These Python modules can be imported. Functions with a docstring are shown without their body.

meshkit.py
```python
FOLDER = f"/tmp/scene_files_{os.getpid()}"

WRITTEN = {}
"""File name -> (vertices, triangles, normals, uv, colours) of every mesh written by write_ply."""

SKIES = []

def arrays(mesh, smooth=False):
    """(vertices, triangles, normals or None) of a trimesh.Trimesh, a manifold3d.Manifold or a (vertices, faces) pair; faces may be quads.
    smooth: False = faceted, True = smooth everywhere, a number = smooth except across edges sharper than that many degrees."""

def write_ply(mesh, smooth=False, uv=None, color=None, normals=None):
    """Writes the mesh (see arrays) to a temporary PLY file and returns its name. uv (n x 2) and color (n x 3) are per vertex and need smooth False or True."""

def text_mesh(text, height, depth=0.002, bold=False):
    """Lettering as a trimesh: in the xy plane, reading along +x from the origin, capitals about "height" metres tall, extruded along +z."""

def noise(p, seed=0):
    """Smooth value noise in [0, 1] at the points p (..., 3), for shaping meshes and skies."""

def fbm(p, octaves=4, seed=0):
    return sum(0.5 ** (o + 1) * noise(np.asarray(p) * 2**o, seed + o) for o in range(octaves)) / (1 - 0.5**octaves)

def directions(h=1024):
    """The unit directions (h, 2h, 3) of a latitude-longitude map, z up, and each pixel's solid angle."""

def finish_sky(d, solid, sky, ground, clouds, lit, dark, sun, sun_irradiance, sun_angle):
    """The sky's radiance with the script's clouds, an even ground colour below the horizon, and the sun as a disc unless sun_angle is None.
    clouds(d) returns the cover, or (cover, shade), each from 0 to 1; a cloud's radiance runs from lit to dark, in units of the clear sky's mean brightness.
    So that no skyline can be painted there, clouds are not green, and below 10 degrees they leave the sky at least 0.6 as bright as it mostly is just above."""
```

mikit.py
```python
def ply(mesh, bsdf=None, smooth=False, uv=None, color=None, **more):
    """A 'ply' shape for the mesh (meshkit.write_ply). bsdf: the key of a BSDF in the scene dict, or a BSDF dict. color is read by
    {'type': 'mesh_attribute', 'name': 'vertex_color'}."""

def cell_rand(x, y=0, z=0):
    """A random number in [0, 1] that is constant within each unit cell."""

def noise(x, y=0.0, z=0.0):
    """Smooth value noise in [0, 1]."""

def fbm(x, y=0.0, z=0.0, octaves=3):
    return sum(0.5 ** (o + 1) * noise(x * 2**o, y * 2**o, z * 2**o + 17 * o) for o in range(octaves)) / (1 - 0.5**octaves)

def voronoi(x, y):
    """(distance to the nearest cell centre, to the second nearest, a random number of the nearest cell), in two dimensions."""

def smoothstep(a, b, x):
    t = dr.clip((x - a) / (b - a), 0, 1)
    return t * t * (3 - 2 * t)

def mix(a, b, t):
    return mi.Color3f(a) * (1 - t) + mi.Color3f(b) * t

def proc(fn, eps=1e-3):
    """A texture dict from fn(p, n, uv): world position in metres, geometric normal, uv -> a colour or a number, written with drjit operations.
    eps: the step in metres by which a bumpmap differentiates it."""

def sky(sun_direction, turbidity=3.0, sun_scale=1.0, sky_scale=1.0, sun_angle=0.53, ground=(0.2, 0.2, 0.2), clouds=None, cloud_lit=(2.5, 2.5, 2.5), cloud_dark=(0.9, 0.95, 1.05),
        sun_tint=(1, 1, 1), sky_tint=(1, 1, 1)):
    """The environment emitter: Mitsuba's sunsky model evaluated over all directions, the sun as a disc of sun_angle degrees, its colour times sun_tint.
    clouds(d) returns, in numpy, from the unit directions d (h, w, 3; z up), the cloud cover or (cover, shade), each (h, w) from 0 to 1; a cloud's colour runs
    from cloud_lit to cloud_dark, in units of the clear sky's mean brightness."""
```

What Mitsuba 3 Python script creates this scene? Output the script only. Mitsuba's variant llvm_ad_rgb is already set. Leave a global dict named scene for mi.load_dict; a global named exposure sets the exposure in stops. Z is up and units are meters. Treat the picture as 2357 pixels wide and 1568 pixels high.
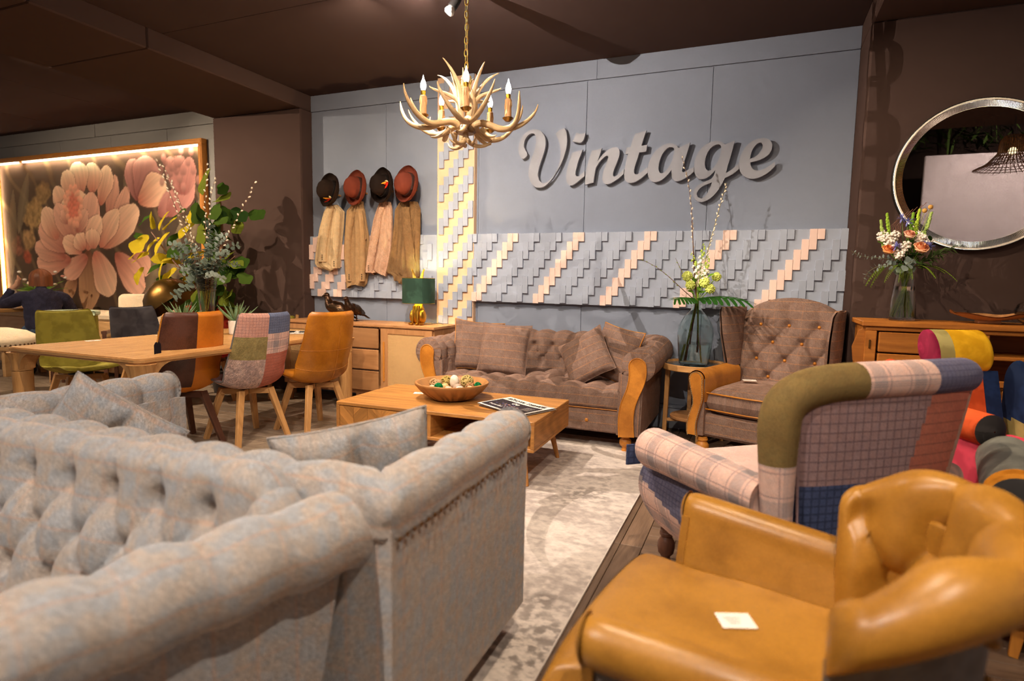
import math, random
import numpy as np, trimesh, mitsuba as mi, drjit as dr
import mikit, meshkit
from mikit import proc, noise, fbm, voronoi, cell_rand, smoothstep, mix
T4 = mi.ScalarTransform4f
random.seed(7); rng = np.random.default_rng(7)
scene, labels = {}, {}
# ---------------------------------------------------------------- camera, light, exposure
EYE = [0.0, 0.0, 1.195]
FWD = [-0.379887, 0.919334, -0.102112]
UPV = [-0.055005, 0.087862, 0.994613]
scene['camera'] = {'type': 'thinlens', 'to_world': T4().look_at(origin=EYE, target=[a + b for a, b in zip(EYE, FWD)], up=UPV),
                   'fov': 81.833, 'fov_axis': 'x', 'aperture_radius': 0.0055, 'focus_distance': 3.9, 'near_clip': 0.02, 'far_clip': 60.0}
exposure = 0.0
WARM = np.array([1.0, 0.80, 0.58])
scene['hall'] = {'type': 'constant', 'radiance': {'type': 'rgb', 'value': [0.27, 0.235, 0.205]}, 'sampling_weight': 3.0}
def spot(name, pos, target, power, cut=38, beam=None, tint=WARM):
    scene[name] = {'type': 'spot', 'to_world': T4().look_at(origin=list(pos), target=list(target), up=[0.01, 0.02, 1]), 'sampling_weight': 2.5,
                   'intensity': {'type': 'rgb', 'value': [float(power * t) for t in tint]}, 'cutoff_angle': float(cut), 'beam_width': float(beam or cut * 0.6)}
# track spots under the ceiling, plus one added lamp on the display wall: the one left of the sign throws its letters' and the willow's shadows to the right
spot('spot_sign', (-2.08, 2.95, 2.78), (-0.9, 4.7, 1.0), 20, 74, 40, tint=(1, .86, .72))
spot('spot_coats', (-2.35, 3.2, 2.93), (-3.7, 4.8, 1.5), 7, 55, 30)
spot('spot_sofa', (-1.5, 2.0, 2.93), (-1.2, 3.9, 0.4), 12, 45, 28, tint=(1, .84, .66))
spot('spot_dining', (-3.0, 2.0, 2.93), (-3.7, 3.2, 0.6), 16, 58, 34)
spot('spot_tree', (-6.4, 2.7, 2.9), (-4.9, 4.5, 0.9), 26, 50, 30)
spot('spot_bay', (-7.2, 1.9, 2.9), (-7.0, 4.3, 0.5), 14, 60, 40)
spot('spot_front', (-1.3, -0.3, 2.93), (-1.5, 1.0, 0.7), 20, 52, 34, tint=(1, .88, .76))
spot('spot_front_right', (0.5, 0.2, 2.93), (-0.4, 1.6, 0.4), 13, 55, 34, tint=(1, .86, .70))
spot('spot_armchairs', (-0.3, 1.5, 2.93), (0.5, 2.3, 0.5), 12, 55, 34)
spot('spot_bulb', (-1.90, 3.37, 2.79), (-2.9, 3.1, 2.62), 2.6, 80, 60, tint=(1, .82, .66))
spot('added_display_spot', (3.6, -0.8, 3.9), (4.0, -2.5, 1.8), 20, 60, 40, tint=(1, .88, .84))  # unseen lamp added to brighten the display wall in the mirror
spot('spot_cabinet', (-0.5, 2.9, 2.93), (1.0, 4.2, 1.0), 11, 42, 26)
# ---------------------------------------------------------------- materials
def C(h):
    h = h.lstrip('#'); s = np.array([int(h[i:i + 2], 16) for i in (0, 2, 4)]) / 255.0
    return np.where(s <= 0.04045, s / 12.92, ((s + 0.055) / 1.055) ** 2.4)
def K3(h): return mi.Color3f(*[float(x) for x in C(h)])
def tab(rows, k): return [mi.Float(np.array([float(r[i]) for r in rows], np.float32)) for i in range(k, k + 3)] if hasattr(rows[0], '__len__') else mi.Float(np.array(rows, np.float32))
def pick(t, i): return dr.gather(mi.Float, t, i)
def pick3(t, i): return mi.Color3f(pick(t[0], i), pick(t[1], i), pick(t[2], i))
def split(uv, n):
    k = dr.floor(uv.x / 100.0)
    i = mi.UInt32(dr.clip(k, 0, n - 1))
    return i, uv.x - 100.0 * k - 50.0, uv.y, k
# cloth: base, mottle colour, mottle share, line colour, line period u, v, half width u, v, strength u, v, band colour, band period u, v, duty, strength
CL = {}
_cl = []
def cloth_row(name, base, mott=None, ms=0.3, line=None, pu=.08, pv=.08, wu=.0018, wv=.0018, au=0., av=0., band=None, bu=.1, bv=.1, duty=.35, bs=0., weave=.35):
    b = C(base); CL[name] = len(_cl)
    _cl.append([*b, *(C(mott) if mott else b), ms, *(C(line) if line else b), pu, pv, wu, wv, au, av, *(C(band) if band else b), bu, bv, duty, bs, weave])
cloth_row('light_tweed', '#a3978e', '#93979d', .7, '#b98a68', .13, .083, .004, .004, .22, .36, weave=.75)
cloth_row('brown_tweed', '#735b50', '#836c61', .5, '#a8744a', .19, .062, .0022, .0025, .25, .6, weave=.6)
cloth_row('grey_tweed', '#6b6460', '#7f7a78', .6, weave=.5)
cloth_row('mauve_grid', '#8d7170', '#9a7d7a', .4, '#43333c', .03, .03, .002, .002, .75, .75)
cloth_row('blue_grid', '#3f4866', '#4c5474', .4, '#20263c', .026, .026, .003, .003, .75, .75)
cloth_row('rust_line', '#a3604f', '#b06c58', .4, '#6d4038', 1.0, .034, .001, .0022, 0, .7)
cloth_row('taupe', '#9a7c6c', '#a78a7a', .5)
cloth_row('olive', '#6b5735', '#78643c', .5)
cloth_row('pink_plaid', '#c9a699', '#d3b0a0', .3, '#7c6468', .075, .075, .0025, .0025, .7, .7, '#6f6e74', .15, .15, .32, .75)
cloth_row('slate_grid', '#5f5c70', '#6b687a', .4, '#45425a', .02, .02, .0022, .0022, .8, .8)
cloth_row('pink_grid', '#bb8a7c', '#c4968a', .4, '#6d4a46', .021, .021, .0011, .0011, .7, .7)
cloth_row('navy_grid', '#5d6379', '#6c7288', .4, '#3c4054', .019, .019, .0011, .0011, .75, .75)
cloth_row('red_tweed', '#a5604f', '#b06f60', .4, '#5e3430', 1.0, .023, .001, .001, 0, .7)
cloth_row('flecked', '#9a817a', '#c8aa9c', .6, weave=1.4)
cloth_row('olive_fleck', '#7f6f46', '#9a8a5c', .5, weave=.8)
cloth_row('sand', '#c9b183', '#d6c094', .4)
cloth_row('blush', '#b99a90', '#c8aca0', .4)
cloth_row('coat_check', '#c3a67e', '#cdb28c', .4, '#8f7350', .042, .042, .001, .001, .55, .55)
cloth_row('coat_tan', '#9d7b55', '#ad8b64', .5, weave=.4)
cloth_row('coat_herring', '#b08d74', '#c7a58b', .5, '#9a5a40', .012, 1., .0016, .001, .6, 0, weave=.9)
cloth_row('coat_brown', '#6d5236', '#7d6142', .5, '#5b442c', .01, 1., .001, .001, .4, 0, weave=.9)
cloth_row('navy_wool', '#2b2a3a', '#38364a', .5, weave=.6)
cloth_row('denim', '#3c4c60', '#52647a', .6, weave=.5)
cloth_row('cream', '#d8c2a4', '#e3cfb4', .4)
cloth_row('dark_base', '#2a2322', '#332b29', .4)
_CT = [mi.Float(np.array([r[i] for r in _cl], np.float32)) for i in range(len(_cl[0]))]
def cloth_fn(p, n, uv):
    i, u, v, k = split(uv, len(_cl))
    g = lambda j: dr.gather(mi.Float, _CT[j], i)
    base, mott = mi.Color3f(g(0), g(1), g(2)), mi.Color3f(g(3), g(4), g(5))
    m = smoothstep(.3, .7, fbm(u * 34, v * 34, k * 3.1, 3)) * g(6)
    col = base * (1 - m) + mott * m
    bu = dr.abs(u / g(19) - dr.floor(u / g(19)) - .5) * 2
    bv = dr.abs(v / g(20) - dr.floor(v / g(20)) - .5) * 2
    inb = lambda x: dr.select(x < g(21), mi.Float(1), mi.Float(0))
    bb = (inb(bu) + inb(bv)) * .5 * g(22)
    band = mi.Color3f(g(16), g(17), g(18))
    col = col * (1 - bb) + band * bb
    du = dr.abs(u / g(10) - dr.floor(u / g(10)) - .5) * g(10)
    dv = dr.abs(v / g(11) - dr.floor(v / g(11)) - .5) * g(11)
    # du, dv: distance from the middle of a period
    lu = (1 - smoothstep(g(12) * .6, g(12) * 1.3, du)) * g(14)
    lv = (1 - smoothstep(g(13) * .6, g(13) * 1.3, dv)) * g(15)
    la = dr.maximum(lu, lv) * (.65 + .35 * noise(u * 150, v * 150))
    col = col * (1 - la) + mi.Color3f(g(7), g(8), g(9)) * la
    wv = noise((u + v) * 260 + k, (u - v) * 75) - .5
    hz = noise(u * 130, v * 60, k + 2.) - .5
    col = col * (1 + wv * g(23) * .5) * (mi.Color3f(1.) + mi.Color3f(.09, .0, -.08) * hz)
    w = noise(u * 420 + v * 420, v * 420 - u * 420, k) * .6 + noise(u * 900, v * 260, k + 5.) * .4 - .5
    return dr.clip(col * (1 + w * g(23)), 0, 1)
_pal = lambda rows: [mi.Float(np.array([C(r[j])[i] for r in rows], np.float32)) for j in (0, 1) for i in range(3)]
WD = {k: i for i, k in enumerate(['oak', 'mango', 'honey', 'walnut', 'pale', 'teak', 'floor_grey', 'floor_brown', 'sideboard', 'dark'])}
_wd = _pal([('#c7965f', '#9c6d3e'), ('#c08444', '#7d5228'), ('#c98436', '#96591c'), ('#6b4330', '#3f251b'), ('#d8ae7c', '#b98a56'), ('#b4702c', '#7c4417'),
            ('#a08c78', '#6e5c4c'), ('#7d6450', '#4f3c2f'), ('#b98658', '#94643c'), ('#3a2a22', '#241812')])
def wood_fn(p, n, uv):
    i, u, v, k = split(uv, 10)
    s = k * 7.31
    cell = dr.floor((v + 50.) / 100.); v = v - 100. * cell
    tone = dr.select(cell > .5, (cell_rand(cell, k) - .5) * .55, mi.Float(0)); s = s + cell * 1.7
    g = fbm(u * 3.0 + s, v * 46, s, 3)
    ring = noise(u * 1.3, v * 11 + 2.2 * noise(u * 2.1, v * 4, s), s)
    ring = dr.abs(ring * 7 - dr.floor(ring * 7) - .5) * 2
    fine = noise(u * 18, v * 420, s)
    t = dr.clip(.55 * g + .3 * ring + .25 * fine - .08, 0, 1)
    a = mi.Color3f(pick(_wd[0], i), pick(_wd[1], i), pick(_wd[2], i)); b = mi.Color3f(pick(_wd[3], i), pick(_wd[4], i), pick(_wd[5], i))
    return (a * (1 - t) + b * t) * (1 + tone)
LE = {k: i for i, k in enumerate(['amber', 'tan', 'brown', 'orange', 'mustard', 'amber_chair'])}
_le = _pal([('#c5832f', '#a5661c'), ('#c07c2c', '#9c5d1c'), ('#5a3428', '#3a1f18'), ('#d07c22', '#b9661a'), ('#a9752b', '#8b5c1e'), ('#ad6a18', '#8d500f')])
def leather_fn(p, n, uv):
    i, u, v, k = split(uv, 6)
    t = smoothstep(.3, .75, fbm(u * 9, v * 9, k, 4)) * .7 + .3 * noise(u * 240, v * 240, k)
    return mi.Color3f(pick(_le[0], i), pick(_le[1], i), pick(_le[2], i)) * (1 - t) + mi.Color3f(pick(_le[3], i), pick(_le[4], i), pick(_le[5], i)) * t
VE = {k: i for i, k in enumerate(['green', 'grey', 'red', 'shade', 'yellow', 'navy', 'pinkred', 'crimson', 'khaki', 'skyblue', 'orangered', 'hotpink', 'teal', 'rust', 'char', 'tanorange', 'mossgrey', 'cream', 'maroon', 'white'])}
_ve = _pal([('#857a2e', '#736825'), ('#4d494d', '#403c41'), ('#b5341f', '#8f2616'), ('#2f4a3c', '#22382d'), ('#e0ac1e', '#c8920f'), ('#1f335a', '#152443'), ('#d2455a', '#b8384c'),
            ('#8f2040', '#751632'), ('#aa9c62', '#948650'), ('#7aa6bd', '#6a94aa'), ('#cf5426', '#b8441c'), ('#dc4f72', '#c8405f'), ('#2f7f92', '#256c7d'), ('#8a4a30', '#743c26'),
            ('#3a3636', '#2b2828'), ('#c27a20', '#a76314'), ('#6f6e66', '#5c5b55'), ('#dccbb4', '#cdb99e'), ('#5a2c20', '#472117'), ('#e8e2d8', '#dcd4c8')])
def velvet_fn(p, n, uv):
    i, u, v, k = split(uv, 20)
    t = smoothstep(.35, .65, fbm(u * 14, v * 14, k, 4))
    return mi.Color3f(pick(_ve[0], i), pick(_ve[1], i), pick(_ve[2], i)) * (1 - t) + mi.Color3f(pick(_ve[3], i), pick(_ve[4], i), pick(_ve[5], i)) * t
PA = {k: i for i, k in enumerate(['blue', 'brown', 'ceiling', 'grey_blue', 'screen'])}
_pa = _pal([('#848b9a', '#7f8695'), ('#50403b', '#4b3b36'), ('#4a3d3b', '#453836'), ('#8d8a86', '#868380'), ('#b5a6a4', '#a39594')])
def paint_fn(p, n, uv):
    i, u, v, k = split(uv, 5)
    t = .5 * fbm(u * 3, v * 3, k, 3) + .5 * noise(u * 350, v * 350, k)
    return mi.Color3f(pick(_pa[0], i), pick(_pa[1], i), pick(_pa[2], i)) * (1 - t) + mi.Color3f(pick(_pa[3], i), pick(_pa[4], i), pick(_pa[5], i)) * t
def rug_fn(p, n, uv):
    x, y = p.x, p.y
    a = fbm(x * 2.3 + 4, y * 4.2, 0., 4); b = fbm(x * 6, y * 22 + 3, 2., 3); d = noise(x * 90, y * 160)
    e = fbm(x * 34, y * 40, 3., 3)
    t = smoothstep(.36, .66, .34 * a + .22 * b + .14 * d + .3 * e)
    q = smoothstep(.52, .74, fbm(x * 2.6, y * 3.0 + 9, 5., 5)) * smoothstep(.35, .65, e)
    col = mix(K3('#cfc2b8'), K3('#a3968f'), t)
    return mix(col, K3('#7d726c'), q * .8) * (.86 + .28 * d)
VC = {'type': 'mesh_attribute', 'name': 'vertex_color'}
two = lambda b: {'type': 'twosided', 'bsdf': b}
rgbv = lambda *v: {'type': 'rgb', 'value': list(v)}
scene['cloth'] = two({'type': 'principled', 'base_color': proc(cloth_fn), 'roughness': .95, 'specular': .15, 'sheen': .35, 'sheen_tint': .6})
scene['velvet'] = two({'type': 'principled', 'base_color': proc(velvet_fn), 'roughness': .8, 'specular': .2, 'sheen': .9, 'sheen_tint': .8})
scene['leather'] = two({'type': 'principled', 'base_color': proc(leather_fn), 'roughness': .36, 'specular': .45})
scene['wood'] = two({'type': 'principled', 'base_color': proc(wood_fn), 'roughness': .45, 'specular': .35})
scene['paint'] = two({'type': 'diffuse', 'reflectance': proc(paint_fn)})
scene['rugmat'] = two({'type': 'diffuse', 'reflectance': proc(rug_fn)})
scene['vc'] = two({'type': 'diffuse', 'reflectance': VC})
scene['vcs'] = two({'type': 'principled', 'base_color': VC, 'roughness': .5, 'specular': .4})
scene['vcg'] = two({'type': 'principled', 'base_color': VC, 'roughness': .2, 'specular': .5})
scene['leafmat'] = {'type': 'principledthin', 'base_color': VC, 'roughness': .5, 'diff_trans': .7, 'spec_trans': 0.0}
scene['metal'] = two({'type': 'principled', 'base_color': VC, 'roughness': .33, 'metallic': 1.0})
scene['chrome'] = two({'type': 'roughconductor', 'material': 'Ag', 'alpha': .05})
scene['mirror'] = two({'type': 'conductor', 'material': 'Ag'})
scene['glass'] = {'type': 'dielectric', 'int_ior': 1.5, 'ext_ior': 1.0}
scene['glass_green'] = {'type': 'dielectric', 'int_ior': 1.5, 'ext_ior': 1.0, 'specular_transmittance': rgbv(.93, .975, .965)}
scene['water'] = {'type': 'dielectric', 'int_ior': 1.33, 'ext_ior': 1.0, 'specular_transmittance': rgbv(.93, .97, .95)}
scene['pane'] = {'type': 'thindielectric', 'int_ior': 1.5}
IDS = {'cloth': CL, 'wood': WD, 'leather': LE, 'velvet': VE, 'paint': PA}
# ---------------------------------------------------------------- keys, labels, placing
CUR = [np.eye(4)]
def M4(x=0, y=0, z=0, rz=0, rx=0, ry=0, s=1):
    m = np.eye(4)
    R = trimesh.transformations.euler_matrix(math.radians(rx), math.radians(ry), math.radians(rz), 'sxyz')
    m[:3, :3] = R[:3, :3] @ np.diag(np.broadcast_to(s, 3)); m[:3, 3] = (x, y, z)
    return m
class at:
    def __init__(self, *a, m=None, **k): self.m = M4(*a, **k) if m is None else m
    def __enter__(self): CUR.append(CUR[-1] @ self.m)
    def __exit__(self, *a): CUR.pop()
used = {}
def fresh(name):
    n = used.get(name, -1) + 1; used[name] = n
    return name if n == 0 else f'{name}_{n:03d}'
def thing(name, label, category=None, group=None, kind=None):
    k = fresh(name); labels[k] = {'label': label}
    if category: labels[k]['category'] = category
    if group: labels[k]['group'] = group
    if kind: labels[k]['kind'] = kind
    return k
def tag(key, **kw): labels.setdefault(key, {}).update(kw)
def tri(mesh):
    if hasattr(mesh, 'to_mesh'):
        m = mesh.to_mesh(); return trimesh.Trimesh(np.array(m.vert_properties[:, :3]), np.array(m.tri_verts), process=False)
    if isinstance(mesh, tuple):
        v, f = np.asarray(mesh[0], float), np.asarray(mesh[1], int)
        if f.shape[1] == 4: f = np.vstack([f[:, [0, 1, 2]], f[:, [0, 2, 3]]])
        return trimesh.Trimesh(v, f, process=False)
    if isinstance(mesh, list): return trimesh.util.concatenate([tri(m) for m in mesh])
    return mesh
def boxuv(v, n, grain='x'):
    a = np.abs(n); k = a.argmax(1)
    g = 'xyz'.index(grain); o = [i for i in range(3) if i != g]
    uv = np.stack([v[:, g], v[:, o[0]] + v[:, o[1]] * 1.0], 1)
    end = k == g
    uv[end] = v[end][:, o]
    return uv
def put(key, mesh, mat, col=None, smooth=False, uv=None, grain='x', off=None, label=None, emit=None, T=None, tone=0, ew=1.):
    """One entry of the scene. mat: 'bsdf' or 'bsdf:row'. uv: per vertex (smooth must be True or False then) or None for a box mapping."""
    parent, _, leaf = key.rpartition('__')
    key = (parent + '__' + fresh_part(parent, leaf)) if parent else key
    m = tri(mesh)
    bs, _, row = mat.partition(':')
    if uv is None:
        v, f, n = meshkit.arrays(m, smooth)
        if n is None:
            v = v[f].reshape(-1, 3); f = np.arange(len(v)).reshape(-1, 3)
            fn = np.cross(v[1::3] - v[::3], v[2::3] - v[::3]); fn /= np.linalg.norm(fn, axis=1, keepdims=True) + 1e-20
            n2 = np.repeat(fn, 3, 0)
        else: n2 = n
        uvv = boxuv(v, n2, grain)
    else:
        v, f, n = meshkit.arrays(m, True if smooth else False); uvv = np.array(uv, float)
    mm = CUR[-1] if T is None else CUR[-1] @ T
    v = v @ mm[:3, :3].T + mm[:3, 3]
    if n is not None:
        n = n @ np.linalg.inv(mm[:3, :3]); n /= np.linalg.norm(n, axis=1, keepdims=True) + 1e-20
    if bs in IDS:
        i = IDS[bs][row]
        o = rng.uniform(-8, 8, 2) if off is None and bs == 'wood' else (np.zeros(2) if off is None else np.asarray(off))
        uvv = uvv + [100.0 * i + 50.0 + o[0], o[1] + 100.0 * tone]
        cc = None
    else:
        cc = None
        if bs in ('vc', 'vcs', 'vcg', 'leafmat', 'metal'):
            cc = C(col) if isinstance(col, str) else np.asarray(col, float)
            cc = np.tile(cc, (len(v), 1)) if cc.ndim == 1 else cc
        uvv = None
    path = meshkit.write_ply((v, f), False, uvv, cc, normals=n)
    d = {'type': 'ply', 'filename': path, 'face_normals': n is None, 'bsdf': {'type': 'ref', 'id': bs}}
    if emit is not None: d['emitter'] = {'type': 'area', 'radiance': rgbv(*[float(e) for e in emit]), 'sampling_weight': float(ew)}
    scene[key] = d
    if label: tag(key, label=label)
    return key
def fresh_part(parent, leaf):
    k = ('p', parent, leaf); n = used.get(k, -1) + 1; used[k] = n
    return leaf if n == 0 else f'{leaf}_{n:03d}'
# ---------------------------------------------------------------- shapes
def box(sx, sy, sz, b=.004, c=(0, 0, 0)):
    h = np.array([sx, sy, sz]) / 2; b = min(b, h.min() * .9)
    p = []
    for s in np.ndindex(2, 2, 2):
        s = np.array(s) * 2 - 1
        for k in range(3):
            q = h - b; q[k] = h[k]; p.append(s * q)
    m = trimesh.convex.convex_hull(np.array(p)); m.apply_translation(c)
    return m
def bar(x0, x1, y0, y1, z0, z1, b=.004):
    return box(x1 - x0, y1 - y0, z1 - z0, b, ((x0 + x1) / 2, (y0 + y1) / 2, (z0 + z1) / 2))
def grid_mesh(P, closed_u=False, closed_v=False, flip=False):
    P = np.asarray(P, float); nu, nv = P.shape[:2]
    i = np.arange(nu if closed_u else nu - 1)[:, None]; j = np.arange(nv if closed_v else nv - 1)[None]
    a = i * nv + j; b = ((i + 1) % nu) * nv + j; c = ((i + 1) % nu) * nv + (j + 1) % nv; d = i * nv + (j + 1) % nv
    q = np.stack([a, b, c, d], -1).reshape(-1, 4)
    if flip: q = q[:, ::-1]
    return (P.reshape(-1, 3), q)
def arc_uv(P):
    P = np.asarray(P, float)
    u = np.concatenate([np.zeros((1, P.shape[1])), np.cumsum(np.linalg.norm(np.diff(P, axis=0), axis=2), 0)])
    v = np.concatenate([np.zeros((P.shape[0], 1)), np.cumsum(np.linalg.norm(np.diff(P, axis=1), axis=2), 1)], 1)
    return np.stack([u, v], -1).reshape(-1, 2)
def tube(path, r, n=8, cap=True):
    path = np.asarray(path, float); r = np.broadcast_to(np.asarray(r, float), len(path))
    t = np.gradient(path, axis=0); t /= np.linalg.norm(t, axis=1, keepdims=True) + 1e-12
    up = np.array([0, 0, 1.0]) if abs(t[0, 2]) < .9 else np.array([1.0, 0, 0])
    x = np.cross(t[0], up); x /= np.linalg.norm(x); P = []
    for k in range(len(path)):
        x = x - t[k] * (x @ t[k]); x /= np.linalg.norm(x) + 1e-12; y = np.cross(t[k], x)
        a = np.arange(n) * 2 * np.pi / n
        P.append(path[k] + r[k] * (np.cos(a)[:, None] * x + np.sin(a)[:, None] * y))
    v, q = grid_mesh(np.array(P), closed_v=True)
    f = np.vstack([q[:, [0, 1, 2]], q[:, [0, 2, 3]]])
    if cap:
        m = len(path); v = np.vstack([v, path[0], path[-1]]); k = np.arange(n)
        f = np.vstack([f, np.stack([np.full(n, m * n), (k + 1) % n, k], 1), np.stack([np.full(n, m * n + 1), (m - 1) * n + k, (m - 1) * n + (k + 1) % n], 1)])
    return trimesh.Trimesh(v, f, process=False)
def spline(pts, n=24):
    pts = np.asarray(pts, float); k = len(pts)
    if k == 2: return pts[0] + np.linspace(0, 1, n)[:, None] * (pts[1] - pts[0])
    from scipy.interpolate import CubicSpline, PchipInterpolator
    d = np.concatenate([[0], np.cumsum(np.linalg.norm(np.diff(pts, axis=0), axis=1) ** .5)])
    return CubicSpline(d, pts, axis=0)(np.linspace(0, d[-1], n))
def lathe(prof, n=32, sx=1, sy=1):
    prof = np.asarray(prof, float); a = np.arange(n) * 2 * np.pi / n
    P = np.stack([prof[:, None, 0] * np.cos(a) * sx, prof[:, None, 0] * np.sin(a) * sy, np.repeat(prof[:, 1:2], n, 1)], -1)
    return grid_mesh(P, closed_v=True, flip=True)
def ball(r=1, c=(0, 0, 0), sub=2, s=(1, 1, 1)):
    m = trimesh.creation.icosphere(subdivisions=sub, radius=r); m.vertices = m.vertices * s + c; return m
def extrude(poly, d, engine='earcut'):
    from shapely.geometry import Polygon
    p = poly if hasattr(poly, 'exterior') or hasattr(poly, 'geoms') else Polygon(poly)
    p = p.buffer(0)
    return trimesh.util.concatenate([trimesh.creation.extrude_polygon(g, d, engine=engine) for g in getattr(p, 'geoms', [p])])
def hull(pts): return trimesh.convex.convex_hull(np.asarray(pts, float))
def move(m, *a, **k):
    m = tri(m).copy(); m.apply_transform(M4(*a, **k)); return m
def aim(p0, p1):
    z = np.array(p1, float) - p0; z /= np.linalg.norm(z); x = np.cross([0, 1, .01], z); x /= np.linalg.norm(x)
    m = np.eye(4); m[:3, 0], m[:3, 1], m[:3, 2], m[:3, 3] = x, np.cross(z, x), z, p0; return m
def beam(p0, p1, w0, w1=None, b=.15):
    "a squared bar from p0 to p1"
    w0 = np.broadcast_to(w0, 2); w1 = w0 if w1 is None else np.broadcast_to(w1, 2)
    m = aim(p0, p1); L = np.linalg.norm(np.array(p1, float) - p0); pts = []
    for z, w in ((0, w0), (L, w1)):
        for sx in (-1, 1):
            for sy in (-1, 1):
                h = w / 2; k = min(h) * b
                pts += [[sx * (h[0] - k), sy * h[1], z], [sx * h[0], sy * (h[1] - k), z]]
    h_ = hull(pts); h_.apply_transform(m); return h_
def vnoise(v, f, amp, seed=0):
    m = trimesh.Trimesh(v, f, process=False); n = m.vertex_normals
    return v + n * ((meshkit.fbm(v * 1.0, 3, seed)[:, None] - .5) * amp)
# ================================================================ the setting
YW, XL, XR, ZC, ZB = 4.926, -4.28, 0.574, 3.004, 2.857
S = lambda name, label=None: thing(name, label or name.replace('_', ' '), kind='structure')
fl = S('floor', 'worn grey brown wooden plank floor')
put(fl + '__subfloor', bar(-12, 6, -5, 9, -.08, -.012), 'wood:floor_brown')
# planks one by one where they show: rows across the room in panels, with pairs of long boards between the panels
def plank(x0, x1, y0, y1, g, stuff=None):
    row = 'floor_grey' if x1 < -1.5 else 'floor_brown'
    m = bar(x0 + .0015, x1 - .0015, y0 + .0015, y1 - .0015, -.012, float(rng.uniform(-.0012, 0)), .0015)
    if stuff is not None: stuff.append(m); return
    put(fl + '__plank', m, 'wood:' + row, grain=g, tone=int(rng.integers(1, 60)))
far = []
def panels(x0, x1, y0, y1, w, keep):
    y = y0
    while y < y1 - .02:
        x = x0 + float(rng.uniform(-.5, 0)) if w < .2 else x0
        while x < x1:
            L = float(rng.uniform(.55, 1.1)); a, b = max(x, x0), min(x + L, x1)
            if b - a > .04: plank(a, b, y, min(y + w, y1), 'x', None if keep else far)
            x += L
        y += w
for k in range(4):                                       # pairs of long boards beside the rug and further right
    for x in (-.62, -.52, .52, .62, 1.66, 1.76): plank(x, x + .1, .1 + 1.25 * k, 1.35 + 1.25 * k, 'y')
panels(-.42, .52, .1, 5.0, .098, True)
panels(.72, 1.66, .1, 5.0, .098, True)
panels(-4.6, -2.3, 2.1, 5.0, .098, True)
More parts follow.
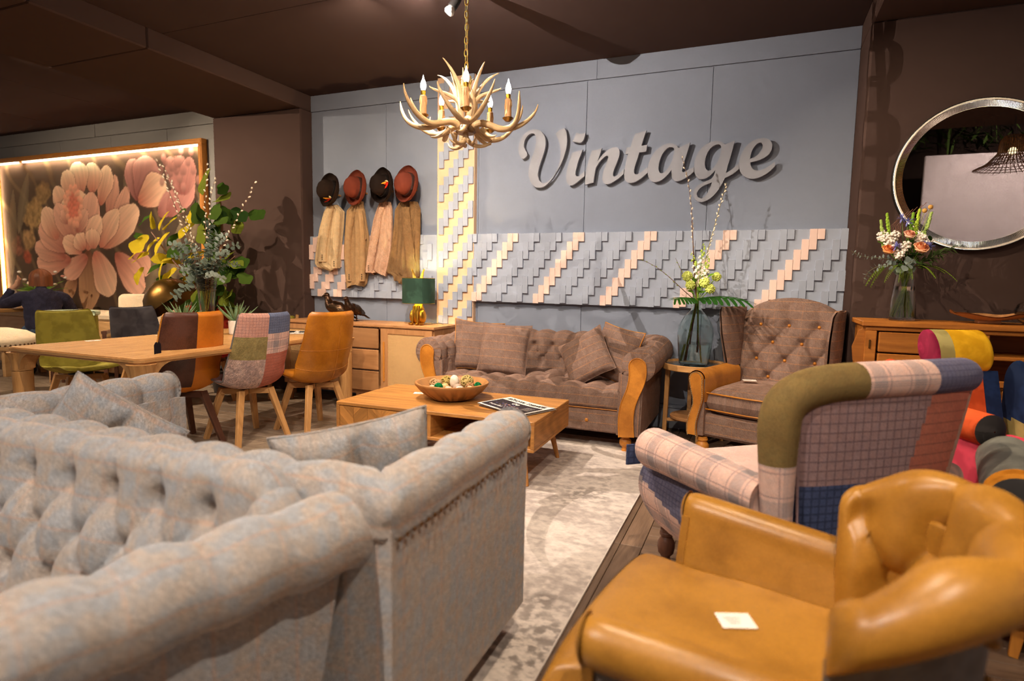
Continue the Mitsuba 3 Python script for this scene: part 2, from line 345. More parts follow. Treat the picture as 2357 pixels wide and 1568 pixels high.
panels(-9.5, -4.6, 2.0, 5.0, .098, False)
panels(1.86, 3.4, .1, 5.0, .098, False)
panels(-2.3, -.62, 4.2, 5.0, .098, True)
put(fl + '__outer_plank', far, 'wood:floor_grey'); tag(fl + '__outer_plank', kind='stuff')
# back wall: blue panels a metre wide with joints, a strip above, a baseboard
wb = S('wall_back', 'blue grey panelled back wall of the booth')
put(wb + '__core', bar(XL, XR, YW + .012, YW + .09, 0, ZC), 'paint:blue')
seams = [XL, -3.38, -2.39, -1.397, -.406, XR]
for a, b in zip(seams, seams[1:]): put(wb + '__panel', bar(a + .0015, b - .0015, YW, YW + .011, .2, 2.846, .0012), 'paint:blue', off=rng.uniform(-3, 3, 2))
put(wb + '__trim_strip', bar(XL, -1.32, YW - .006, YW + .011, 2.85, ZC, .002), 'paint:blue'); put(wb + '__trim_strip', bar(-1.318, XR, YW - .006, YW + .011, 2.85, ZC, .002), 'paint:blue')
bb = S('baseboard_back', 'blue baseboard along the back wall')
put(bb, [bar(XL, XR, YW - .016, YW + .011, 0, .17, .004), bar(XL, XR, YW - .024, YW + .011, .17, .2, .006)], 'paint:blue')
# left pier with its beam, right wall with its beam
k = S('wall_pier', 'brown fabric covered pier'); put(k, bar(-5.47, XL, 4.77, YW + .09, 0, ZB, .012), 'paint:brown')
k = S('ceiling_beam', 'brown ceiling beam over the dining area')
ys = [-3, .9, 2.4, 3.18, YW + .09]
for a, b in zip(ys, ys[1:]): put(k + '__panel', bar(-5.47, XL, a + .001, b - .001, ZB - .001, ZC + .1, .01), 'paint:brown', off=rng.uniform(-3, 3, 2))
k = S('wall_right', 'dark brown fabric wall behind the cabinet'); put(k, bar(XR, 3.6, 4.48, YW + .09, 0, ZB, .012), 'paint:brown')
k = S('ceiling_beam', 'brown ceiling beam at the right'); put(k, bar(XR, 3.6, 1.2, YW + .09, ZB - .001, ZC + .1, .012), 'paint:brown')
# ceilings of stretched dark fabric in lengths
ce = S('ceiling', 'dark brown fabric ceiling')
for y0, y1 in ((-3, .4), (.4, 1.85), (1.85, 3.3), (3.3, YW + .09)): put(ce + '__panel', bar(XL, XR, y0 + .001, y1 - .001, ZC, ZC + .06, .003), 'paint:ceiling', off=rng.uniform(-3, 3, 2))
for x0, x1 in ((-12, -9.6), (-9.6, -8.1), (-8.1, -6.7), (-6.7, -5.47)): put(ce + '__panel', bar(x0 + .001, x1 - .001, -1, YW + .09, ZC, ZC + .06, .003), 'paint:ceiling', off=rng.uniform(-3, 3, 2))
# wall of the far left bay
wl = S('wall_left', 'grey blue panelled wall behind the mural')
put(wl + '__core', bar(-12, -5.47, YW + .012, YW + .09, 0, ZC), 'paint:grey_blue')
for k in range(7):
    b = -5.4 - .97 * k; put(wl + '__panel', bar(b - .967, b, YW, YW + .011, 0, 2.848, .0015), 'paint:grey_blue', off=rng.uniform(-3, 3, 2))
for a, b in ((-12, -7.62), (-7.61, -5.47)): put(wl + '__trim_strip', bar(a, b, YW - .006, YW + .011, 2.852, ZC, .002), 'paint:grey_blue')
# rug
k = thing('area_rug', 'pale distressed rug under the coffee table and the sofas', 'rug')
n = 60; gx, gy = np.meshgrid(np.linspace(-2.62, -.553, 90), np.linspace(-.2, 4.33, 180), indexing='ij')
gz = .0075 + .0012 * meshkit.noise(np.stack([gx * 40, gy * 40, gx * 0], -1)); gx = gx + .002 * np.sin(gy * 5)
put(k, grid_mesh(np.stack([gx, gy, gz], -1)), 'rugmat', smooth=True)
put(k + '__edge', [bar(-.556, -.550, -.2, 4.33, 0, .009, .001), bar(-2.62, -.55, 4.327, 4.333, 0, .009, .001)], 'vc', '#c9bdb4', label='stitched pale rug border')
# ---------------------------------------------------------------- staggered wooden tiles
TW, TH = .0499, .1495
def tile_field(key, x0, nx, z0, z1, phase, colour, y, th=.018, skip=None, zorg=None):
    "raised tiles: in every column a tile, a gap as tall, a tile; each column half a tile higher than its left neighbour"
    for i in range(nx):
        z = (z0 if zorg is None else zorg) + ((i + phase) % 4) * TH / 2 - 2 * TH
        j = -1
        while z < z1:
            a, b = max(z, z0), min(z + TH, z1)
            if b - a > .02 and not (skip and skip(x0 + i * TW, a)):
                put(key + '__tile', bar(x0 + i * TW + .0006, x0 + (i + 1) * TW - .0006, y - th * float(rng.uniform(.85, 1.1)), y, a, b, .0012), 'vcs', C(colour(i, j)) * float(rng.uniform(.94, 1.04)))
            z += 2 * TH; j += 1
BLUE, PINK, PEACH = '#989fae', '#e2c3b5', '#dfb792'
yb = YW - .05
k = thing('wall_tile_band', 'long band of staggered blue and pink wooden tiles right of the tile column', 'tile panel')
put(k + '__backboard', bar(-2.43, XR, yb, YW - .001, .994, 1.602, .002), 'vcs', C(BLUE) * .97)
def stair(i, j, ph): return (i + ph - ((i + ph) % 4)) // 4 - j   # which diagonal staircase a tile belongs to
tile_field(k, -2.418, 60, .994, 1.602, 3, lambda i, j: PINK if stair(i, j, 3) % 3 == 1 else BLUE, yb, zorg=1.004)
k = thing('wall_tile_band', 'short band of staggered tiles behind the hanging coats', 'tile panel')
put(k + '__backboard', bar(XL, -2.79, yb, YW - .001, .994, 1.602, .002), 'vcs', C(BLUE) * .97)
tile_field(k, -4.28, 29, .994, 1.602, 1, lambda i, j: PINK if stair(i, j, 1) < 3 or (i * 7 + j * 3) % 9 == 0 else BLUE, yb)
k = thing('wall_tile_column', 'tall peach column with staggered blue wooden tiles behind the chandelier', 'tile panel')
put(k + '__backboard', bar(-2.785, -2.405, yb - .006, YW - .001, .3, 3.0, .002), 'vcs', C(PEACH))
tile_field(k, -2.76, 7, .3, 2.998, 0, lambda i, j: BLUE, yb - .006, zorg=.105)
# ================================================================ upholstery
def tuft(s, t, ds, dt, t0, rows, depth=.028, dimple=.03, s0=0., sig=.018, e=.42):
    "how far a buttoned surface lies below its fullest height"
    p = (s - s0) / ds; q = np.clip((t - t0) / dt, 0, rows - 1)
    h = (np.abs(np.sin(np.pi * (p - q / 2))) * np.abs(np.sin(np.pi * (p + q / 2)))) ** e
    k = np.round(q); off = (k % 2) / 2
    d2 = ((p - off - np.round(p - off)) * ds) ** 2 + (t - t0 - k * dt) ** 2
    return depth * (h - 1) - dimple * np.exp(-d2 / (2 * sig ** 2))
def resample(poly, step):
    poly = np.asarray(poly, float); d = np.concatenate([[0], np.cumsum(np.linalg.norm(np.diff(poly, axis=0), axis=1))])
    n = max(3, int(d[-1] / step)); t = np.linspace(0, d[-1], n)
    return np.stack([np.interp(t, d, poly[:, i]) for i in range(poly.shape[1])], 1), t
def roll_profile(zs, zt, r, lean=.02, end=-115, start=None):
    "(outward, z): up the inner face from the seat, over the roll and under it"
    cx, cz = lean + r, zt - r
    a = np.radians(np.linspace(180, end, 22))
    pts = [(0, zs if start is None else start)] + [(0, zs), (lean * .4, zs + .4 * (cz - zs))] + list(zip(cx + r * np.cos(a), cz + r * np.sin(a)))
    return np.array(pts)
def edge_profile(p, end):
    'a short straight drop with a crisp lower edge where the roll does not curl under'
    return p if end < -90 else np.vstack([p, p[-1] + [.001, -.022], p[-1] + [-.004, -.034], p[-1] + [-.03, -.036]])
def sweep(prof, length, step, disp, place, edge=.03):
    "prof (outward, z) carried along a length; disp(s, t) pushes it along its normal; place(s, o, z) -> xyz"
    pr, t = resample(prof, step)
    s = np.linspace(0, length, max(3, int(length / step)))
    n = np.gradient(pr, axis=0); n = np.stack([-n[:, 1], n[:, 0]], 1); n /= np.linalg.norm(n, axis=1, keepdims=True)
    Sg, Tg = np.meshgrid(s, t, indexing='ij')
    h = disp(Sg, Tg)
    o = pr[None, :, 0] + n[None, :, 0] * h; z = pr[None, :, 1] + n[None, :, 1] * h
    return place(Sg, o, z), np.stack([Sg, Tg], -1).reshape(-1, 2)
def put_sheet(key, P, uv, mat, flip=False, **k):
    return put(key, grid_mesh(P, flip=flip), mat, smooth=True, uv=uv, **k)
def put_split(key, P, rows, mats, uv=None, flip=False, closed_v=False, closed_u=False, labels_=None, col=None):
    "a grid cut into patches: rows(i, j) names the patch of every cell; each patch is an entry of its own with the whole sheet's normals"
    v, q = grid_mesh(P, closed_u=closed_u, closed_v=closed_v, flip=flip)
    f = np.vstack([q[:, [0, 1, 2]], q[:, [0, 2, 3]]])
    n = meshkit.arrays((v, f), True)[2]
    uv = arc_uv(P) if uv is None else uv
    nu, nv = np.asarray(P).shape[:2]
    cj = nv if closed_v else nv - 1
    ci = np.arange(len(q)) // cj; cjj = np.arange(len(q)) % cj
    pid = rows(ci, cjj); pid = np.concatenate([pid, pid])
    for i in np.unique(pid):
        ff = f[pid == i]; us, inv = np.unique(ff, return_inverse=True)
        put_raw(key, v[us], inv.reshape(-1, 3), n[us], uv[us], mats[int(i)])
def put_raw(key, v, f, n, uv, mat):
    parent, _, leaf = key.rpartition('__'); key = parent + '__' + fresh_part(parent, leaf)
    mm = CUR[-1]; v = v @ mm[:3, :3].T + mm[:3, 3]; n = n @ np.linalg.inv(mm[:3, :3]); n /= np.linalg.norm(n, axis=1, keepdims=True) + 1e-20
    bs, _, row = mat.partition(':')
    path = meshkit.write_ply((v, f), False, np.asarray(uv) + [100. * IDS[bs][row] + 50, 0], None, normals=n)
    scene[key] = {'type': 'ply', 'filename': path, 'face_normals': False, 'bsdf': {'type': 'ref', 'id': bs}}
    return key
def turned_foot(key, x, y, h, r, mat='wood:honey'):
    p = [(.0, 0), (.55, 0), (.62, .05), (.62, .14), (.5, .22), (.52, .27), (.9, .38), (1.0, .52), (.95, .66), (.7, .76), (.62, .8), (.8, .84), (.8, .9), (.72, .92), (.72, 1.0), (0, 1.0)]
    put(key, lathe([(r * a, h * b) for a, b in p], 20), mat, smooth=40, grain='z', T=M4(x, y, 0))
def cushion(th_key, w, h, t, mat, piping=None, seed=1, dent=0.0):
    "a scatter cushion standing in its own x-z plane, middle at the origin"
    r = np.random.default_rng(seed); n = 30
    a, b = np.meshgrid(np.linspace(-1, 1, n), np.linspace(-1, 1, n), indexing='ij')
    pinch = 1 - .085 * ((1 - a ** 2) * (np.abs(b) ** 3) + (1 - b ** 2) * (np.abs(a) ** 3)) * 1.0
    x = a * w / 2 * (1 - .07 * (1 - b ** 2) * np.abs(a) ** 4); z = b * h / 2 * (1 - .07 * (1 - a ** 2) * np.abs(b) ** 4)
    full = ((1 - a ** 4) * (1 - b ** 4)) ** .55
    q = np.stack([a * 2.1 + seed, b * 2.1, a * 0], -1)
    wr = (meshkit.fbm(q, 3, seed) - .5) * .035 * (1 - full * .4) * (1 - (a * b) ** 6)
    crease = dent * np.exp(-((a - .15 * b) / .16) ** 2) * np.clip(b + .7, 0, 1)
    sides = []
    for sgn in (-1, 1):
        y = sgn * (t / 2 * full - crease * full * (sgn < 0)) + wr * .4
        sides.append(np.stack([x, y, z], -1))
    for P, fl in zip(sides, (False, True)):
        v, q4 = grid_mesh(P, flip=not fl)
        sides[0 if not fl else 1] = (v, q4)
    v = np.vstack([sides[0][0], sides[1][0]]); q4 = np.vstack([sides[0][1], sides[1][1] + len(sides[0][0])])
    uv = np.tile(np.stack([x, z], -1).reshape(-1, 2), (2, 1))
    put(th_key + '__cover', (v, q4), mat, smooth=True, uv=uv, off=r.uniform(-2, 2, 2))
    rim = [(x[i, 0], wr[i, 0] * .4, z[i, 0]) for i in range(n)] + [(x[-1, j], wr[-1, j] * .4, z[-1, j]) for j in range(1, n)] + [(x[i, -1], wr[i, -1] * .4, z[i, -1]) for i in range(n - 2, -1, -1)] + [(x[0, j], wr[0, j] * .4, z[0, j]) for j in range(n - 2, -1, -1)]
    put(th_key + '__piping', tube(rim, .004, 6), piping or mat, smooth=True, label='contrast leather piping' if piping else None)
def sofa_arm(th, y0, y1, zs, zt, r, fab, side, xin, foot, ds=.15, dt=.11, rows=2, t0=.07, leather=None, lean=.02, step=.011, pleat_out=True, splay=0., depth=.024, face=True, dimple=.03, mitre=True, zb=None, end=-115, oxk=.25):
    """one rolled arm: inner tufted face and roll, outer panel, front. side = +1 or -1 (towards +x or -x); xin = x of its inner face"""
    prof = edge_profile(roll_profile(zs, zt, r, lean, end), end); zb = zb or zt
    Lh = y1 - y0
    def place(s, o, z):
        ys = y0 + s + (o * np.clip((s - Lh + .16) / .16, 0, 1) if mitre else 0)
        return np.stack([side * (xin + o) + side * splay * (y1 - ys), ys, z + (zb - zt) * np.clip((z - zs) / (zt - zs), 0, 1) * np.clip((s - Lh + .3) / .3, 0, 1)], -1)
    dsp = lambda s, t: tuft(s, t, ds, dt, t0, rows, depth, dimple, s0=ds * .55) * np.clip((t - .0) / .05, .0, 1) * np.clip(1.35 - (t - t0 - dt * (rows - 1)) / (r * 3.2), .25, 1) * np.clip((Lh - s) / .1, .0, 1) - .012 * (s > Lh - .005)
    P, uv = sweep(prof, Lh, step, dsp, place)
    put_sheet(th + '__arm', P, uv, fab, flip=side < 0)
    cx, cz = lean + r, zt - r
    ox = cx + oxk * r
    sh = lambda y: side * splay * (y1 - y)
    pan = hull([(side * (xin + o) + sh(y), y, z) for y in (y0 + .012, y1 + (ox if mitre else 0)) for o, z in ((.005, foot), (ox, foot), (ox + .01 * (end < -90), zt - 1.7 * r), (.02, zt - 1.5 * r))])
    put(th + '__side_panel', pan, fab, grain='z')
    if not face: return
    a = np.linspace(0, 2 * np.pi, 49)[:-1]
    R = np.linspace(.05, 1, 7); P = []
    for k, q in enumerate(R):
        rip = .006 * np.sin(a * 17) * (q ** 2) * (q < .99) + .012 * (1 - q ** 3)
        P.append(np.stack([side * (xin + cx + q * r * np.cos(a)) + sh(y0), y0 + .006 - rip, cz + q * r * np.sin(a)], -1))
    P = np.array(P); put(th + '__scroll_end', grid_mesh(P, closed_v=True, flip=side > 0), fab, smooth=True, uv=np.stack([P[..., 0], P[..., 2]], -1).reshape(-1, 2))
    fr = hull([(side * (xin + o) + sh(y0), y, z) for y in (y0, y0 + .02) for o, z in ((.0, foot), (ox - .01, foot), (ox, zt - 1.75 * r), (.005, zt - 1.5 * r))])
    put(th + '__arm_front', fr, fab, grain='z')
    if leather:
        t = np.linspace(0, 1, 40); w = .052 - .008 * np.sin(t * np.pi) ** 1 + .0 * t
        path = spline([(cx - .002, cz), (cx - .016, cz - 1.3 * r), (cx - .055, (cz + foot) * .5 - .02), (cx - .068, foot + .12), (cx - .06, foot - .005)], 40)
        tan = np.gradient(path, axis=0); tan /= np.linalg.norm(tan, axis=1, keepdims=True); nn = np.stack([-tan[:, 1], tan[:, 0]], 1)
        ww = np.interp(t, [0, .12, .35, .7, 1], [.058, .056, .046, .05, .052])[:, None]
        aa = np.linspace(0, np.pi, 14)[1:-1]
        capt = np.stack([path[0, 0] + .058 * np.cos(aa), path[0, 1] + .058 * np.sin(aa)], 1)
        left, right = path + nn * ww, path - nn * ww
        if left[0, 0] > right[0, 0]: left, right = right, left
        outline = np.vstack([right[::-1], capt, left])
        m = extrude([(p[0], p[1]) for p in outline], .022)
        v = m.vertices.copy(); m.vertices = np.stack([side * (xin + v[:, 0]) + sh(y0), y0 - .016 + v[:, 2] * 1.0, v[:, 1]], 1)
        if side > 0: pass
        m.fix_normals()
        put(th + '__arm_facing', m, leather, smooth=35, label='leather facing of the arm')
        pip = [(side * (xin + p[0]) + sh(y0), y0 - .016, p[1]) for p in outline]
        put(th + '__arm_facing_piping', tube(pip, .0045, 6), leather, smooth=True)
def chesterfield(th, W, D, zt, r, fab, zs=.44, foot=.13, leather=None, ds=.17, dt=.12, rows=2, tdepth=.03, seat_tuft=True, back_only=False, zb=None, lean=.05, step=.012, fab_feet='wood:honey', end=-115, oxk=.25, sides=(1, -1), splay=0., arm_rows=None):
    """origin: middle of the front on the floor; the sofa faces -y. W: between the middles of the two arm rolls"""
    xin = W / 2 - (.02 + r); zb = zb or zt
    # backrest: runs into the arms on a mitre
    yb = D - (.02 + 1.25 * r)
    prof = edge_profile(roll_profile(zs - .02, zb, r, .02, end), end)
    L2 = 2 * xin
    def place(s, o, z):
        x = -L2 / 2 + s; k = np.clip((np.abs(x) - L2 / 2 + .16) / .16, 0, 1)
        return np.stack([x + np.sign(x) * k * o, yb + o, z], -1)
    t0 = .10
    top = t0 + dt * (rows - 1)
    dsp = lambda s, t: tuft(s, t, ds, dt, t0, rows, tdepth, .035, s0=L2 / 2 + ds * .25) * np.clip(t / .06, .1, 1) * np.clip(1.3 - (t - top) / (r * 3.4), .3, 1) * np.clip(np.minimum(s, L2 - s) / .1, 0, 1) - .012 * (np.minimum(s, L2 - s) < .005)
    P, uv = sweep(prof, L2, step, dsp, place)
    put_sheet(th + '__backrest', P, uv, fab)
    xo = xin + (.02 + r) + oxk * r
    put(th + '__back_panel', hull([(x, y, z) for x in (-xo + .002, xo - .002) for y, z in ((yb + .04, foot), (D, foot), (D + (oxk - .25) * r, foot), (D + (oxk - .25) * r, zb - 1.5 * r), (yb + .05, zb - 1.5 * r))]), fab, grain='z')
    for s in sides: sofa_arm(th, 0, yb, zs - .02, zt, r, fab, s, xin, foot, leather=leather, ds=ds * .9, dt=dt * .95, rows=arm_rows or rows, step=step, splay=splay, depth=tdepth, zb=zb, end=end, oxk=oxk)
    # seat
    A = np.array([(yb + .05, zs), (.09, zs + .012), (.045, zs - .002), (.022, zs - .03), (.012, zs - .07), (.016, zs - .135), (.035, zs - .155)])
    pr, t = resample(A, step); s = np.linspace(-xin - .03, xin + .03, int(2 * xin / step))
    Sg, Tg = np.meshgrid(s, t, indexing='ij'); nn = np.gradient(pr, axis=0); nn = np.stack([-nn[:, 1], nn[:, 0]], 1); nn /= np.linalg.norm(nn, axis=1, keepdims=True); nn = -nn if nn[len(nn) // 3, 1] < 0 else nn
    Ls = yb - .02; rws = 3; dts = (Ls - .26) / 2
    h = tuft(Sg, Tg, .165, dts, .09, rws, .024, .022, s0=.08) * (1 if seat_tuft else 0) * np.clip((t[-1] - .03 - Tg) / .06, .12, 1)
    y = pr[None, :, 0] + nn[None, :, 0] * h; z = pr[None, :, 1] + nn[None, :, 1] * h
    put_sheet(th + '__seat', np.stack([Sg, y, z], -1), np.stack([Sg, Tg], -1).reshape(-1, 2), fab, flip=True)
    put(th + '__front_rail', box(2 * xin + .06, yb, zs - .15 - foot, .012, (0, yb / 2 + .022, (zs - .15 + foot) / 2)), fab, grain='x')
    if leather:
        put(th + '__seat_piping', tube([(x, .017, zs - .153) for x in np.linspace(-xin, xin, 20)], .004, 6), leather, smooth=True)
        for k in range(-3, 4): put(th + '__rail_button', ball(.013, (k * .235, .018, (zs - .15 + foot) / 2 - .005), 2, (1, .5, 1)), leather, smooth=True)
    for sx in (-1, 1):
        for y in (.06, D - .12): turned_foot(th + '__foot', sx * (xin + .055), y, foot, .042, fab_feet)
# ---------------------------------------------------------------- brown tweed sofa at the wall
th = thing('chesterfield_sofa', 'brown tweed buttoned sofa with tan leather arm facings standing against the blue wall', 'sofa')
with at(-1.552, 4.02, 0):
    chesterfield(th, 1.65, .86, .735, .115, 'cloth:brown_tweed', zs=.45, foot=.128, leather='leather:tan', ds=.165, dt=.12, rows=2, zb=.775, lean=.05)
for px, py, pz, rz, rx, ry, w, lab, pip, sd in (
        (-2.13, 4.42, .645, 32, -16, 6, .42, 'brown tweed cushion with leather piping at the left end of the brown sofa', 'leather:tan', 3),
        (-1.87, 4.36, .635, 4, -17, 2, .42, 'square brown tweed cushion, second from the left on the brown sofa', None, 4),
        (-1.17, 4.30, .625, -14, -22, -33, .38, 'tilted brown tweed cushion leaning in front of another on the brown sofa', None, 5),
        (-.97, 4.42, .65, -30, -16, 8, .42, 'brown tweed cushion with leather piping against the right arm of the brown sofa', 'leather:tan', 6)):
    th = thing('cushion', lab, 'cushion')
    with at(px, py, pz, rz=rz):
        with at(rx=rx):
            with at(ry=ry): cushion(th, w, w, .13, 'cloth:brown_tweed', pip, sd)
# ---------------------------------------------------------------- pale tweed sofa facing away from the camera
FT = 'cloth:light_tweed'
th = thing('chesterfield_sofa', 'pale tweed sofa facing the coffee table with its plain back and side towards us', 'sofa')
with at(-1.545, 1.79, 0, rz=180):
    chesterfield(th, 1.62, .75, .775, .072, FT, zs=.44, foot=.11, ds=.17, dt=.13, rows=2, step=.013, end=-25, oxk=.80)
    # studs under the right roll
    for k in range(26): put(th + '__stud', ball(.006, (-.879, .05 + k * .029, .648), 1, (.5, 1, 1)), 'metal', '#8a6a44', smooth=True)
for px, py, pz, rz, rx, ry, w, lab, sd, dent in ((-1.05, 1.39, .595, 43, 10, -9, .44, 'pale tweed cushion poking above the back of the pale sofa near its right end', 11, .05),
                                                 (-2.09, 1.33, .60, 38, 8, 36, .40, 'pale tweed cushion leaning in the far left corner of the pale sofa', 12, .04)):
    th = thing('cushion', lab, 'cushion')
    with at(px, py, pz, rz=rz):
        with at(rx=rx):
            with at(ry=ry): cushion(th, w, w * .9, .14, FT, None, sd, dent)
# ---------------------------------------------------------------- second pale sofa, back to back with the first, facing us
th = thing('chesterfield_sofa', 'pale tweed deep buttoned sofa nearest the camera, its rolled arm across the lower left', 'sofa')
def big_tuft():
    zs, zt, r, lean = .40, .80, .075, .10
    aa = np.radians(np.linspace(150, -70, 20))
    prof = np.array([(-.01, .40), (0, .44), (.02, .52), (.035, .60), (.075, .675)] + [(.145 + .060 * math.cos(a), .740 + .060 * math.sin(a)) for a in aa])
    L = 1.86
    place = lambda s, o, z: np.stack([-2.75 + s, .775 + o, z - .05 * np.clip((s - L + .07) / .07, 0, 1) ** 2], -1)
    dsp = lambda s, t: tuft(s, t, .152, .113, .09, 3, .026, .03, s0=.024, sig=.017, e=.40) * np.clip(1.1 - (t - .316) / .17, .10, 1)
    P, uv = sweep(prof, L, .0085, dsp, place)
    put_sheet(th + '__backrest', P, uv, FT)
    put(th + '__back_panel', bar(-2.75, -.84, .915, .95, .12, .66, .01), FT, grain='z')
    put(th + '__backrest_end', ball(1, (-.905, .915, .690), 3, (.05, .066, .066)), FT, smooth=True)
    # arm, splayed outwards towards the camera
    with at(-.725, 1.0, 0, rz=-16):
        prof = roll_profile(.38, .735, .088, .02, end=-120)
        place = lambda s, o, z: np.stack([-.19 + o, -s, z + .004 * np.sin(s * 37)], -1)
        Lh = 1.05
        dsp = lambda s, t: tuft(s, t, .15, .11, .08, 2, .026, .028, s0=.1) * np.clip(1.25 - (t - .19) / .24, .28, 1) * np.clip(s / .09, 0, 1)
        P, uv = sweep(prof, Lh, .009, dsp, place)
        P[:, :, 2] -= .0
        put_sheet(th + '__arm', P, uv, FT, flip=True)
        a = np.linspace(0, 2 * np.pi, 33)[:-1]; R = np.linspace(.02, 1, 7)
        E = np.array([np.stack([-.19 + .108 + q * .086 * np.cos(a), .028 * np.sqrt(1 - q * q * .999) + 0 * a, .735 - .088 + q * .086 * np.sin(a)], -1) for q in R])
        put(th + '__scroll_end', grid_mesh(E, closed_v=True), FT, smooth=True, uv=arc_uv(E))
        put(th + '__side_panel', hull([(x, y, z) for y0, y in ((-.15, -1.05),) for x in (-.17, -.07) for y, z in ((-.13, .1), (-1.05, .1), (-.02, .62), (-1.05, .62))]), FT, grain='z')
    Q = np.array([(.83, .42), (.40, .43), (.1, .43), (.06, .40), (.05, .30)])
    pr, t = resample(Q, .02); s = np.linspace(-2.75, -1.0, 80); Sg, Tg = np.meshgrid(s, t, indexing='ij')
    put_sheet(th + '__seat', np.stack([Sg, np.broadcast_to(pr[None, :, 0], Sg.shape), np.broadcast_to(pr[None, :, 1], Sg.shape)], -1), np.stack([Sg, Tg], -1).reshape(-1, 2), FT, flip=True)
    put(th + '__base', bar(-2.75, -1.02, .07, .90, .1, .30, .01), FT)
    for x, y in ((-.93, .86), (-2.65, .86), (-2.65, .12), (-1.12, .12)): turned_foot(th + '__foot', x, y, .12, .04)
big_tuft()
# ================================================================ coffee table with chevron drawer fronts
th = thing('coffee_table', 'low mango wood coffee table with chevron drawer fronts and splayed legs on the rug', 'coffee table')
CTX = (-1.80, 3.395, 0)
with at(*CTX, rz=1.2):
    hx, hy, zt, zb = .675, .355, .40, .222
    put(th + '__table_top', bar(-hx, hx, -hy, hy, zt - .022, zt, .003), 'wood:mango')
    put(th + '__bottom_board', bar(-hx, hx, -hy, hy, zb, zb + .02, .003), 'wood:mango')
    for s in (-1, 1): put(th + '__end_panel', bar(s * hx - .011 - s * .011, s * hx + .011 - s * .011, -hy, hy, zb + .02, zt - .022, .002), 'wood:mango', grain='y', tone=int(rng.integers(1, 40)))
    put(th + '__inner_panel', bar(-.012, .012, -hy + .004, hy - .004, zb + .02, zt - .022, .002), 'wood:mango', grain='y')
    put(th + '__back_board', bar(0, hx - .02, hy - .03, hy - .012, zb + .02, zt - .022, .002), 'wood:mango')
    # drawer on the left half, its front of slanted slips
    dr_ = th + '__drawer'
    put(dr_, bar(-hx + .024, -.014, -hy + .012, hy - .05, zb + .022, zt - .024, .002), 'wood:dark')
    from shapely.geometry import Polygon, box as sbox
    w = (hx - .04) / 6; frame = sbox(-hx + .026, zb + .024, -.016, zt - .026)
    for i in range(6):
        x0, x1 = -hx + .026 + i * w, -hx + .026 + (i + 1) * w; up = 1 if i % 2 else -1
        for j in range(-3, 5):
            z0 = zb + .02 + j * .078
            p = Polygon([(x0 + .0008, z0), (x1 - .0008, z0 + up * w * .95), (x1 - .0008, z0 + up * w * .95 + .0765), (x0 + .0008, z0 + .0765)]).intersection(frame)
            if p.is_empty or p.area < 1e-4: continue
            m = extrude(p, .012); v = m.vertices; m.vertices = np.stack([v[:, 0], -hy + .0015 - v[:, 2] + .012 + float(rng.uniform(-.001, .001)), v[:, 1]], 1); m.fix_normals()
            c = np.array([x0, 0, z0]); m2 = m.copy(); a = math.atan(.95) * up
            key = dr_ + '__slip'
            v2 = m2.vertices - c; uvm = np.stack([v2[:, 0] * math.cos(a) + v2[:, 2] * math.sin(a), -v2[:, 0] * math.sin(a) + v2[:, 2] * math.cos(a) + v2[:, 1] * .5], 1)
            put(key, m2, 'wood:mango', uv=uvm, tone=int(rng.integers(1, 60)), off=rng.uniform(-6, 6, 2))
    put(dr_ + '__knob', lathe([(0, 0), (.006, 0), (.006, .012), (.011, .016), (.011, .024), (0, .026)], 14), 'vcs', '#1d1a18', smooth=40, T=M4(-hx / 2 - .01, -hy + .002, .315, rx=90))
    for sx in (-1, 1):
        for sy in (-1, 1):
            p0, p1 = np.array([sx * (hx - .10), sy * (hy - .09), zb]), np.array([sx * (hx - .055), sy * (hy - .05), .008])
            put(th + '__leg', tube(np.linspace(p0, p1, 6), np.linspace(.021, .0125, 6), 16), 'wood:mango', smooth=40, grain='z')
# ================================================================ long dining table with rounded bracket legs
th = thing('dining_table', 'long oak dining table with thick rounded legs beside the pale sofa', 'dining table')
TX0, TX1, TY0, TY1, TZ = -4.56, -3.27, 2.29, 4.28, .70
sh = sbox(TX0 + .03, TY0 + .03, TX1 - .03, TY1 - .03).buffer(.03)
bo = [(x0 + (x1 - x0) * k, y0 + (y1 - y0) * k) for (x0, y0), (x1, y1) in (((TX0, TY0), (TX1, TY0)), ((TX1, TY0), (TX1, TY1)), ((TX1, TY1), (TX0, TY1)), ((TX0, TY1), (TX0, TY0))) for k in np.linspace(0, 1, 20, endpoint=False)]
def inset(x, y):
    "long edges bow inwards a little between the legs"
    f = lambda q, a, b: max(0, math.sin(math.pi * (q - a) / (b - a))) ** .5 * .012
    if abs(x - TX0) < 1e-6: x += f(y, TY0, TY1)
    if abs(x - TX1) < 1e-6: x -= f(y, TY0, TY1)
    return x, y
from shapely.geometry import Point
top = Polygon([inset(*p) for p in bo]).buffer(-.05).buffer(.05)
lv = [(0, -.012), (.004, -.004), (.012, 0)]
put(th + '__table_top', [move(extrude(top.buffer(-.010), .008), 0, 0, TZ - .008), move(extrude(top.buffer(-.002), .018), 0, 0, TZ - .024), move(extrude(top.buffer(-.012), .012), 0, 0, TZ - .036)], 'wood:pale' if False else 'wood:oak', grain='y')
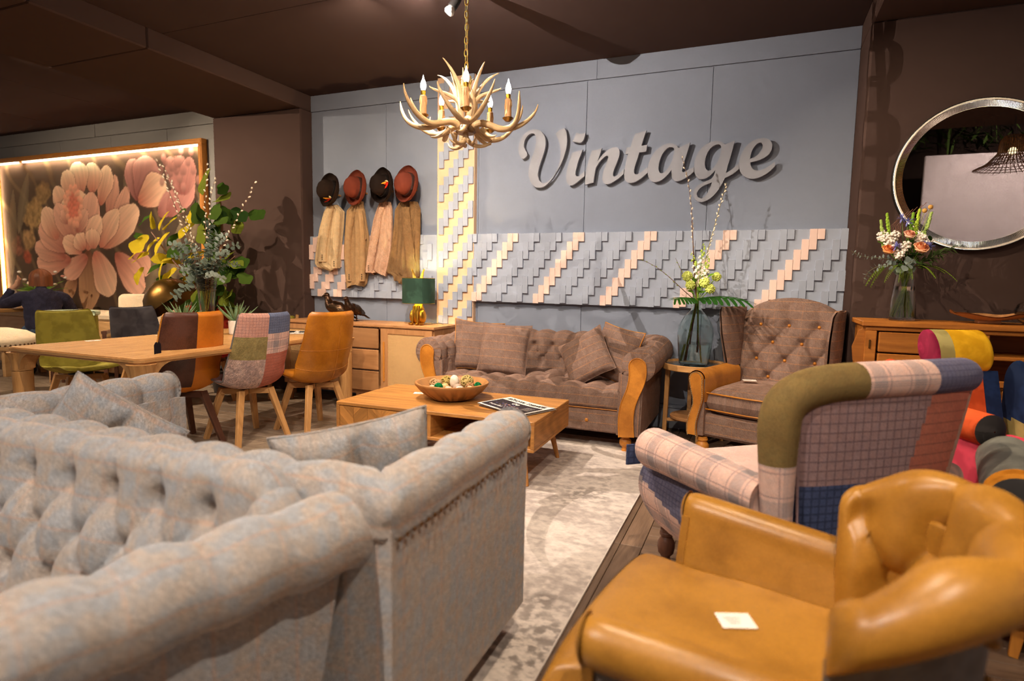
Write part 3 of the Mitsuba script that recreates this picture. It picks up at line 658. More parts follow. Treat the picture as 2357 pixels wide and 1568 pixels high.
for sx, x in ((1, TX0), (-1, TX1)):
    for sy, y in ((1, TY0), (-1, TY1)):
        cx, cy = x + sx * .062, y + sy * .062
        q = np.linspace(0, 1, 8)
        leg = lathe([(0, 0), (.050, 0), (.054, .006), (.056, .3), (.058, TZ - .16), (.0, TZ - .16)], 28)
        put(th + '__leg', leg, 'wood:oak', smooth=45, grain='z', T=M4(cx, cy, 0))
        # bracket: flares from the leg into both aprons
        prof = [(.058, TZ - .157), (.060, TZ - .11), (.066, TZ - .07), (.08, TZ - .036), (.0, TZ - .036)]
        br = [lathe([(0, TZ - .157)] + prof, 28)]
        for dx, dy in ((sx, 0), (0, sy)):
            a = np.linspace(0, np.pi / 2, 9); pts = []
            for t in a:
                o, z = .055 + .13 * (1 - math.cos(t)), TZ - .145 + .112 * math.sin(t)
                for w in (-.045, .045): pts.append((o, w, z))
            pts = [(0, -.045, TZ - .145), (0, .045, TZ - .145)] + pts
            for k in range(len(a) - 1):
                z0, z1, o0, o1 = pts[2 + 2 * k][2], pts[4 + 2 * k][2], pts[2 + 2 * k][0], pts[4 + 2 * k][0]
                h_ = hull([(o, w, z) for o, zz in ((o0, z0), (o1, z1), (0, z0), (0, z1)) for w in (-.045, .045) for z in (zz,)])
                h_.apply_transform(M4(rz=math.degrees(math.atan2(dy, dx)))); br.append(h_)
        put(th + '__bracket', br, 'wood:oak', smooth=30, grain='z', T=M4(cx, cy, 0))
# ================================================================ bucket dining chairs on crossed wooden legs
def bucket(W=.46, th_=.042, zs=.435, top=.935, rows=None, mats=None, key=None, quilt=0, n=56, m=40):
    "closed pad swept along back and seat; returns the grid and the fractions along it"
    line = spline([(.285, top), (.262, .80), (.228, .62), (.195, .50), (.135, zs - .02), (.03, zs - .035), (-.10, zs - .012), (-.20, zs + .004), (-.235, zs - .008)], n)
    d = np.concatenate([[0], np.cumsum(np.linalg.norm(np.diff(line, axis=0), axis=1))]); s = d / d[-1]
    T = np.gradient(line, axis=0); T /= np.linalg.norm(T, axis=1, keepdims=True); N = np.stack([T[:, 1], -T[:, 0]], 1)
    N = np.where((N[:, :1] * -1 + N[:, 1:] * 1) > 0, N, -N)          # towards the sitter
    w = np.interp(s, [0, .3, .5, .7, 1], [.40, .455, .475, .475, .44]) * W / .46
    e0 = np.clip(d / .055, 0, 1); e1 = np.clip((d[-1] - d) / .06, 0, 1)
    endw = 1 - .055 * (1 - np.sqrt(1 - (1 - e0) ** 2)) / .5 - .06 * (1 - np.sqrt(1 - (1 - e1) ** 2)) / .5
    endt = np.sqrt(np.clip(1 - (1 - np.clip(d / .018, 0, 1)) ** 2, 0, 1)) * np.sqrt(np.clip(1 - (1 - np.clip((d[-1] - d) / .02, 0, 1)) ** 2, 0, 1))
    a = np.arange(m) * 2 * np.pi / m
    ca = np.sign(np.cos(a)) * np.abs(np.cos(a)) ** .5; sa = np.sign(np.sin(a)) * np.abs(np.sin(a)) ** .75
    cup = np.interp(s, [0, .25, .45, .6, 1], [.035, .05, .085, .06, .03])
    P = np.zeros((n, m, 3))
    for i in range(n):
        x = ca * w[i] / 2 * endw[i]
        h = sa * th_ / 2 * endt[i] + cup[i] * (np.abs(ca) ** 2.2)
        if quilt:
            q = np.abs(np.sin(np.pi * d[i] / quilt)) ** .5 * np.abs(np.sin(np.pi * (x / .155 + .5))) ** .5
            h = h + np.where(sa > .15, .014 * (q - 1), 0)
        P[i] = np.stack([x, line[i, 0] + N[i, 0] * h, line[i, 1] + N[i, 1] * h], 1)
    return P, s, d, ca, sa
def wood_swivel_base(th, mat, zb=.395):
    put(th + '__swivel_plate', [move(trimesh.creation.cylinder(.085, .012, sections=28), 0, 0, zb - .012), move(trimesh.creation.cylinder(.03, .05, sections=20), 0, 0, zb - .03)], 'vcs', '#161413', smooth=40)
    for a in (45, 135, 225, 315):
        c, s = math.cos(math.radians(a)), math.sin(math.radians(a))
        put(th + '__leg', [beam((.02 * c, .02 * s, zb - .040), (.175 * c, .175 * s, zb - .042), (.042, .04)), beam((.163 * c, .163 * s, zb - .022), (.285 * c, .285 * s, 0), (.046, .036), (.036, .028))], mat, grain='z')
def dining_chair(label, x, y, rz, mats, regions, base='wood:oak', welt=None, zoff=0, top=.935, quilt=0, group=None, seatrz=0, category='dining chair'):
    th = thing('dining_chair', label, category, group)
    with at(x, y, zoff, rz=rz):
        wood_swivel_base(th, base)
        P, s, d, ca, sa = bucket(quilt=quilt, top=top)
        m = P.shape[1]
        xs = P[:, :, 0]
        uv = np.stack([np.repeat(d[:, None], m, 1), xs * 1.0], -1)
        # outer (back) and inner faces: unrolled lengths for the cloth
        uv = np.stack([xs, -np.repeat(d[:, None], m, 1)], -1).reshape(-1, 2)
        with at(rz=seatrz):
            put_split(th + '__seat_shell', P, lambda ci, cj: regions(d[ci], np.roll(xs, 0, 1)[ci, cj], (sa[cj] + sa[(cj + 1) % m]) / 2), mats, uv=uv, closed_v=True, flip=True)
            if welt:
                i0 = int(np.argmin(np.abs(ca - 1))); rim = P[:, 0, :]; rim2 = P[:, m // 2, :]
                w_ = np.vstack([rim[::-1][:-1], rim[:1] * .5 + rim2[:1] * .5, rim2[1:]])
                put(th + '__welt', tube(np.vstack([rim[2:-4][::-1]]), .006, 6), welt, smooth=True); put(th + '__welt', tube(rim2[2:-4], .006, 6), welt, smooth=True)
                topc = [P[2, 0], P[1, 2], P[1, m // 8], P[1, m // 4], P[1, 3 * m // 8], P[1, m // 2 - 2], P[2, m // 2]]
                put(th + '__welt', tube(topc, .006, 6), welt, smooth=True)
    return th
# seams as ridges for the amber chair
def seam_lines(th, x, y, rz, mat):
    P, s, d, ca, sa = bucket()
    back = np.where((sa < -.2))[0]
    mid = P[:, 3 * P.shape[1] // 4]
    with at(x, y, 0, rz=rz):
        put(th + '__seam', tube(mid[3:30] + [-.045, .0008, 0], .0016, 5), mat, smooth=True)
        for i in (15, 24):
            js = sorted(back, key=lambda j: P[i, j, 0]); put(th + '__seam', tube([P[i, j] for j in js], .0016, 5), mat, smooth=True)
CHAIRS = 'bucket chairs along the near side of the dining table'
lab = 'bucket dining chair in dark brown and orange leather at the near end of the table'
c1 = dining_chair(lab, -3.72, 2.88, -101, {0: 'leather:brown', 1: 'leather:orange', 2: 'leather:amber'},
                  lambda d, x, sa: np.where(sa > .25, 2, np.where(-x > .065 - 1.0 * np.clip(d - .42, 0, 1) ** 1.2, 1, 0)), base='wood:walnut', welt='leather:amber', top=.945)
PW = {0: 'cloth:pink_grid', 1: 'cloth:navy_grid', 2: 'cloth:olive_fleck', 3: 'cloth:pink_plaid', 4: 'cloth:flecked', 5: 'cloth:red_tweed', 6: 'cloth:mauve_grid'}
c2 = dining_chair('bucket dining chair in patchwork tweed between the brown and the amber leather chairs', -3.43, 3.21, -101, PW,
                  lambda d, x, sa: np.where(sa > .25, 6, np.where(-x < .045, np.where(d < .16, 0, np.where(d < .315, 2, 4)), np.where(d < .135, 1, np.where(d < .28, 3, 5)))), welt='cloth:grey_tweed')
c3 = dining_chair('bucket dining chair in plain amber leather nearest the sideboard', -3.17, 3.62, -104, {0: 'leather:amber_chair'}, lambda d, x, sa: np.zeros(len(d), int))
seam_lines(c3, -3.17, 3.62, -104, 'leather:tan')
c4 = dining_chair('olive green velvet dining chair with a quilted back across the table', -5.05, 3.05, 80, {0: 'velvet:green'}, lambda d, x, sa: np.zeros(len(d), int), quilt=.155, base='wood:oak', top=.875)
c5 = dining_chair('charcoal grey velvet dining chair with a quilted back across the table', -5.20, 3.74, 82, {0: 'velvet:grey'}, lambda d, x, sa: np.zeros(len(d), int), quilt=.155, base='wood:oak', top=.875)
c6 = dining_chair('bright red velvet dining chair at the far end of the table behind the aloes', -4.84, 4.10, 50, {0: 'velvet:red'}, lambda d, x, sa: np.zeros(len(d), int), base='wood:oak', top=.88)
# hang tag on the brown chair
th = thing('hang_tag', 'black printed swing tag hanging from the brown leather chair', 'tag')
def flat(key, pts, d, mat, col, T): put(key, extrude(pts, d), mat, col, T=T)
with at(-3.43, 2.53, .70, rz=-72):
    R90 = M4(rx=90)
    flat(th + '__card', [(-.032, -.07), (.032, -.07), (.032, .055), (.018, .072), (-.018, .072), (-.032, .055)], .0014, 'vc', '#26232a', R90)
    flat(th + '__picture', [(-.031, -.03), (.031, -.035), (.031, .0), (-.031, .012)], .0005, 'vc', '#b79aa5', M4(0, -.0014, 0, rx=90))
    rr = [(.018 * math.cos(t), .04 + .018 * math.sin(t)) for t in np.linspace(0, 2 * np.pi, 24)]
    put(th + '__emblem', tube([(x, -.0016, z) for x, z in rr], .0011, 5), 'vc', '#d8d4d8')
    put(th + '__emblem_mark', [bar(-.006, -.003, -.0022, -.0014, .032, .048, .0002), bar(-.003, .006, -.0022, -.0014, .045, .048, .0002), bar(-.003, .005, -.0022, -.0014, .038, .041, .0002)], 'vc', '#d8d4d8')
    for i in range(14):
        x, z = float(rng.uniform(-.027, .022)), float(rng.uniform(-.032, .004)); put(th + '__print', bar(x, x + .006, -.0021, -.0013, z, z + .006, .0002), 'vc', ['#e0dce0', '#8a3550', '#5a4a6a', '#c6b2bc'][i % 4])
    put(th + '__cord', tube([(0, 0, .066), (.004, .004, .10), (.02, .02, .14)], .0012, 5), 'vc', '#d6b070')
# ================================================================ oak sideboard with cane doors
th = thing('sideboard', 'oak sideboard with woven cane doors and three drawers against the blue wall', 'sideboard')
SX0, SX1, SYF, SYB, SZ = -4.24, -2.56, 4.42, 4.868, .775
def box_open(x0, x1, y0, y1, z0, z1, t=.02): return [bar(x0, x1, y0, y1, z1 - t, z1), bar(x0, x1, y0, y1, z0, z0 + t), bar(x0, x0 + t, y0, y1, z0, z1), bar(x1 - t, x1, y0, y1, z0, z1), bar(x0, x1, y1 - .01, y1, z0, z1)]
put(th + '__top', [move(extrude(sbox(SX0 - .012, SYF - .012, SX1 + .012, SYB).buffer(0), .018), 0, 0, SZ - .018), bar(SX0 - .006, SX1 + .006, SYF - .006, SYB, SZ - .026, SZ - .018, .002)], 'wood:sideboard')
put(th + '__carcass', box_open(SX0, SX1, SYF + .02, SYB, .16, SZ - .026) + [bar(SX1 - .7, SX1 - .68, SYF + .02, SYB, .16, SZ - .03), bar(SX0 + .55, SX0 + .57, SYF + .02, SYB, .16, SZ - .03)], 'wood:sideboard', grain='z')
put(th + '__plinth_rail', bar(SX0 + .03, SX1 - .03, SYF + .03, SYB - .04, .125, .16), 'wood:sideboard')
for x in (SX0 + .05, SX0 + .85, SX1 - .05):
    for y in (SYF + .06, SYB - .06): put(th + '__leg', lathe([(0, 0), (.018, 0), (.026, .125), (0, .125)], 18), 'wood:sideboard', smooth=40, grain='z', T=M4(x, y, 0))
def cane_door(x0, x1, z0, z1, handle):
    d = th + '__door'; name = put(d, [bar(x0, x0 + .075, SYF, SYF + .02, z0, z1, .003), bar(x1 - .075, x1, SYF, SYF + .02, z0, z1, .003), bar(x0 + .075, x1 - .075, SYF, SYF + .02, z1 - .05, z1, .003), bar(x0 + .075, x1 - .075, SYF, SYF + .02, z0, z0 + .03, .003)], 'wood:sideboard', grain='z')
    a0, a1, c0, c1 = x0 + .075, x1 - .075, z0 + .03, z1 - .05; p = .0118; st = []
    nx, nz = int((a1 - a0) / p), int((c1 - c0) / p)
    for i in range(nx + 1): st.append(bar(a0 + i * p - .0034, a0 + i * p + .0034, SYF + .008, SYF + .0105, c0, c1, .0003))
    for j in range(nz + 1): st.append(bar(a0, a1, SYF + .0075, SYF + .0115, c0 + j * p - .0034, c0 + j * p + .0034, .0003))
    put(name + '__cane_weave', st, 'vcs', '#c9a06c'); tag(name + '__cane_weave', kind='stuff', label='woven cane panel')
    if handle: put(name + '__handle', hull([(x, y, z) for z, w in ((z0 + .10, .006), (z0 + .11, .009), (z1 - .13, .009), (z1 - .12, .006)) for x in (handle - w, handle + w) for y in (SYF - .006, SYF + .01)]), 'wood:honey', grain='z')
cane_door(SX1 - .545, SX1 - .015, .165, SZ - .03, SX1 - .508)
cane_door(SX0 + .015, SX0 + .545, .165, SZ - .03, SX0 + .508)
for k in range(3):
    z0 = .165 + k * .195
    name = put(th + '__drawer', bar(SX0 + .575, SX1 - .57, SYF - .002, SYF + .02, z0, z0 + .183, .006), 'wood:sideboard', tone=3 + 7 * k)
    put(name + '__finger_pull', bar(SX0 + .58, SX1 - .575, SYF + .006, SYF + .022, z0 + .184, z0 + .194, .001), 'wood:dark')  # dark strip that colours in the shade of the gap above each drawer
# ================================================================ round side table
th = thing('side_table', 'round oak side table with dark inset top beside the wing chair', 'side table')
with at(-.405, 4.655, 0):
    zt = .575
    put(th + '__rim', lathe([(.225, zt - .03), (.25, zt - .03), (.254, zt - .026), (.254, zt + .012), (.250, zt + .016), (.240, zt + .016), (.236, zt + .002), (.225, zt - .004)], 60), 'wood:oak', smooth=40)
    put(th + '__inset_top', move(trimesh.creation.cylinder(.238, .012, sections=60), 0, 0, zt - .006), 'vcg', '#454b50', smooth=40)
    put(th + '__lower_shelf', lathe([(0, .16), (.17, .16), (.176, .166), (.176, .18), (.17, .186), (0, .186)], 44), 'wood:sideboard', smooth=40)
    for a in (195, 285, 15, 105):
        c, s = math.cos(math.radians(a)), math.sin(math.radians(a)); put(th + '__leg', beam((.215 * c, .215 * s, 0), (.205 * c, .205 * s, zt - .03), (.03, .042), (.034, .046)), 'wood:oak', grain='z')
    for a in (15, 105): put(th + '__cross_rail', beam((-.2 * math.cos(math.radians(a)), -.2 * math.sin(math.radians(a)), .145), (.2 * math.cos(math.radians(a)), .2 * math.sin(math.radians(a)), .145), (.02, .03)), 'wood:oak')
# ================================================================ teak cabinet on the right
th = thing('writing_cabinet', 'teak writing cabinet with drawers and open pigeonholes under the round mirror', 'cabinet')
KX0, KX1, KY0, KY1, KZ = .60, 1.95, 4.02, 4.42, .99
with at():
    put(th + '__top', bar(KX0 - .02, KX1 + .02, KY0 - .02, KY1 + .02, KZ - .03, KZ, .004), 'wood:teak')
    put(th + '__carcass', [bar(KX0, KX0 + .025, KY0, KY1, .05, KZ - .03), bar(KX1 - .025, KX1, KY0, KY1, .05, KZ - .03), bar(KX0, KX1, KY1 - .015, KY1, .05, KZ - .03), bar(KX0, KX1, KY0, KY1, .05, .08), bar(KX0, KX1, KY0, KY1, .56, .585)], 'wood:teak', grain='z')
    put(th + '__front_rail', [bar(KX0, KX1, KY0 - .004, KY0 + .03, KZ - .055, KZ - .03), bar(KX0, KX0 + .06, KY0 - .004, KY0 + .03, .05, KZ - .055), bar(KX0, KX1, KY0 - .004, KY0 + .03, KZ - .345, KZ - .31), bar(KX0 + .57, KX0 + .6, KY0, KY0 + .3, KZ - .31, KZ - .055), bar(KX0 + 1.0, KX0 + 1.03, KY0, KY0 + .3, KZ - .31, KZ - .055)], 'wood:teak')
    put(th + '__corbel', extrude([(0, 0), (.05, .02), (.06, .1), (.03, .2), (0, .22)], .025), 'wood:teak', T=M4(KX0 + .0, KY0 + .02, KZ - .26, rx=90, rz=180))
    put(th + '__shelf', bar(KX0 + .6, KX0 + 1.0, KY0 + .01, KY1 - .02, KZ - .195, KZ - .175), 'wood:teak')
    put(th + '__hole_back', bar(KX0 + .6, KX0 + 1.0, KY1 - .05, KY1 - .04, KZ - .31, KZ - .055), 'wood:teak')
    for x0, x1 in ((KX0 + .07, KX0 + .565), (KX0 + 1.035, KX0 + 1.32)):
        for z0, z1 in ((KZ - .18, KZ - .062), (KZ - .305, KZ - .188)):
            d = put(th + '__drawer', bar(x0, x1, KY0 - .008, KY0 + .25, z0, z1, .005), 'wood:teak', tone=int(rng.integers(1, 40)))
            for xx in ((x0 + .24,) if x0 < 1 else (x0 + .14,)): put(d + '__knob', lathe([(0, 0), (.008, 0), (.008, .012), (.019, .022), (.02, .030), (.012, .038), (0, .040)], 18), 'vcs', '#4a3226', smooth=40, T=M4(xx, KY0 - .006, (z0 + z1) / 2, rx=90))
    for k, (x0, x1) in enumerate(((KX0 + .06, KX0 + .66), (KX0 + .68, KX0 + 1.28))): put(th + '__lower_door', bar(x0, x1, KY0 - .002, KY0 + .02, .1, KZ - .36, .006), 'wood:teak', grain='z', tone=5 + 3 * k)
    put(th + '__hinge', bar(KX0 + .02, KX0 + .03, KY0 - .014, KY0 + .01, KZ - .16, KZ - .11, .002), 'metal', '#8a6a3a')
    for x in (KX0 + .04, KX1 - .04):
        for y in (KY0 + .04, KY1 - .04): put(th + '__foot', box(.07, .07, .05, .006, (x, y, .025)), 'wood:teak')
# ================================================================ armchairs
def shell(plan, z0, ztop, thick, n=60, lean=0., nz=30, m=None):
    "a standing wall along a plan curve: returns inner and outer points for (along, up)"
    c = spline(plan, n); T = np.gradient(c, axis=0); T /= np.linalg.norm(T, axis=1, keepdims=True); N = np.stack([T[:, 1], -T[:, 0]], 1)
    return c, N
def pad(P0, key, mat, **k): put(key, P0, mat, smooth=30, **k)
def rbox(sx, sy, sz, r=.03, c=(0, 0, 0)):
    "box with round edges"
    v = []
    for s in np.ndindex(2, 2, 2):
        o = (np.array(s) * 2 - 1) * (np.array([sx, sy, sz]) / 2 - r); v.append(trimesh.creation.icosphere(2, r).vertices + o)
    m = hull(np.vstack(v)); m.apply_translation(c); return m
# ---- brown tweed wing chair
BT = 'cloth:brown_tweed'
th = thing('wing_chair', 'tall brown tweed wing chair with buttoned back and tan leather studded arms beside the cabinet', 'armchair')
with at(.10, 4.36, 0, rz=-20):
    zs, W, D = .46, .40, .40
    put(th + '__seat_base', box(.66, .66, .16, .02, (0, -.02, .24)), BT, grain='x')
    n = 34; a, b = np.meshgrid(np.linspace(-1, 1, n), np.linspace(-1, 1, n), indexing='ij')
    full = ((1 - a ** 6) * (1 - b ** 6)) ** .3
    sq = lambda q: np.sign(q) * np.abs(q) ** .9
    for sg, z0 in ((1, .40), (-1, .40)):
        P = np.stack([a * .285, -.02 + b * .335 - .02 * (1 - a * a) * (b < -.2), z0 + sg * .085 * full + .02 * full * (sg > 0)], -1)
        put_sheet(th + '__seat_cushion', P, np.stack([a * .285, b * .335], -1).reshape(-1, 2), BT, flip=sg > 0)
    for z in (.352, .462): put(th + '__seat_piping', tube([(-.283, -.2, z), (-.282, -.355, z), (0, -.378, z), (.282, -.355, z), (.283, -.2, z)], .0055, 6), 'leather:tan', smooth=True)
    # backrest: buttoned, leaning, with an arched top
    w = .33; s = np.linspace(-w, w, 64); t = np.linspace(0, 1, 64); Sg, Tg = np.meshgrid(s, t, indexing='ij')
    Hh = .655 + .085 * np.cos(np.clip(Sg / w, -1, 1) * np.pi / 2) ** .8 - .03 * (np.abs(Sg) / w) ** 4
    z = .36 + Tg * Hh; L = Tg * Hh
    h = tuft(Sg, L, .20, .125, .165, 4, .035, .038, s0=.10 * 0 + .10, sig=.022, e=.45) * np.clip((w - np.abs(Sg)) / .06, .15, 1) * np.clip(L / .1, .1, 1) * np.clip((Hh - L) / .05, .1, 1)
    rnd = -.075 * (1 - np.sqrt(np.clip(1 - (1 - np.clip((Hh - L) / .09, 0, 1)) ** 2, 0, 1))) - .03 * (np.abs(Sg) / w) ** 6
    y = .185 + .21 * (z - .36) + (-h - rnd)
    put_sheet(th + '__backrest', np.stack([Sg, y, z], -1), np.stack([Sg, L], -1).reshape(-1, 2), BT)
    for k in range(4):
        for j in (-2, -1, 0, 1, 2):
            x = .10 + (k % 2) * .10 + j * .20; 
            if abs(x) > w - .05: continue
            zz = .36 + .165 + .125 * k; put(th + '__button', ball(.0115, (x, .185 + .21 * (zz - .36) + .060, zz), 2), 'leather:tan', smooth=True)
    put(th + '__outer_back', hull([(x, yy, zz) for x, zz in ((-.33, .17), (.33, .17), (-.33, .98), (.33, .98), (-.2, 1.06), (.2, 1.06)) for yy in (.30 + .21 * (zz - .36), .355 + .17 * (zz - .36))]), 'leather:tan', grain='z')
    for sx in (-1, 1):
        # wing: a padded sheet from the top of the back forwards and down to the arm
        q = np.linspace(0, 1, 20); e = np.linspace(-1, 1, 17); Q, E = np.meshgrid(q, e, indexing='ij')
        zt_ = np.interp(Q, [0, .12, .3, .65, 1], [1.02, 1.025, .99, .80, .60]); front = np.interp(Q, [0, .1, .3, .6, 1], [.13, .06, .02, .03, .10])
        backy = .20 + .21 * (zt_ - .36) + .07
        th2 = .036 * np.sqrt(np.clip(1 - E ** 2, 0, 1)) + .006
        u = (E + 1) / 2
        for k, sd in enumerate((-1, 1)):
            yy = backy + (front - backy) * u
            xx = sx * (.335 + .05 * u * (1 - Q) + sd * th2 * np.sqrt(np.clip(np.sin(np.pi * np.clip(Q * .5 + .08, 0, .5)), 0, 1)))
            put_sheet(th + '__wing', np.stack([xx, yy, zt_], -1), np.stack([yy, zt_], -1).reshape(-1, 2), BT if sd * sx == -sx or True else BT, flip=(sd * sx > 0))
        # arm: rolled leather
        prof = roll_profile(.40, .615, .062, .0, end=-130)
        place = lambda s, o, z: np.stack([sx * (.275 + o + .0 * s), -.385 + s, z], -1)
        P, uv = sweep(prof, .60, .012, lambda s, t: -.003 * np.cos(s * 60) * np.exp(-s / .05), place)
        put_sheet(th + '__arm', P, uv, 'leather:tan', flip=sx < 0)
        put(th + '__arm_side', hull([(sx * x, y, z) for y in (-.375, .36) for x, z in ((.28, .17), (.345, .17), (.355, .52), (.28, .56))]), BT, grain='z')
        cx, cz = .337, .553; path = spline([(cx, cz), (cx - .012, .47), (cx - .018, .40), (cx + .006, .31), (cx + .012, .17)], 30)
        wv = np.interp(np.linspace(0, 1, 30), [0, .2, .5, .75, 1], [.05, .044, .030, .034, .034])
        lf, rt = path + np.stack([-wv, wv * 0], 1), path + np.stack([wv, wv * 0], 1)
        ap = np.linspace(0, np.pi, 12)[1:-1]; cap_ = np.stack([cx + .05 * np.cos(ap), cz + .05 * np.sin(ap)], 1)
        out = np.vstack([rt[::-1], cap_, lf]); m = extrude([tuple(p) for p in out], .02); v = m.vertices; m.vertices = np.stack([sx * v[:, 0], -.400 + v[:, 2], v[:, 1]], 1); m.fix_normals()
        put(th + '__arm_facing', m, 'leather:tan', smooth=35)
        st, _ = resample(out * 1.0, .0125); cen = out.mean(0)
        put(th + '__studs', [ball(.0046, (sx * (p[0] + (cx - p[0]) * .1), -.401, p[1] - .003), 1, (1, .6, 1)) for p in st], 'metal', '#b0a48e', smooth=True)
        turned_foot(th + '__foot', sx * .30, -.33, .155, .045)
        put(th + '__rear_leg', beam((sx * .29, .34, 0), (sx * .28, .28, .17), (.03, .03), (.045, .045)), 'wood:honey', grain='z')
# ---- patchwork armchair seen from behind
th = thing('armchair', 'patchwork tweed armchair seen from behind with olive and plaid roll along its back', 'armchair')
with at(.165, 2.42, 0, rz=-141):
    PM = ['cloth:mauve_grid', 'cloth:rust_line', 'cloth:taupe', 'cloth:blue_grid', 'cloth:dark_base']
    plan = [(.37, .345), (.30, .385), (.15, .40), (0, .405), (-.18, .397), (-.36, .36), (-.475, .26), (-.51, .12)]
    n, nz = 90, 40; c, N = shell(plan, 0, 0, 0, n)
    if (N * c).sum() < 0: N = -N
    ph = np.linspace(1, -1, n); top = .875 - .05 * np.clip((-ph - .55) / .45, 0, 1) ** 2; u = np.linspace(0, 1, nz); P = np.zeros((n, nz, 3)); z0 = .17
    for i in range(n):
        zz = z0 + (top[i] - z0) * u; k = 1 - u
        tp = -(.055 + .20 * np.clip(-ph[i] - .25, 0, 1) ** 1.0) * k ** 1.15
        P[i, :, :2] = c[i] + N[i] * tp[:, None] + np.array([.10 * np.clip(-ph[i] - .2, 0, 1), 0]) * (k ** 1.2)[:, None]; P[i, :, 2] = zz
    def patch_id(ci, cj):
        p, z = ph[ci], P[ci, cj, 2]; v = z - .60
        return np.where(z < .235, 4, np.where((p > .10 - .05 * v) & (z < .585), 3, np.where(p > .08 - .45 * v, 0, np.where(p > -.28 - .5 * v, 1, 2))))
    put_split(th + '__outer_back', P, patch_id, dict(enumerate(PM)), uv=arc_uv(P), flip=True)
    Pi = np.zeros((n, 20, 3)); ui = np.linspace(0, 1, 20)
    for i in range(n): Pi[i, :, :2] = c[i] - N[i] * (.12 + .02 * np.sin(np.pi * ui))[:, None]; Pi[i, :, 2] = .40 + (top[i] - .40) * ui
    put_sheet(th + '__inner_back', Pi, arc_uv(Pi), 'cloth:blush')
    # padded border: up the near side of the back, along its top, ending in a soft point on the far wing
    path = spline([(.362, .345, .30), (.372, .338, .50), (.378, .332, .72), (.362, .335, .835), (.29, .350, .885), (.15, .362, .902), (0, .366, .905), (-.18, .357, .905), (-.36, .315, .90), (-.475, .22, .88), (-.50, .155, .86)], 150)
    q = np.linspace(0, 1, 150); rad = np.interp(q, [0, .12, .26, .9, .965, 1], [.038, .046, .060, .060, .048, .012])
    m = tube(path, rad, 24, cap=False); R = np.asarray(m.vertices).reshape(150, 24, 3)
    L = np.concatenate([[0], np.cumsum(np.linalg.norm(np.diff(path, axis=0), axis=1))]); uvr = np.stack([np.repeat(L[:, None], 24, 1), np.repeat((np.arange(24) / 24 * .37)[None], 150, 0)], -1).reshape(-1, 2)
    RM = ['cloth:pink_plaid', 'cloth:olive', 'cloth:slate_grid', 'cloth:blush']; lq = L / L[-1]
    put_split(th + '__back_border', R, lambda ci, cj: np.where(lq[ci] < .235, 4, np.where(lq[ci] < .52, 1, np.where(lq[ci] < .70, 0, np.where(lq[ci] < .875, 2, 3)))), {**dict(enumerate(RM)), 4: 'cloth:pink_plaid'}, uv=uvr, closed_v=True)
    put(th + '__border_piping', tube([p + np.array([0, .012, -.058]) if i > 34 else p + np.array([-.050, .03, 0]) for i, p in enumerate(path[:140:3] if False else path[14:140])], .0045, 6), 'cloth:mauve_grid', smooth=True)
    for sx in (-1, 1):
        ar, zarm, L_ = .082, .60, .80 * .88
        # fat roll of the arm, thicker at its front
        axis = spline([(sx * .375, .30, .525), (sx * .392, .05, .525), (sx * .405, -.20, .522), (sx * .41, -.37, .515)], 50); rr = np.interp(np.linspace(0, 1, 50), [0, .5, .93, .98, 1], [.066, .076, .084, .070, .03])
        m = tube(axis, rr, 28, cap=True); V_ = np.asarray(m.vertices); la = np.linspace(0, .7, 50)
        uvm = np.vstack([np.stack([np.repeat((np.arange(28) / 28 * .5)[None], 50, 0), np.repeat(la[:, None], 28, 1)], -1).reshape(-1, 2), [[0, 0], [.2, .7]]])
        put(th + '__arm', m, 'cloth:pink_plaid', smooth=True, uv=uvm)
        ys = np.linspace(-.38, .30, 30); zz = np.linspace(.16, .51, 22); Y, Z = np.meshgrid(ys, zz, indexing='ij'); k = (Z - .16) / .35
        X = sx * (.335 + .085 * np.sin(np.pi * np.clip(k * .9 + .02, 0, 1)) ** .9 * np.clip((.34 - Y) / .3, .35, 1)); S_ = np.stack([X, Y - .045 * np.sin(np.pi * k) * np.clip((-Y - .1) / .28, 0, 1), Z], -1)
        put_split(th + '__arm_side', S_, lambda ci, cj: np.where(zz[cj] > .36 - .22 * (ys[ci] + .38) / .68, 0, 1), {0: 'cloth:slate_grid', 1: 'cloth:pink_plaid'}, uv=np.stack([Y, Z], -1).reshape(-1, 2), flip=sx > 0)
        Pf = np.stack([np.stack([np.full(22, .19), S_[0, :, 1] + .004, zz], 1), np.stack([np.full(22, .29), S_[0, :, 1] - .012, zz], 1), np.stack([np.abs(S_[0, :, 0]), S_[0, :, 1], zz], 1)]) * [sx, 1, 1]
        put_sheet(th + '__arm_front', Pf, arc_uv(Pf), 'cloth:slate_grid', flip=sx < 0)
        Pq = np.stack([np.stack([np.full(12, sx * .30), np.full(12, y), np.linspace(.38, .56, 12)], 1) for y in np.linspace(-.38, .28, 12)]); put_sheet(th + '__arm_inner', Pq, arc_uv(Pq), 'cloth:blush', flip=sx > 0)
        put(th + '__rear_leg', beam((sx * .30, .40, 0), (sx * .25, .25, .20), (.03, .035), (.05, .05)), 'wood:honey', grain='z'); turned_foot(th + '__foot', sx * .33, -.33, .165, .036, 'wood:walnut')
    put(th + '__price_flag', hull([(.455 + dx, -.425 + dx * .4, z) for dx in (-.045, .02) for z in (.405, .49)] + [(.43, -.42, .40)]) if False else bar(.395, .465, -.462, -.455, .41, .50, .002), 'cloth:blue_grid', label='blue swatch hanging at the arm front')
    put(th + '__seat', rbox(.58, .62, .17, .045, (0, -.10, .40)), 'cloth:blush', smooth=40); put(th + '__seat_base', box(.62, .66, .15, .02, (0, -.04, .25)), 'cloth:pink_plaid')
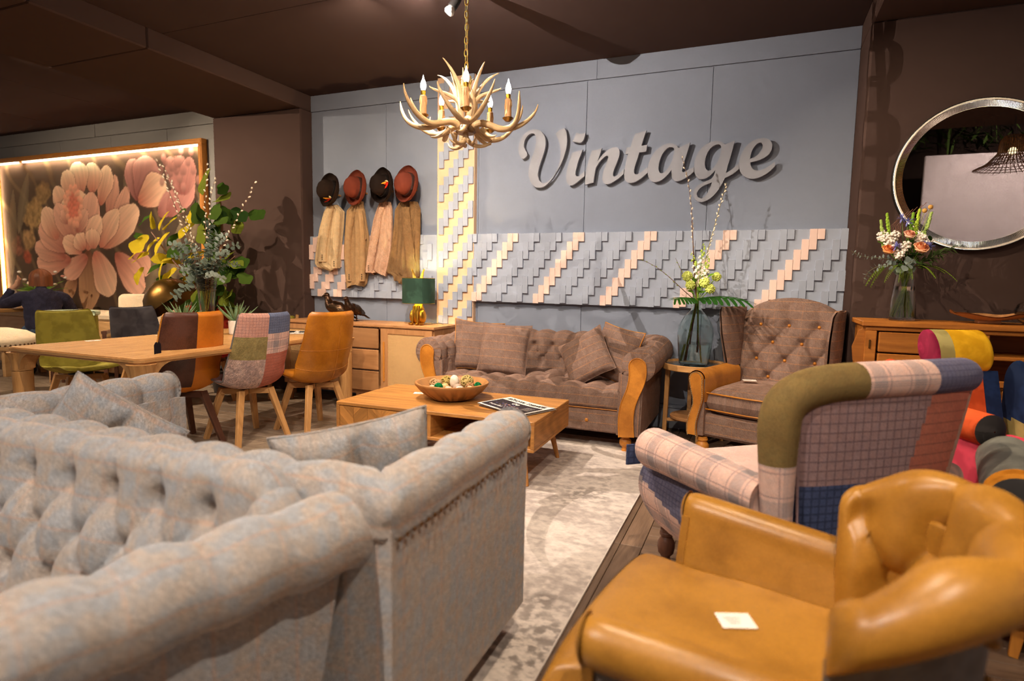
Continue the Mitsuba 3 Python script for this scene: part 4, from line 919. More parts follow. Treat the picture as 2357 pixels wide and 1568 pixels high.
# ---- amber leather tub chair in front
th = thing('armchair', 'amber leather tub chair with buttoned back, nearest the camera at the lower right', 'armchair')
LA = 'leather:mustard'
with at(.067, 1.283, 0, rz=-98):
    # buttoned curved back
    plan = [(-.275, .10), (-.262, .18), (-.20, .275), (-.10, .325), (0, .338), (.10, .325), (.20, .275), (.262, .18), (.275, .10)]
    n = 130; c, N = shell(plan, 0, 0, 0, n)
    if (N * (c - [0, .0])).sum() < 0: N = -N
    arc = np.concatenate([[0], np.cumsum(np.linalg.norm(np.diff(c, axis=0), axis=1))]); mid = arc[-1] / 2
    ph = np.linspace(-1, 1, n); topz = .822 - .105 * np.clip((np.abs(ph) - .45) / .55, 0, 1) ** 1.4
    aa = np.radians(np.linspace(165, -130, 30)); r = .060; m = 72; P = np.zeros((n, m, 3)); uv = np.zeros((n, m, 2))
    for i in range(n):
        cz = topz[i] - r; endk = math.sqrt(max(0, 1 - max(0, 1 - min(arc[i], arc[-1] - arc[i]) / .055) ** 2))
        prof = np.array([(.0, .38), (-.005, .46), (.002, .56)] + [(.035 + r + r * math.cos(q), cz + r * math.sin(q)) for q in aa] + [(.06, .40)])
        d = np.concatenate([[0], np.cumsum(np.linalg.norm(np.diff(prof, axis=0), axis=1))]); keep = 3 + 30; t = np.linspace(0, d[-1], m)
        o, z = np.interp(t, d, prof[:, 0]), np.interp(t, d, prof[:, 1])
        go, gz = np.gradient(o), np.gradient(z); l = np.hypot(go, gz); no, nz_ = -gz / l, go / l
        h = tuft(np.full(m, arc[i] - mid), t, .185, .135, .17, 2, .045, .04, s0=.0925, sig=.024, e=.42) * np.clip(1.25 - (t - .36) / .18, .0, 1) * np.clip((arc[-1] / 2 - abs(arc[i] - mid)) / .10, 0, 1) * np.clip(t / .12, 0, 1)
        o = .06 + (o + no * h - .06) * (.02 + .98 * endk); z = z + nz_ * h
        z = .38 + (z - .38) * (.9 + .1 * endk)
        P[i, :, :2] = c[i] + N[i] * (o - .07)[:, None]; P[i, :, 2] = z; uv[i] = np.stack([np.full(m, arc[i]), t], 1)
    put_sheet(th + '__backrest', P, uv.reshape(-1, 2), LA)
    for k in range(2):
        for j in range(-3, 3):
            s_ = .0925 + ((k % 2) / 2 + j) * .185
            if abs(s_) > mid - .09: continue
            i = int(np.argmin(np.abs(arc - mid - s_))); tt = .17 + .135 * k; jj = int(np.argmin(np.abs(uv[i, :, 1] - tt)))
            put(th + '__button', ball(.0125, P[i, jj] - np.array([N[i, 0], N[i, 1], 0]) * .008, 2), LA, smooth=True)
    Po = np.zeros((n, 12, 3)); uo = np.linspace(0, 1, 12)
    for i in range(n):
        Po[i, :, :2] = c[i] + N[i] * (-.02 + .03 * uo)[:, None]; Po[i, :, 2] = .14 + (topz[i] - .10 - .14) * uo
    put_sheet(th + '__outer_back', Po, arc_uv(Po), 'cloth:grey_tweed')
    put(th + '__inner_shell', hull([(x, y, z) for x, y in ((-.25, .0), (.25, .0), (-.2, .22), (.2, .22), (0, .27)) for z in (.14, .37)]), 'cloth:grey_tweed')
    # arms: thin upright panels with a rolled top, splaying forwards
    for sx in (-1, 1):
        f, rr = np.array([sx * .318, -.27]), np.array([sx * .268, .15]); dirv = (rr - f) / np.linalg.norm(rr - f); nv = np.array([dirv[1], -dirv[0]]) * sx
        if nv[0] * sx < 0: nv = -nv
        prof = roll_profile(.40, .615, .047, .045, end=-125); L = np.linalg.norm(rr - f)
        place = lambda s, o, z: np.stack([f[0] + dirv[0] * s + nv[0] * (o - .05), f[1] + dirv[1] * s + nv[1] * (o - .05), z - .035 * s / L * np.clip((z - .45) / .1, 0, 1)], -1)
        Pa, uva = sweep(prof, L, .011, lambda s, t: -.008 * np.exp(-s / .012), place)
        put_sheet(th + '__arm', Pa, uva, LA, flip=sx < 0)
        b = np.linspace(0, 2 * np.pi, 29)[:-1]; Rq = np.linspace(.03, 1, 6)
        E = np.array([np.stack([f[0] + nv[0] * (.042 + q * .046 * np.cos(b)), f[1] + nv[1] * (.042 + q * .046 * np.cos(b)) - .016 * np.sqrt(1 - q * q * .99), .568 + q * .046 * np.sin(b)], -1) for q in Rq])
        put(th + '__arm_end', grid_mesh(E, closed_v=True, flip=sx < 0), LA, smooth=True, uv=arc_uv(E))
        put(th + '__arm_front', hull([(f[0] + nv[0] * o + dirv[0] * k, f[1] + nv[1] * o + dirv[1] * k, z) for o, z in ((-.045, .14), (.045, .14), (.075, .55), (-.01, .56), (-.045, .42)) for k in (0, .02)]), LA, grain='z')
        put(th + '__arm_side', hull([(p[0] + nv[0] * o, p[1] + nv[1] * o, z) for p in (f + dirv * .022, rr) for o, z in ((-.04, .14), (.04, .14), (.066, .53), (0, .55))]), 'cloth:grey_tweed', grain='z')
    # seat cushion reaching out in front of the arms
    n2 = 40; a, b = np.meshgrid(np.linspace(-1, 1, n2), np.linspace(-1, 1, n2), indexing='ij'); full = ((1 - a ** 8) * (1 - b ** 8)) ** .35
    wq = .265 + .055 * np.clip(-b - .45, 0, 1) / .55 - .05 * np.clip(b, 0, 1)
    for sg in (1, -1):
        Pq = np.stack([a * wq, -.075 + b * .31 - .018 * (1 - a * a) * (b < 0), .395 + sg * .068 * full], -1)
        put_sheet(th + '__seat_cushion', Pq, np.stack([a * wq, b * .31], -1).reshape(-1, 2), LA, flip=sg > 0)
    put(th + '__front_rail', box(.60, .5, .2, .02, (0, -.09, .235)), LA)
    for sx in (-1, 1):
        turned_foot(th + '__foot', sx * .25, -.27, .145, .034); put(th + '__rear_leg', beam((sx * .2, .30, 0), (sx * .18, .2, .16), (.03, .03), (.045, .045)), 'wood:walnut', grain='z')
# ---- a chair even nearer: only the top of its back shows
th = thing('armchair', 'sand and blush patchwork chair back cut off by the bottom edge of the photo', 'armchair')
with at(.19, .70, 0, rz=20):
    P = []; n = 60; q = np.linspace(0, 2 * np.pi, n + 1)[:-1]
    for r_, z in ((.62, .16), (.80, .30), (.92, .45), (.98, .56), (1.0, .64), (.97, .69), (.88, .718), (.70, .733), (.40, .74), (.05, .742)):
        P.append(np.stack([.20 * r_ * np.sign(np.cos(q)) * np.abs(np.cos(q)) ** .8, .085 * r_ * np.sign(np.sin(q)) * np.abs(np.sin(q)) ** .8, z + 0 * q], 1))
    P = np.array(P)
    put_split(th + '__backrest', P, lambda ci, cj: np.where((q[cj] < .75) | (q[cj] > 5.7), 1, 0), {0: 'cloth:sand', 1: 'cloth:blush'}, closed_v=True, uv=np.stack([P[:, :, 0], P[:, :, 1] + P[:, :, 2]], -1).reshape(-1, 2))
    put(th + '__seat', rbox(.42, .40, .12, .04, (0, -.27, .40)), 'cloth:sand', smooth=40); put(th + '__seat_base', box(.40, .44, .18, .02, (0, -.20, .25)), 'cloth:mauve_grid')
    for sx in (-1, 1):
        for y in (-.38, .0): put(th + '__leg', beam((sx * .18, y, 0), (sx * .16, y, .17), (.025, .025), (.04, .04)), 'wood:walnut', grain='z')
# ---- velvet patchwork armchair with the yellow head roll
th = thing('armchair', 'velvet patchwork armchair with yellow head roll and navy arm in front of the cabinet', 'armchair')
with at(1.06, 3.22, 0, rz=24):
    # head roll
    a = np.arange(24) * 2 * np.pi / 24; xs = np.concatenate([[-.17, -.168, -.16], np.linspace(-.15, .15, 30), [.16, .168, .17]])
    ring = []
    for x in xs:
        k = math.sqrt(max(0, 1 - ((abs(x) - .13) / .04) ** 2)) if abs(x) > .13 else 1; k = max(k, .02)
        ring.append(np.stack([np.full(24, x * 1.0), .345 + .060 * k * np.cos(a) + .03 * np.sin(a) * k, .885 + .100 * k * np.sin(a)], 1))
    R = np.array(ring)
    put_split(th + '__head_roll', R, lambda ci, cj: np.where(xs[ci] < -.128, 2, np.where(xs[ci] < -.05, 1, 0)), {0: 'velvet:yellow', 1: 'velvet:khaki', 2: 'velvet:crimson'}, closed_v=True, flip=True)
    for k, (x0, x1, mt) in enumerate(((-.19, -.09, 'velvet:skyblue'), (-.09, .11, 'velvet:orangered'), (.11, .19, 'velvet:navy'))):
        pad(hull([(x, y, z) for x in (x0 + .001, x1 - .001) for y, z in ((.30, .79), (.40, .78), (.38, .25), (.20, .40), (.225, .44))]), th + '__back_patch', mt)
    for sx, mats in ((1, ('velvet:navy', 'velvet:khaki')), (-1, ('velvet:orangered', 'velvet:crimson'))):
        P, uv = sweep(roll_profile(.40, .70, .065, 0, end=-120), .62, .015, lambda s, t: 0 * s, lambda s, o, z: np.stack([sx * (.26 + o), -.28 + s, z + .14 * np.clip((s - .3) / .32, 0, 1) ** 1.5 * np.clip((z - .4) / .3, 0, 1)], -1))
        zz = P[:, :, 2]
        put_split(th + '__arm', P, lambda ci, cj: np.where(P[ci, cj, 2] > .545, 0, 1), dict(enumerate(mats)), uv=uv, flip=sx < 0)
        put(th + '__arm_side', hull([(sx * x, y, z) for y in (-.27, .33) for x, z in ((.265, .16), (.34, .16), (.345, .6), (.27, .6))]), 'velvet:pinkred')
        b = np.linspace(0, 2 * np.pi, 25)[:-1]; E = np.array([np.stack([sx * (.325 + q * .064 * np.cos(b)), -.28 - .02 * (1 - q * q) + 0 * b, .635 + q * .064 * np.sin(b)], -1) for q in np.linspace(.05, 1, 5)])
        put(th + '__arm_end', grid_mesh(E, closed_v=True, flip=sx < 0), 'velvet:char', smooth=True, uv=arc_uv(E))
    for k, (x0, x1, mt) in enumerate(((-.26, -.03, 'velvet:hotpink'), (-.03, .26, 'velvet:pinkred'))): pad(rbox(x1 - x0, .58, .15, .035, ((x0 + x1) / 2, -.03, .415)), th + '__seat_patch', mt)
    pad(rbox(.6, .56, .16, .02, (0, 0, .25)), th + '__seat_base', 'velvet:rust')
    for sx in (-1, 1):
        for sy in (-1, 1): put(th + '__leg', beam((sx * .27, sy * .25, 0), (sx * .25, sy * .22, .18), (.025, .025), (.042, .042)), 'wood:honey', grain='z')
# ---- velvet patchwork armchair at the right edge, its scrolled arm towards us
th = thing('armchair', 'velvet patchwork armchair at the right edge with orange edged charcoal scroll arm', 'armchair')
with at(1.19, 2.50, 0, rz=-14):
    xa, za, ra = -.33, .53, .095
    for sx in (-1, 1):
        P, uv = sweep(roll_profile(.40, za + ra, ra, 0, end=-150), .58, .014, lambda s, t: -.01 * np.exp(-s / .02), lambda s, o, z: np.stack([sx * (.235 + o), -.34 + s, z], -1))
        put_split(th + '__arm', P, lambda ci, cj: np.where(ci < 4, 1, 0), {0: 'velvet:mossgrey', 1: 'velvet:tanorange'}, uv=uv, flip=sx < 0)
        b = np.linspace(0, 2 * np.pi, 33)[:-1]
        E = np.array([np.stack([sx * (.33 + q * ra * np.cos(b)), -.34 - .03 * (1 - q * q) + 0 * b, za + q * ra * np.sin(b)], -1) for q in np.linspace(.05, .99, 8)])
        put_split(th + '__arm_scroll', E, lambda ci, cj: np.where(ci > 5, 1, 0), {0: 'velvet:char', 1: 'velvet:tanorange'}, closed_v=True, flip=sx < 0)
        for k, (x0, x1, mt) in enumerate(((.36, .40, 'velvet:orangered'), (.30, .36, 'velvet:teal'), (.215, .30, 'velvet:maroon'))):
            put(th + '__arm_front', hull([(sx * (x + (z - .15) * .05), y, z) for x in (x0, x1 - .001) for y in (-.335, -.27) for z in (.15, za)]), mt)
        put(th + '__arm_side', hull([(sx * x, y, z) for y in (-.27, .30) for x, z in ((.25, .15), (.40, .15), (.41, za), (.25, za))]), 'velvet:orangered')
    pad(rbox(.47, .60, .15, .035, (0, -.02, .41)), th + '__seat', 'velvet:pinkred'); pad(rbox(.6, .6, .16, .02, (0, 0, .25)), th + '__seat_base', 'velvet:maroon')
    pad(hull([(x, y, z) for x in (-.2, .34) for y, z in ((.24, .2), (.33, .2), (.28, .45), (.34, .86), (.41, .84))]), th + '__backrest', 'velvet:navy')
    for sx in (-1, 1):
        for sy in (-1, 1): put(th + '__leg', beam((sx * .3, sy * .27, 0), (sx * .28, sy * .24, .18), (.025, .025), (.042, .042)), 'wood:honey', grain='z')
# ================================================================ things on the walls
SIGN = [('V',[[(-1938,2240),(-1962,2250),(-1982,2290),(-1986,2334),(-1974,2390),(-1942,2440),(-1895,2471),(-1843,2480),(-1798,2468),(-1764,2441),(-1742,2399),(-1737,2352),(-1745,2301),(-1762,2246),(-1782,2191),(-1797,2140),(-1801,2097),(-1792,2058),(-1773,2033),(-1743,2025),(-1706,2039),(-1660,2081),(-1625,2140),(-1606,2207),(-1601,2275),(-1610,2335),(-1627,2382),(-1651,2427,1),(-1619,2454),(-1572,2469,1),(-1555,2432),(-1547,2381),(-1549,2322),(-1562,2264),(-1589,2189),(-1629,2118),(-1673,2056),(-1719,2011),(-1765,1989),(-1813,1991),(-1851,2017),(-1878,2062),(-1889,2110),(-1883,2171),(-1866,2231),(-1843,2290),(-1828,2350),(-1825,2392),(-1832,2427),(-1851,2446),(-1880,2446),(-1913,2420),(-1931,2387),(-1935,2348),(-1922,2313),(-1905,2284),(-1907,2260)]]),('dot',[[(-1468,2424,1),(-1443,2413),(-1416,2411),(-1391,2416,1),(-1395,2387),(-1406,2358),(-1427,2341),(-1454,2341),(-1501,2355,1),(-1482,2385)]]),('i',[[(-1499,2264,1),(-1456,2271),(-1409,2283,1),(-1420,2255),(-1445,2189),(-1461,2131),(-1466,2093),(-1459,2071),(-1441,2066),(-1419,2082),(-1389,2108,1),(-1388,2066,1),(-1431,2032),(-1471,2004),(-1502,1994),(-1525,2002),(-1542,2029),(-1547,2076),(-1540,2135),(-1522,2198)]]),('n',[[(-1331,2270,1),(-1289,2273),(-1248,2283,1),(-1261,2236),(-1279,2183,1),(-1244,2227),(-1202,2261),(-1164,2281),(-1134,2284),(-1110,2272),(-1099,2246),(-1102,2210),(-1117,2162),(-1137,2113),(-1148,2077),(-1145,2056),(-1130,2051),(-1109,2062),(-1085,2082),(-1058,2107,1),(-1060,2068,1),(-1100,2033),(-1146,2005),(-1184,1991),(-1210,1994),(-1230,2014),(-1236,2048),(-1227,2102),(-1208,2154),(-1195,2199),(-1193,2211),(-1205,2220),(-1226,2209),(-1259,2178),(-1284,2142),(-1294,2122),(-1301,2072),(-1306,2039),(-1311,2010,1),(-1346,2003),(-1380,1993,1),(-1382,2042),(-1373,2118),(-1356,2192)]]),('t',[[(-978,2378,1),(-933,2386),(-889,2397,1),(-900,2366),(-925,2282,1),(-879,2284,1),(-885,2233,1),(-940,2228,1),(-954,2176),(-969,2129),(-977,2088),(-973,2068),(-958,2059),(-937,2063),(-909,2081),(-869,2111,1),(-869,2066,1),(-903,2036),(-943,2009),(-984,1993),(-1022,1996),(-1049,2022),(-1057,2060),(-1052,2117),(-1042,2174),(-1031,2222,1),(-1052,2225,1),(-1043,2274,1),(-1012,2275,1),(-997,2329)]]),('a',[[(-548,2280,1),(-562,2231),(-578,2170),(-595,2108),(-601,2072),(-597,2060),(-585,2057),(-562,2070),(-513,2091,1),(-511,2056,1),(-552,2023),(-590,2001),(-625,1989),(-653,1993),(-674,2017),(-681,2053),(-682,2077,1),(-711,2042),(-749,2008),(-789,1992),(-821,1993),(-851,2017),(-867,2058),(-867,2115),(-849,2174),(-815,2228),(-768,2266),(-721,2283),(-681,2280),(-653,2265),(-636,2246,1),(-594,2261)],[(-668,2238),(-670,2199),(-680,2152),(-701,2106),(-732,2067),(-759,2057),(-776,2070),(-784,2098),(-779,2142),(-765,2189),(-742,2227),(-712,2252),(-684,2253)]]),('g',[[(-223,2272,1),(-236,2210),(-251,2142),(-266,2082),(-275,2034,1),(-242,2053),(-211,2078),(-186,2100,1),(-184,2058,1),(-219,2029),(-255,2008),(-280,1998,1),(-297,1960),(-321,1914),(-353,1872),(-389,1842),(-431,1824),(-465,1825),(-493,1846),(-506,1878),(-503,1914),(-482,1944),(-449,1966),(-408,1984),(-376,1997,1),(-360,2025),(-353,2059,1),(-383,2026),(-416,2003),(-450,1996),(-478,2003),(-498,2028),(-510,2072),(-510,2126),(-494,2184),(-462,2232),(-418,2264),(-369,2278),(-328,2273),(-293,2248,1),(-260,2257)],[(-320,2231),(-320,2192),(-332,2139),(-356,2094),(-381,2065),(-404,2058),(-422,2071),(-432,2102),(-431,2145),(-418,2191),(-393,2228),(-360,2249),(-330,2248)],[(-374,1969,1),(-386,1925),(-407,1882),(-436,1852),(-459,1853),(-477,1869),(-480,1893),(-466,1920),(-433,1946)]]),('e',[[(63,2098,1),(65,2065,1),(33,2031),(-8,2003),(-53,1985),(-96,1983),(-137,1998),(-168,2030),(-183,2069),(-184,2123),(-168,2179),(-135,2230),(-90,2264),(-44,2274),(-5,2271),(24,2252),(38,2221),(35,2184),(16,2152),(-18,2128),(-60,2112),(-106,2103,1),(-102,2080),(-89,2057),(-67,2043),(-38,2041),(-3,2052),(31,2073)],[(-109,2130,1),(-106,2163),(-94,2200),(-70,2233),(-46,2244),(-32,2237),(-27,2215),(-32,2189),(-52,2160),(-80,2139)]])]
def smooth_ring(pts, k=6):
    "closed outline in millimetres, a third number marks a corner"
    P = [np.array(p[:2], float) for p in pts]; cor = [len(p) > 2 for p in pts]; n = len(P); out = []
    for i in range(n):
        p0, p1, p2, p3 = P[i - 1], P[i], P[(i + 1) % n], P[(i + 2) % n]
        m1 = (p2 - p0) / 2 if not cor[i] else (p2 - p1) * .9
        m2 = (p3 - p1) / 2 if not cor[(i + 1) % n] else (p2 - p1) * .9
        for t in np.arange(k) / k: out.append((2 * t**3 - 3 * t**2 + 1) * p1 + (t**3 - 2 * t**2 + t) * m1 + (-2 * t**3 + 3 * t**2) * p2 + (t**3 - t**2) * m2)
    return [tuple(p / 1000) for p in out]
th = thing('wall_sign', 'large grey script sign reading Vintage on the blue wall', 'sign')
acc = None
for name, rings in SIGN:
    p = Polygon(smooth_ring(rings[0])).buffer(0)
    for h in rings[1:]: p = p.difference(Polygon(smooth_ring(h)).buffer(0))
    p = p.simplify(.0008)
    if acc is not None: p = p.difference(acc.buffer(.0006))
    acc = p if acc is None else acc.union(p)
    m = extrude(p, .028); v = m.vertices; m.vertices = np.stack([v[:, 0], YW - .020 - .028 + v[:, 2], v[:, 1]], 1); m.fix_normals()
    put(th + '__letter', m, 'vcs', '#8b8c94')
# hats on pegs
def hat(label, x, z, felt, band, feather, roll=0):
    th = thing('hat', label, 'hat', 'felt hats hung on wall pegs')
    ax = np.array([-.36, -.91, .09]); ax /= np.linalg.norm(ax)
    m = aim((x, 4.79, z), np.array([x, 4.79, z]) + ax)
    with at(m=m):
        with at(rz=roll, s=1.1):
            prof = [(0, .125), (.03, .124), (.06, .116), (.078, .095), (.086, .06), (.089, .02), (.090, .004)]
            put(th + '__crown', lathe(prof, 40, 1.06, .95), 'vc', felt, smooth=True)
            a = np.linspace(0, 2 * np.pi, 61)[:-1]; R = np.array([.088, .10, .12, .135, .143, .146, .143, .135, .115, .09]); Zq = np.array([.002, .0, .002, .008, .016, .022, .018, .004, -.004, -.003])
            curl = .5 + .5 * np.abs(np.sin(a)) ** 2
            P = np.array([np.stack([r * np.cos(a) * 1.05, r * np.sin(a) * .97, z_ * (1 + 1.4 * curl * (r > .11))], -1) for r, z_ in zip(R, Zq)])
            put(th + '__brim', grid_mesh(P, closed_v=True), 'vc', felt, smooth=True)
            put(th + '__band', lathe([(.0905, .002), (.0925, .004), (.092, .034), (.0885, .036)], 40, 1.06, .95), 'vcs', band, smooth=30)
            put(th + '__bow', [box(.004, .045, .028, .002, (-.03, -.0895, .019)).apply_transform(M4(rz=0)), box(.034, .006, .03, .002, (-.02, -.090, .019))], 'vcs', band)
            if feather:
                for k, (c, d, l) in enumerate((('#d1301f', (-.9, .15, .5), .075), ('#e0962e', (-.35, .2, .9), .07), ('#d8c08a', (.25, .2, .45), .03), ('#c22a1c', (-.6, .2, .8), .05))):
                    d = np.array(d) / np.linalg.norm(d); p0 = np.array([-.015, -.093, .03]); q = np.linspace(0, 1, 8)
                    side = np.cross(d, [0, 1, .1]); side /= np.linalg.norm(side); w = .008 * np.sin(np.pi * np.clip(q * .95 + .04, 0, 1)) ** .7
                    c0 = p0 + d * (l * q)[:, None] + np.array([0, -.006, 0]) * np.sin(np.pi * q)[:, None]
                    put(th + '__feather', grid_mesh(np.stack([c0 - side * w[:, None], c0 + [0, -.002, 0], c0 + side * w[:, None]], 1)), 'vc', c, smooth=True)
    put(th + '__peg', tube([(x, YW, z - .03), (x, 4.80, z - .02)], .009, 10), 'wood:oak', smooth=True)
hat('dark brown felt hat with red and yellow feather, leftmost on the wall pegs', -3.925, 2.035, '#2b211c', '#1d1714', True, -30)
hat('rust brown felt hat with dark band, second from the left on the wall pegs', -3.605, 2.045, '#6e3528', '#38241f', False, 10)
hat('dark brown felt hat with upright orange feather, third on the wall pegs', -3.305, 2.055, '#241c19', '#1b1513', True, 35)
hat('rust brown felt hat with dark band, rightmost beside the tile column', -3.035, 2.055, '#70372a', '#3a2520', False, 0)
COATS = [('pale checked tweed jacket hanging under the leftmost dark hat', 'coat_check', [(1.905, -4.023, -3.895), (1.835, -4.07, -3.814), (1.686, -4.118, -3.827), (1.541, -4.149, -3.851), (1.395, -4.172, -3.871), (1.337, -4.175, -3.875), (1.308, -4.145, -3.879), (1.265, -3.981, -3.887)],
  [[(-3.945, 1.891, .037), (-4.031, 1.609, .054), (-4.064, 1.343, .058)], [(-3.849, 1.832, .034), (-3.88, 1.536, .041), (-3.902, 1.279, .039)]]),
 ('tan wool jacket hanging longest of the four under the rust hat', 'coat_tan', [(1.929, -3.679, -3.593), (1.875, -3.74, -3.585), (1.842, -3.788, -3.572), (1.751, -3.803, -3.556), (1.609, -3.819, -3.529), (1.467, -3.827, -3.521), (1.324, -3.822, -3.531), (1.224, -3.811, -3.541), (1.137, -3.798, -3.559), (1.101, -3.795, -3.593)],
  [[(-3.685, 1.827, .038), (-3.741, 1.535, .040), (-3.729, 1.153, .035)], [(-3.585, 1.838, .024), (-3.565, 1.534, .036), (-3.568, 1.156, .030)]]),
 ('pinkish herringbone jacket hanging under the hat with the upright feather', 'coat_herring', [(1.912, -3.383, -3.276), (1.839, -3.426, -3.256), (1.743, -3.468, -3.253), (1.605, -3.503, -3.253), (1.466, -3.535, -3.26), (1.326, -3.565, -3.296), (1.255, -3.575, -3.321), (1.225, -3.472, -3.33)],
  [[(-3.345, 1.859, .03), (-3.43, 1.533, .043), (-3.5, 1.241, .042)]]),
 ('dark brown tweed jacket hanging next to the tile column', 'coat_brown', [(1.905, -3.163, -2.98), (1.833, -3.22, -2.946), (1.738, -3.228, -2.949), (1.602, -3.245, -2.949), (1.465, -3.27, -2.956), (1.327, -3.304, -2.956), (1.23, -3.328, -2.951), (1.21, -3.255, -2.951), (1.148, -3.222, -3.092)],
  [[(-3.081, 1.851, .05), (-3.05, 1.529, .058), (-3.01, 1.199, .064)]])]
for ci, (lab, row, prof, sl) in enumerate(COATS):
    th = thing('jacket', lab, 'jacket', 'tweed jackets hung on wall pegs'); mt = 'cloth:' + row
    zz = np.array([p[0] for p in prof]); z = np.linspace(zz[-1], zz[0], 46)
    xl, xr = (np.interp(z, zz[::-1], np.array([p[k] for p in prof])[::-1]) for k in (1, 2))
    m = 64; a = np.arange(m) * 2 * np.pi / m; P = np.zeros((46, m, 3)); f = (z - zz[-1]) / (zz[0] - zz[-1])
    for i in range(46):
        ca, sa = np.sign(np.cos(a)) * np.abs(np.cos(a)) ** .8, np.sign(np.sin(a)) * np.abs(np.sin(a)) ** .8
        x = (xl[i] + xr[i]) / 2 + ca * (xr[i] - xl[i]) / 2
        fold = .013 * np.sin(ca * 7 + 1.3 * ci + 1.5 * f[i]) * (1 - .5 * f[i]) + .008 * np.sin(ca * 15 + ci + 2.4 * f[i])
        y = 4.842 + sa * (.030 + .012 * (1 - f[i])) + np.where(sa < 0, fold, fold * .2)
        P[i] = np.stack([x, y, z[i] + .02 * np.sin(ca * 2.2 + ci) * (1 - f[i]) ** 3], 1)
    uv = np.stack([P[:, :, 0] + .4 * (P[:, :, 1] - 4.84), P[:, :, 2]], -1).reshape(-1, 2)
    put(th + '__body', grid_mesh(P, closed_v=True), mt, smooth=True, uv=uv, off=(0, 0))
    for k, s in enumerate(sl):
        pts = spline([(x, 4.80 - .012 * k, z_) for x, z_, w in s], 26); w = np.interp(np.linspace(0, 1, 26), [0, .5, 1], [q[2] for q in s]) * .86
        rings = []
        for i in range(26):
            b = np.arange(28) * 2 * np.pi / 28; wr = 1 + .09 * np.sin(b * 3 + i * .7) * np.sin(i * .9 + ci)
            rings.append(np.stack([pts[i, 0] + w[i] * np.cos(b) * wr, pts[i, 1] + .026 * np.sin(b) * wr, pts[i, 2] + 0 * b], 1))
        R = np.array(rings); put(th + '__sleeve', grid_mesh(R, closed_v=True, flip=True), mt, smooth=True, uv=np.stack([R[:, :, 0] + .7 * R[:, :, 2] * .15, R[:, :, 2]], -1).reshape(-1, 2))
        e = pts[-1]
        for j in range(3): put(th + '__cuff_button', ball(.0065, (e[0] + w[-1] * .45, e[1] - .027, e[2] + .025 + .02 * j), 1, (1, .5, 1)), 'vcs', '#3a2a1c', smooth=True)
    # lapel: a folded strip along the right front edge
    xr_ = np.interp(np.linspace(zz[0] - .03, zz[0] - .36, 14), zz[::-1], np.array([p[2] for p in prof])[::-1]); zl = np.linspace(zz[0] - .03, zz[0] - .36, 14)
    wl_ = .045 * np.sin(np.linspace(.35, np.pi, 14)) + .003
    L = np.stack([np.stack([xr_ - .012, np.full(14, 4.822), zl], 1), np.stack([xr_ - .012 - wl_ * .6, np.full(14, 4.806), zl - .01], 1), np.stack([xr_ - .012 - wl_, np.full(14, 4.812), zl - .014], 1)], 1)
    put(th + '__lapel', grid_mesh(L), mt, smooth=True, uv=np.stack([L[:, :, 0], L[:, :, 2]], -1).reshape(-1, 2) + [.3, .2])
# round mirror with light ring
th = thing('wall_mirror', 'large round mirror with a glowing ribbed edge on the brown wall', 'mirror')
with at(1.195, 4.435, 1.872, rx=90):
    put(th + '__frame', lathe([(.43, -.04), (.449, -.04), (.452, -.036), (.452, .0), (.447, .002), (.446, -.004), (.30, -.012)], 120), 'vcs', '#15120f', smooth=30)
    put(th + '__mirror_glass', lathe([(0, -.0), (.4465, -.0)], 120), 'mirror')
    a = np.arange(720) * 2 * np.pi / 720; rr = 1 + 0 * a; tooth = np.where(np.arange(720) % 2, .0026, .0)
    P = np.array([np.stack([r * np.cos(a), r * np.sin(a), h + tooth], -1) for r, h in ((.398, .0006), (.418, .004), (.432, .006), (.442, .005))])
    put(th + '__ribbed_ring', grid_mesh(P, closed_v=True), 'chrome')
    put(th + '__light_ring', lathe([(.4355, .0062), (.4365, .009), (.4445, .009), (.4455, .003)], 160), 'vc', '#fff4e0', emit=(9, 8.2, 6.8), ew=.8)
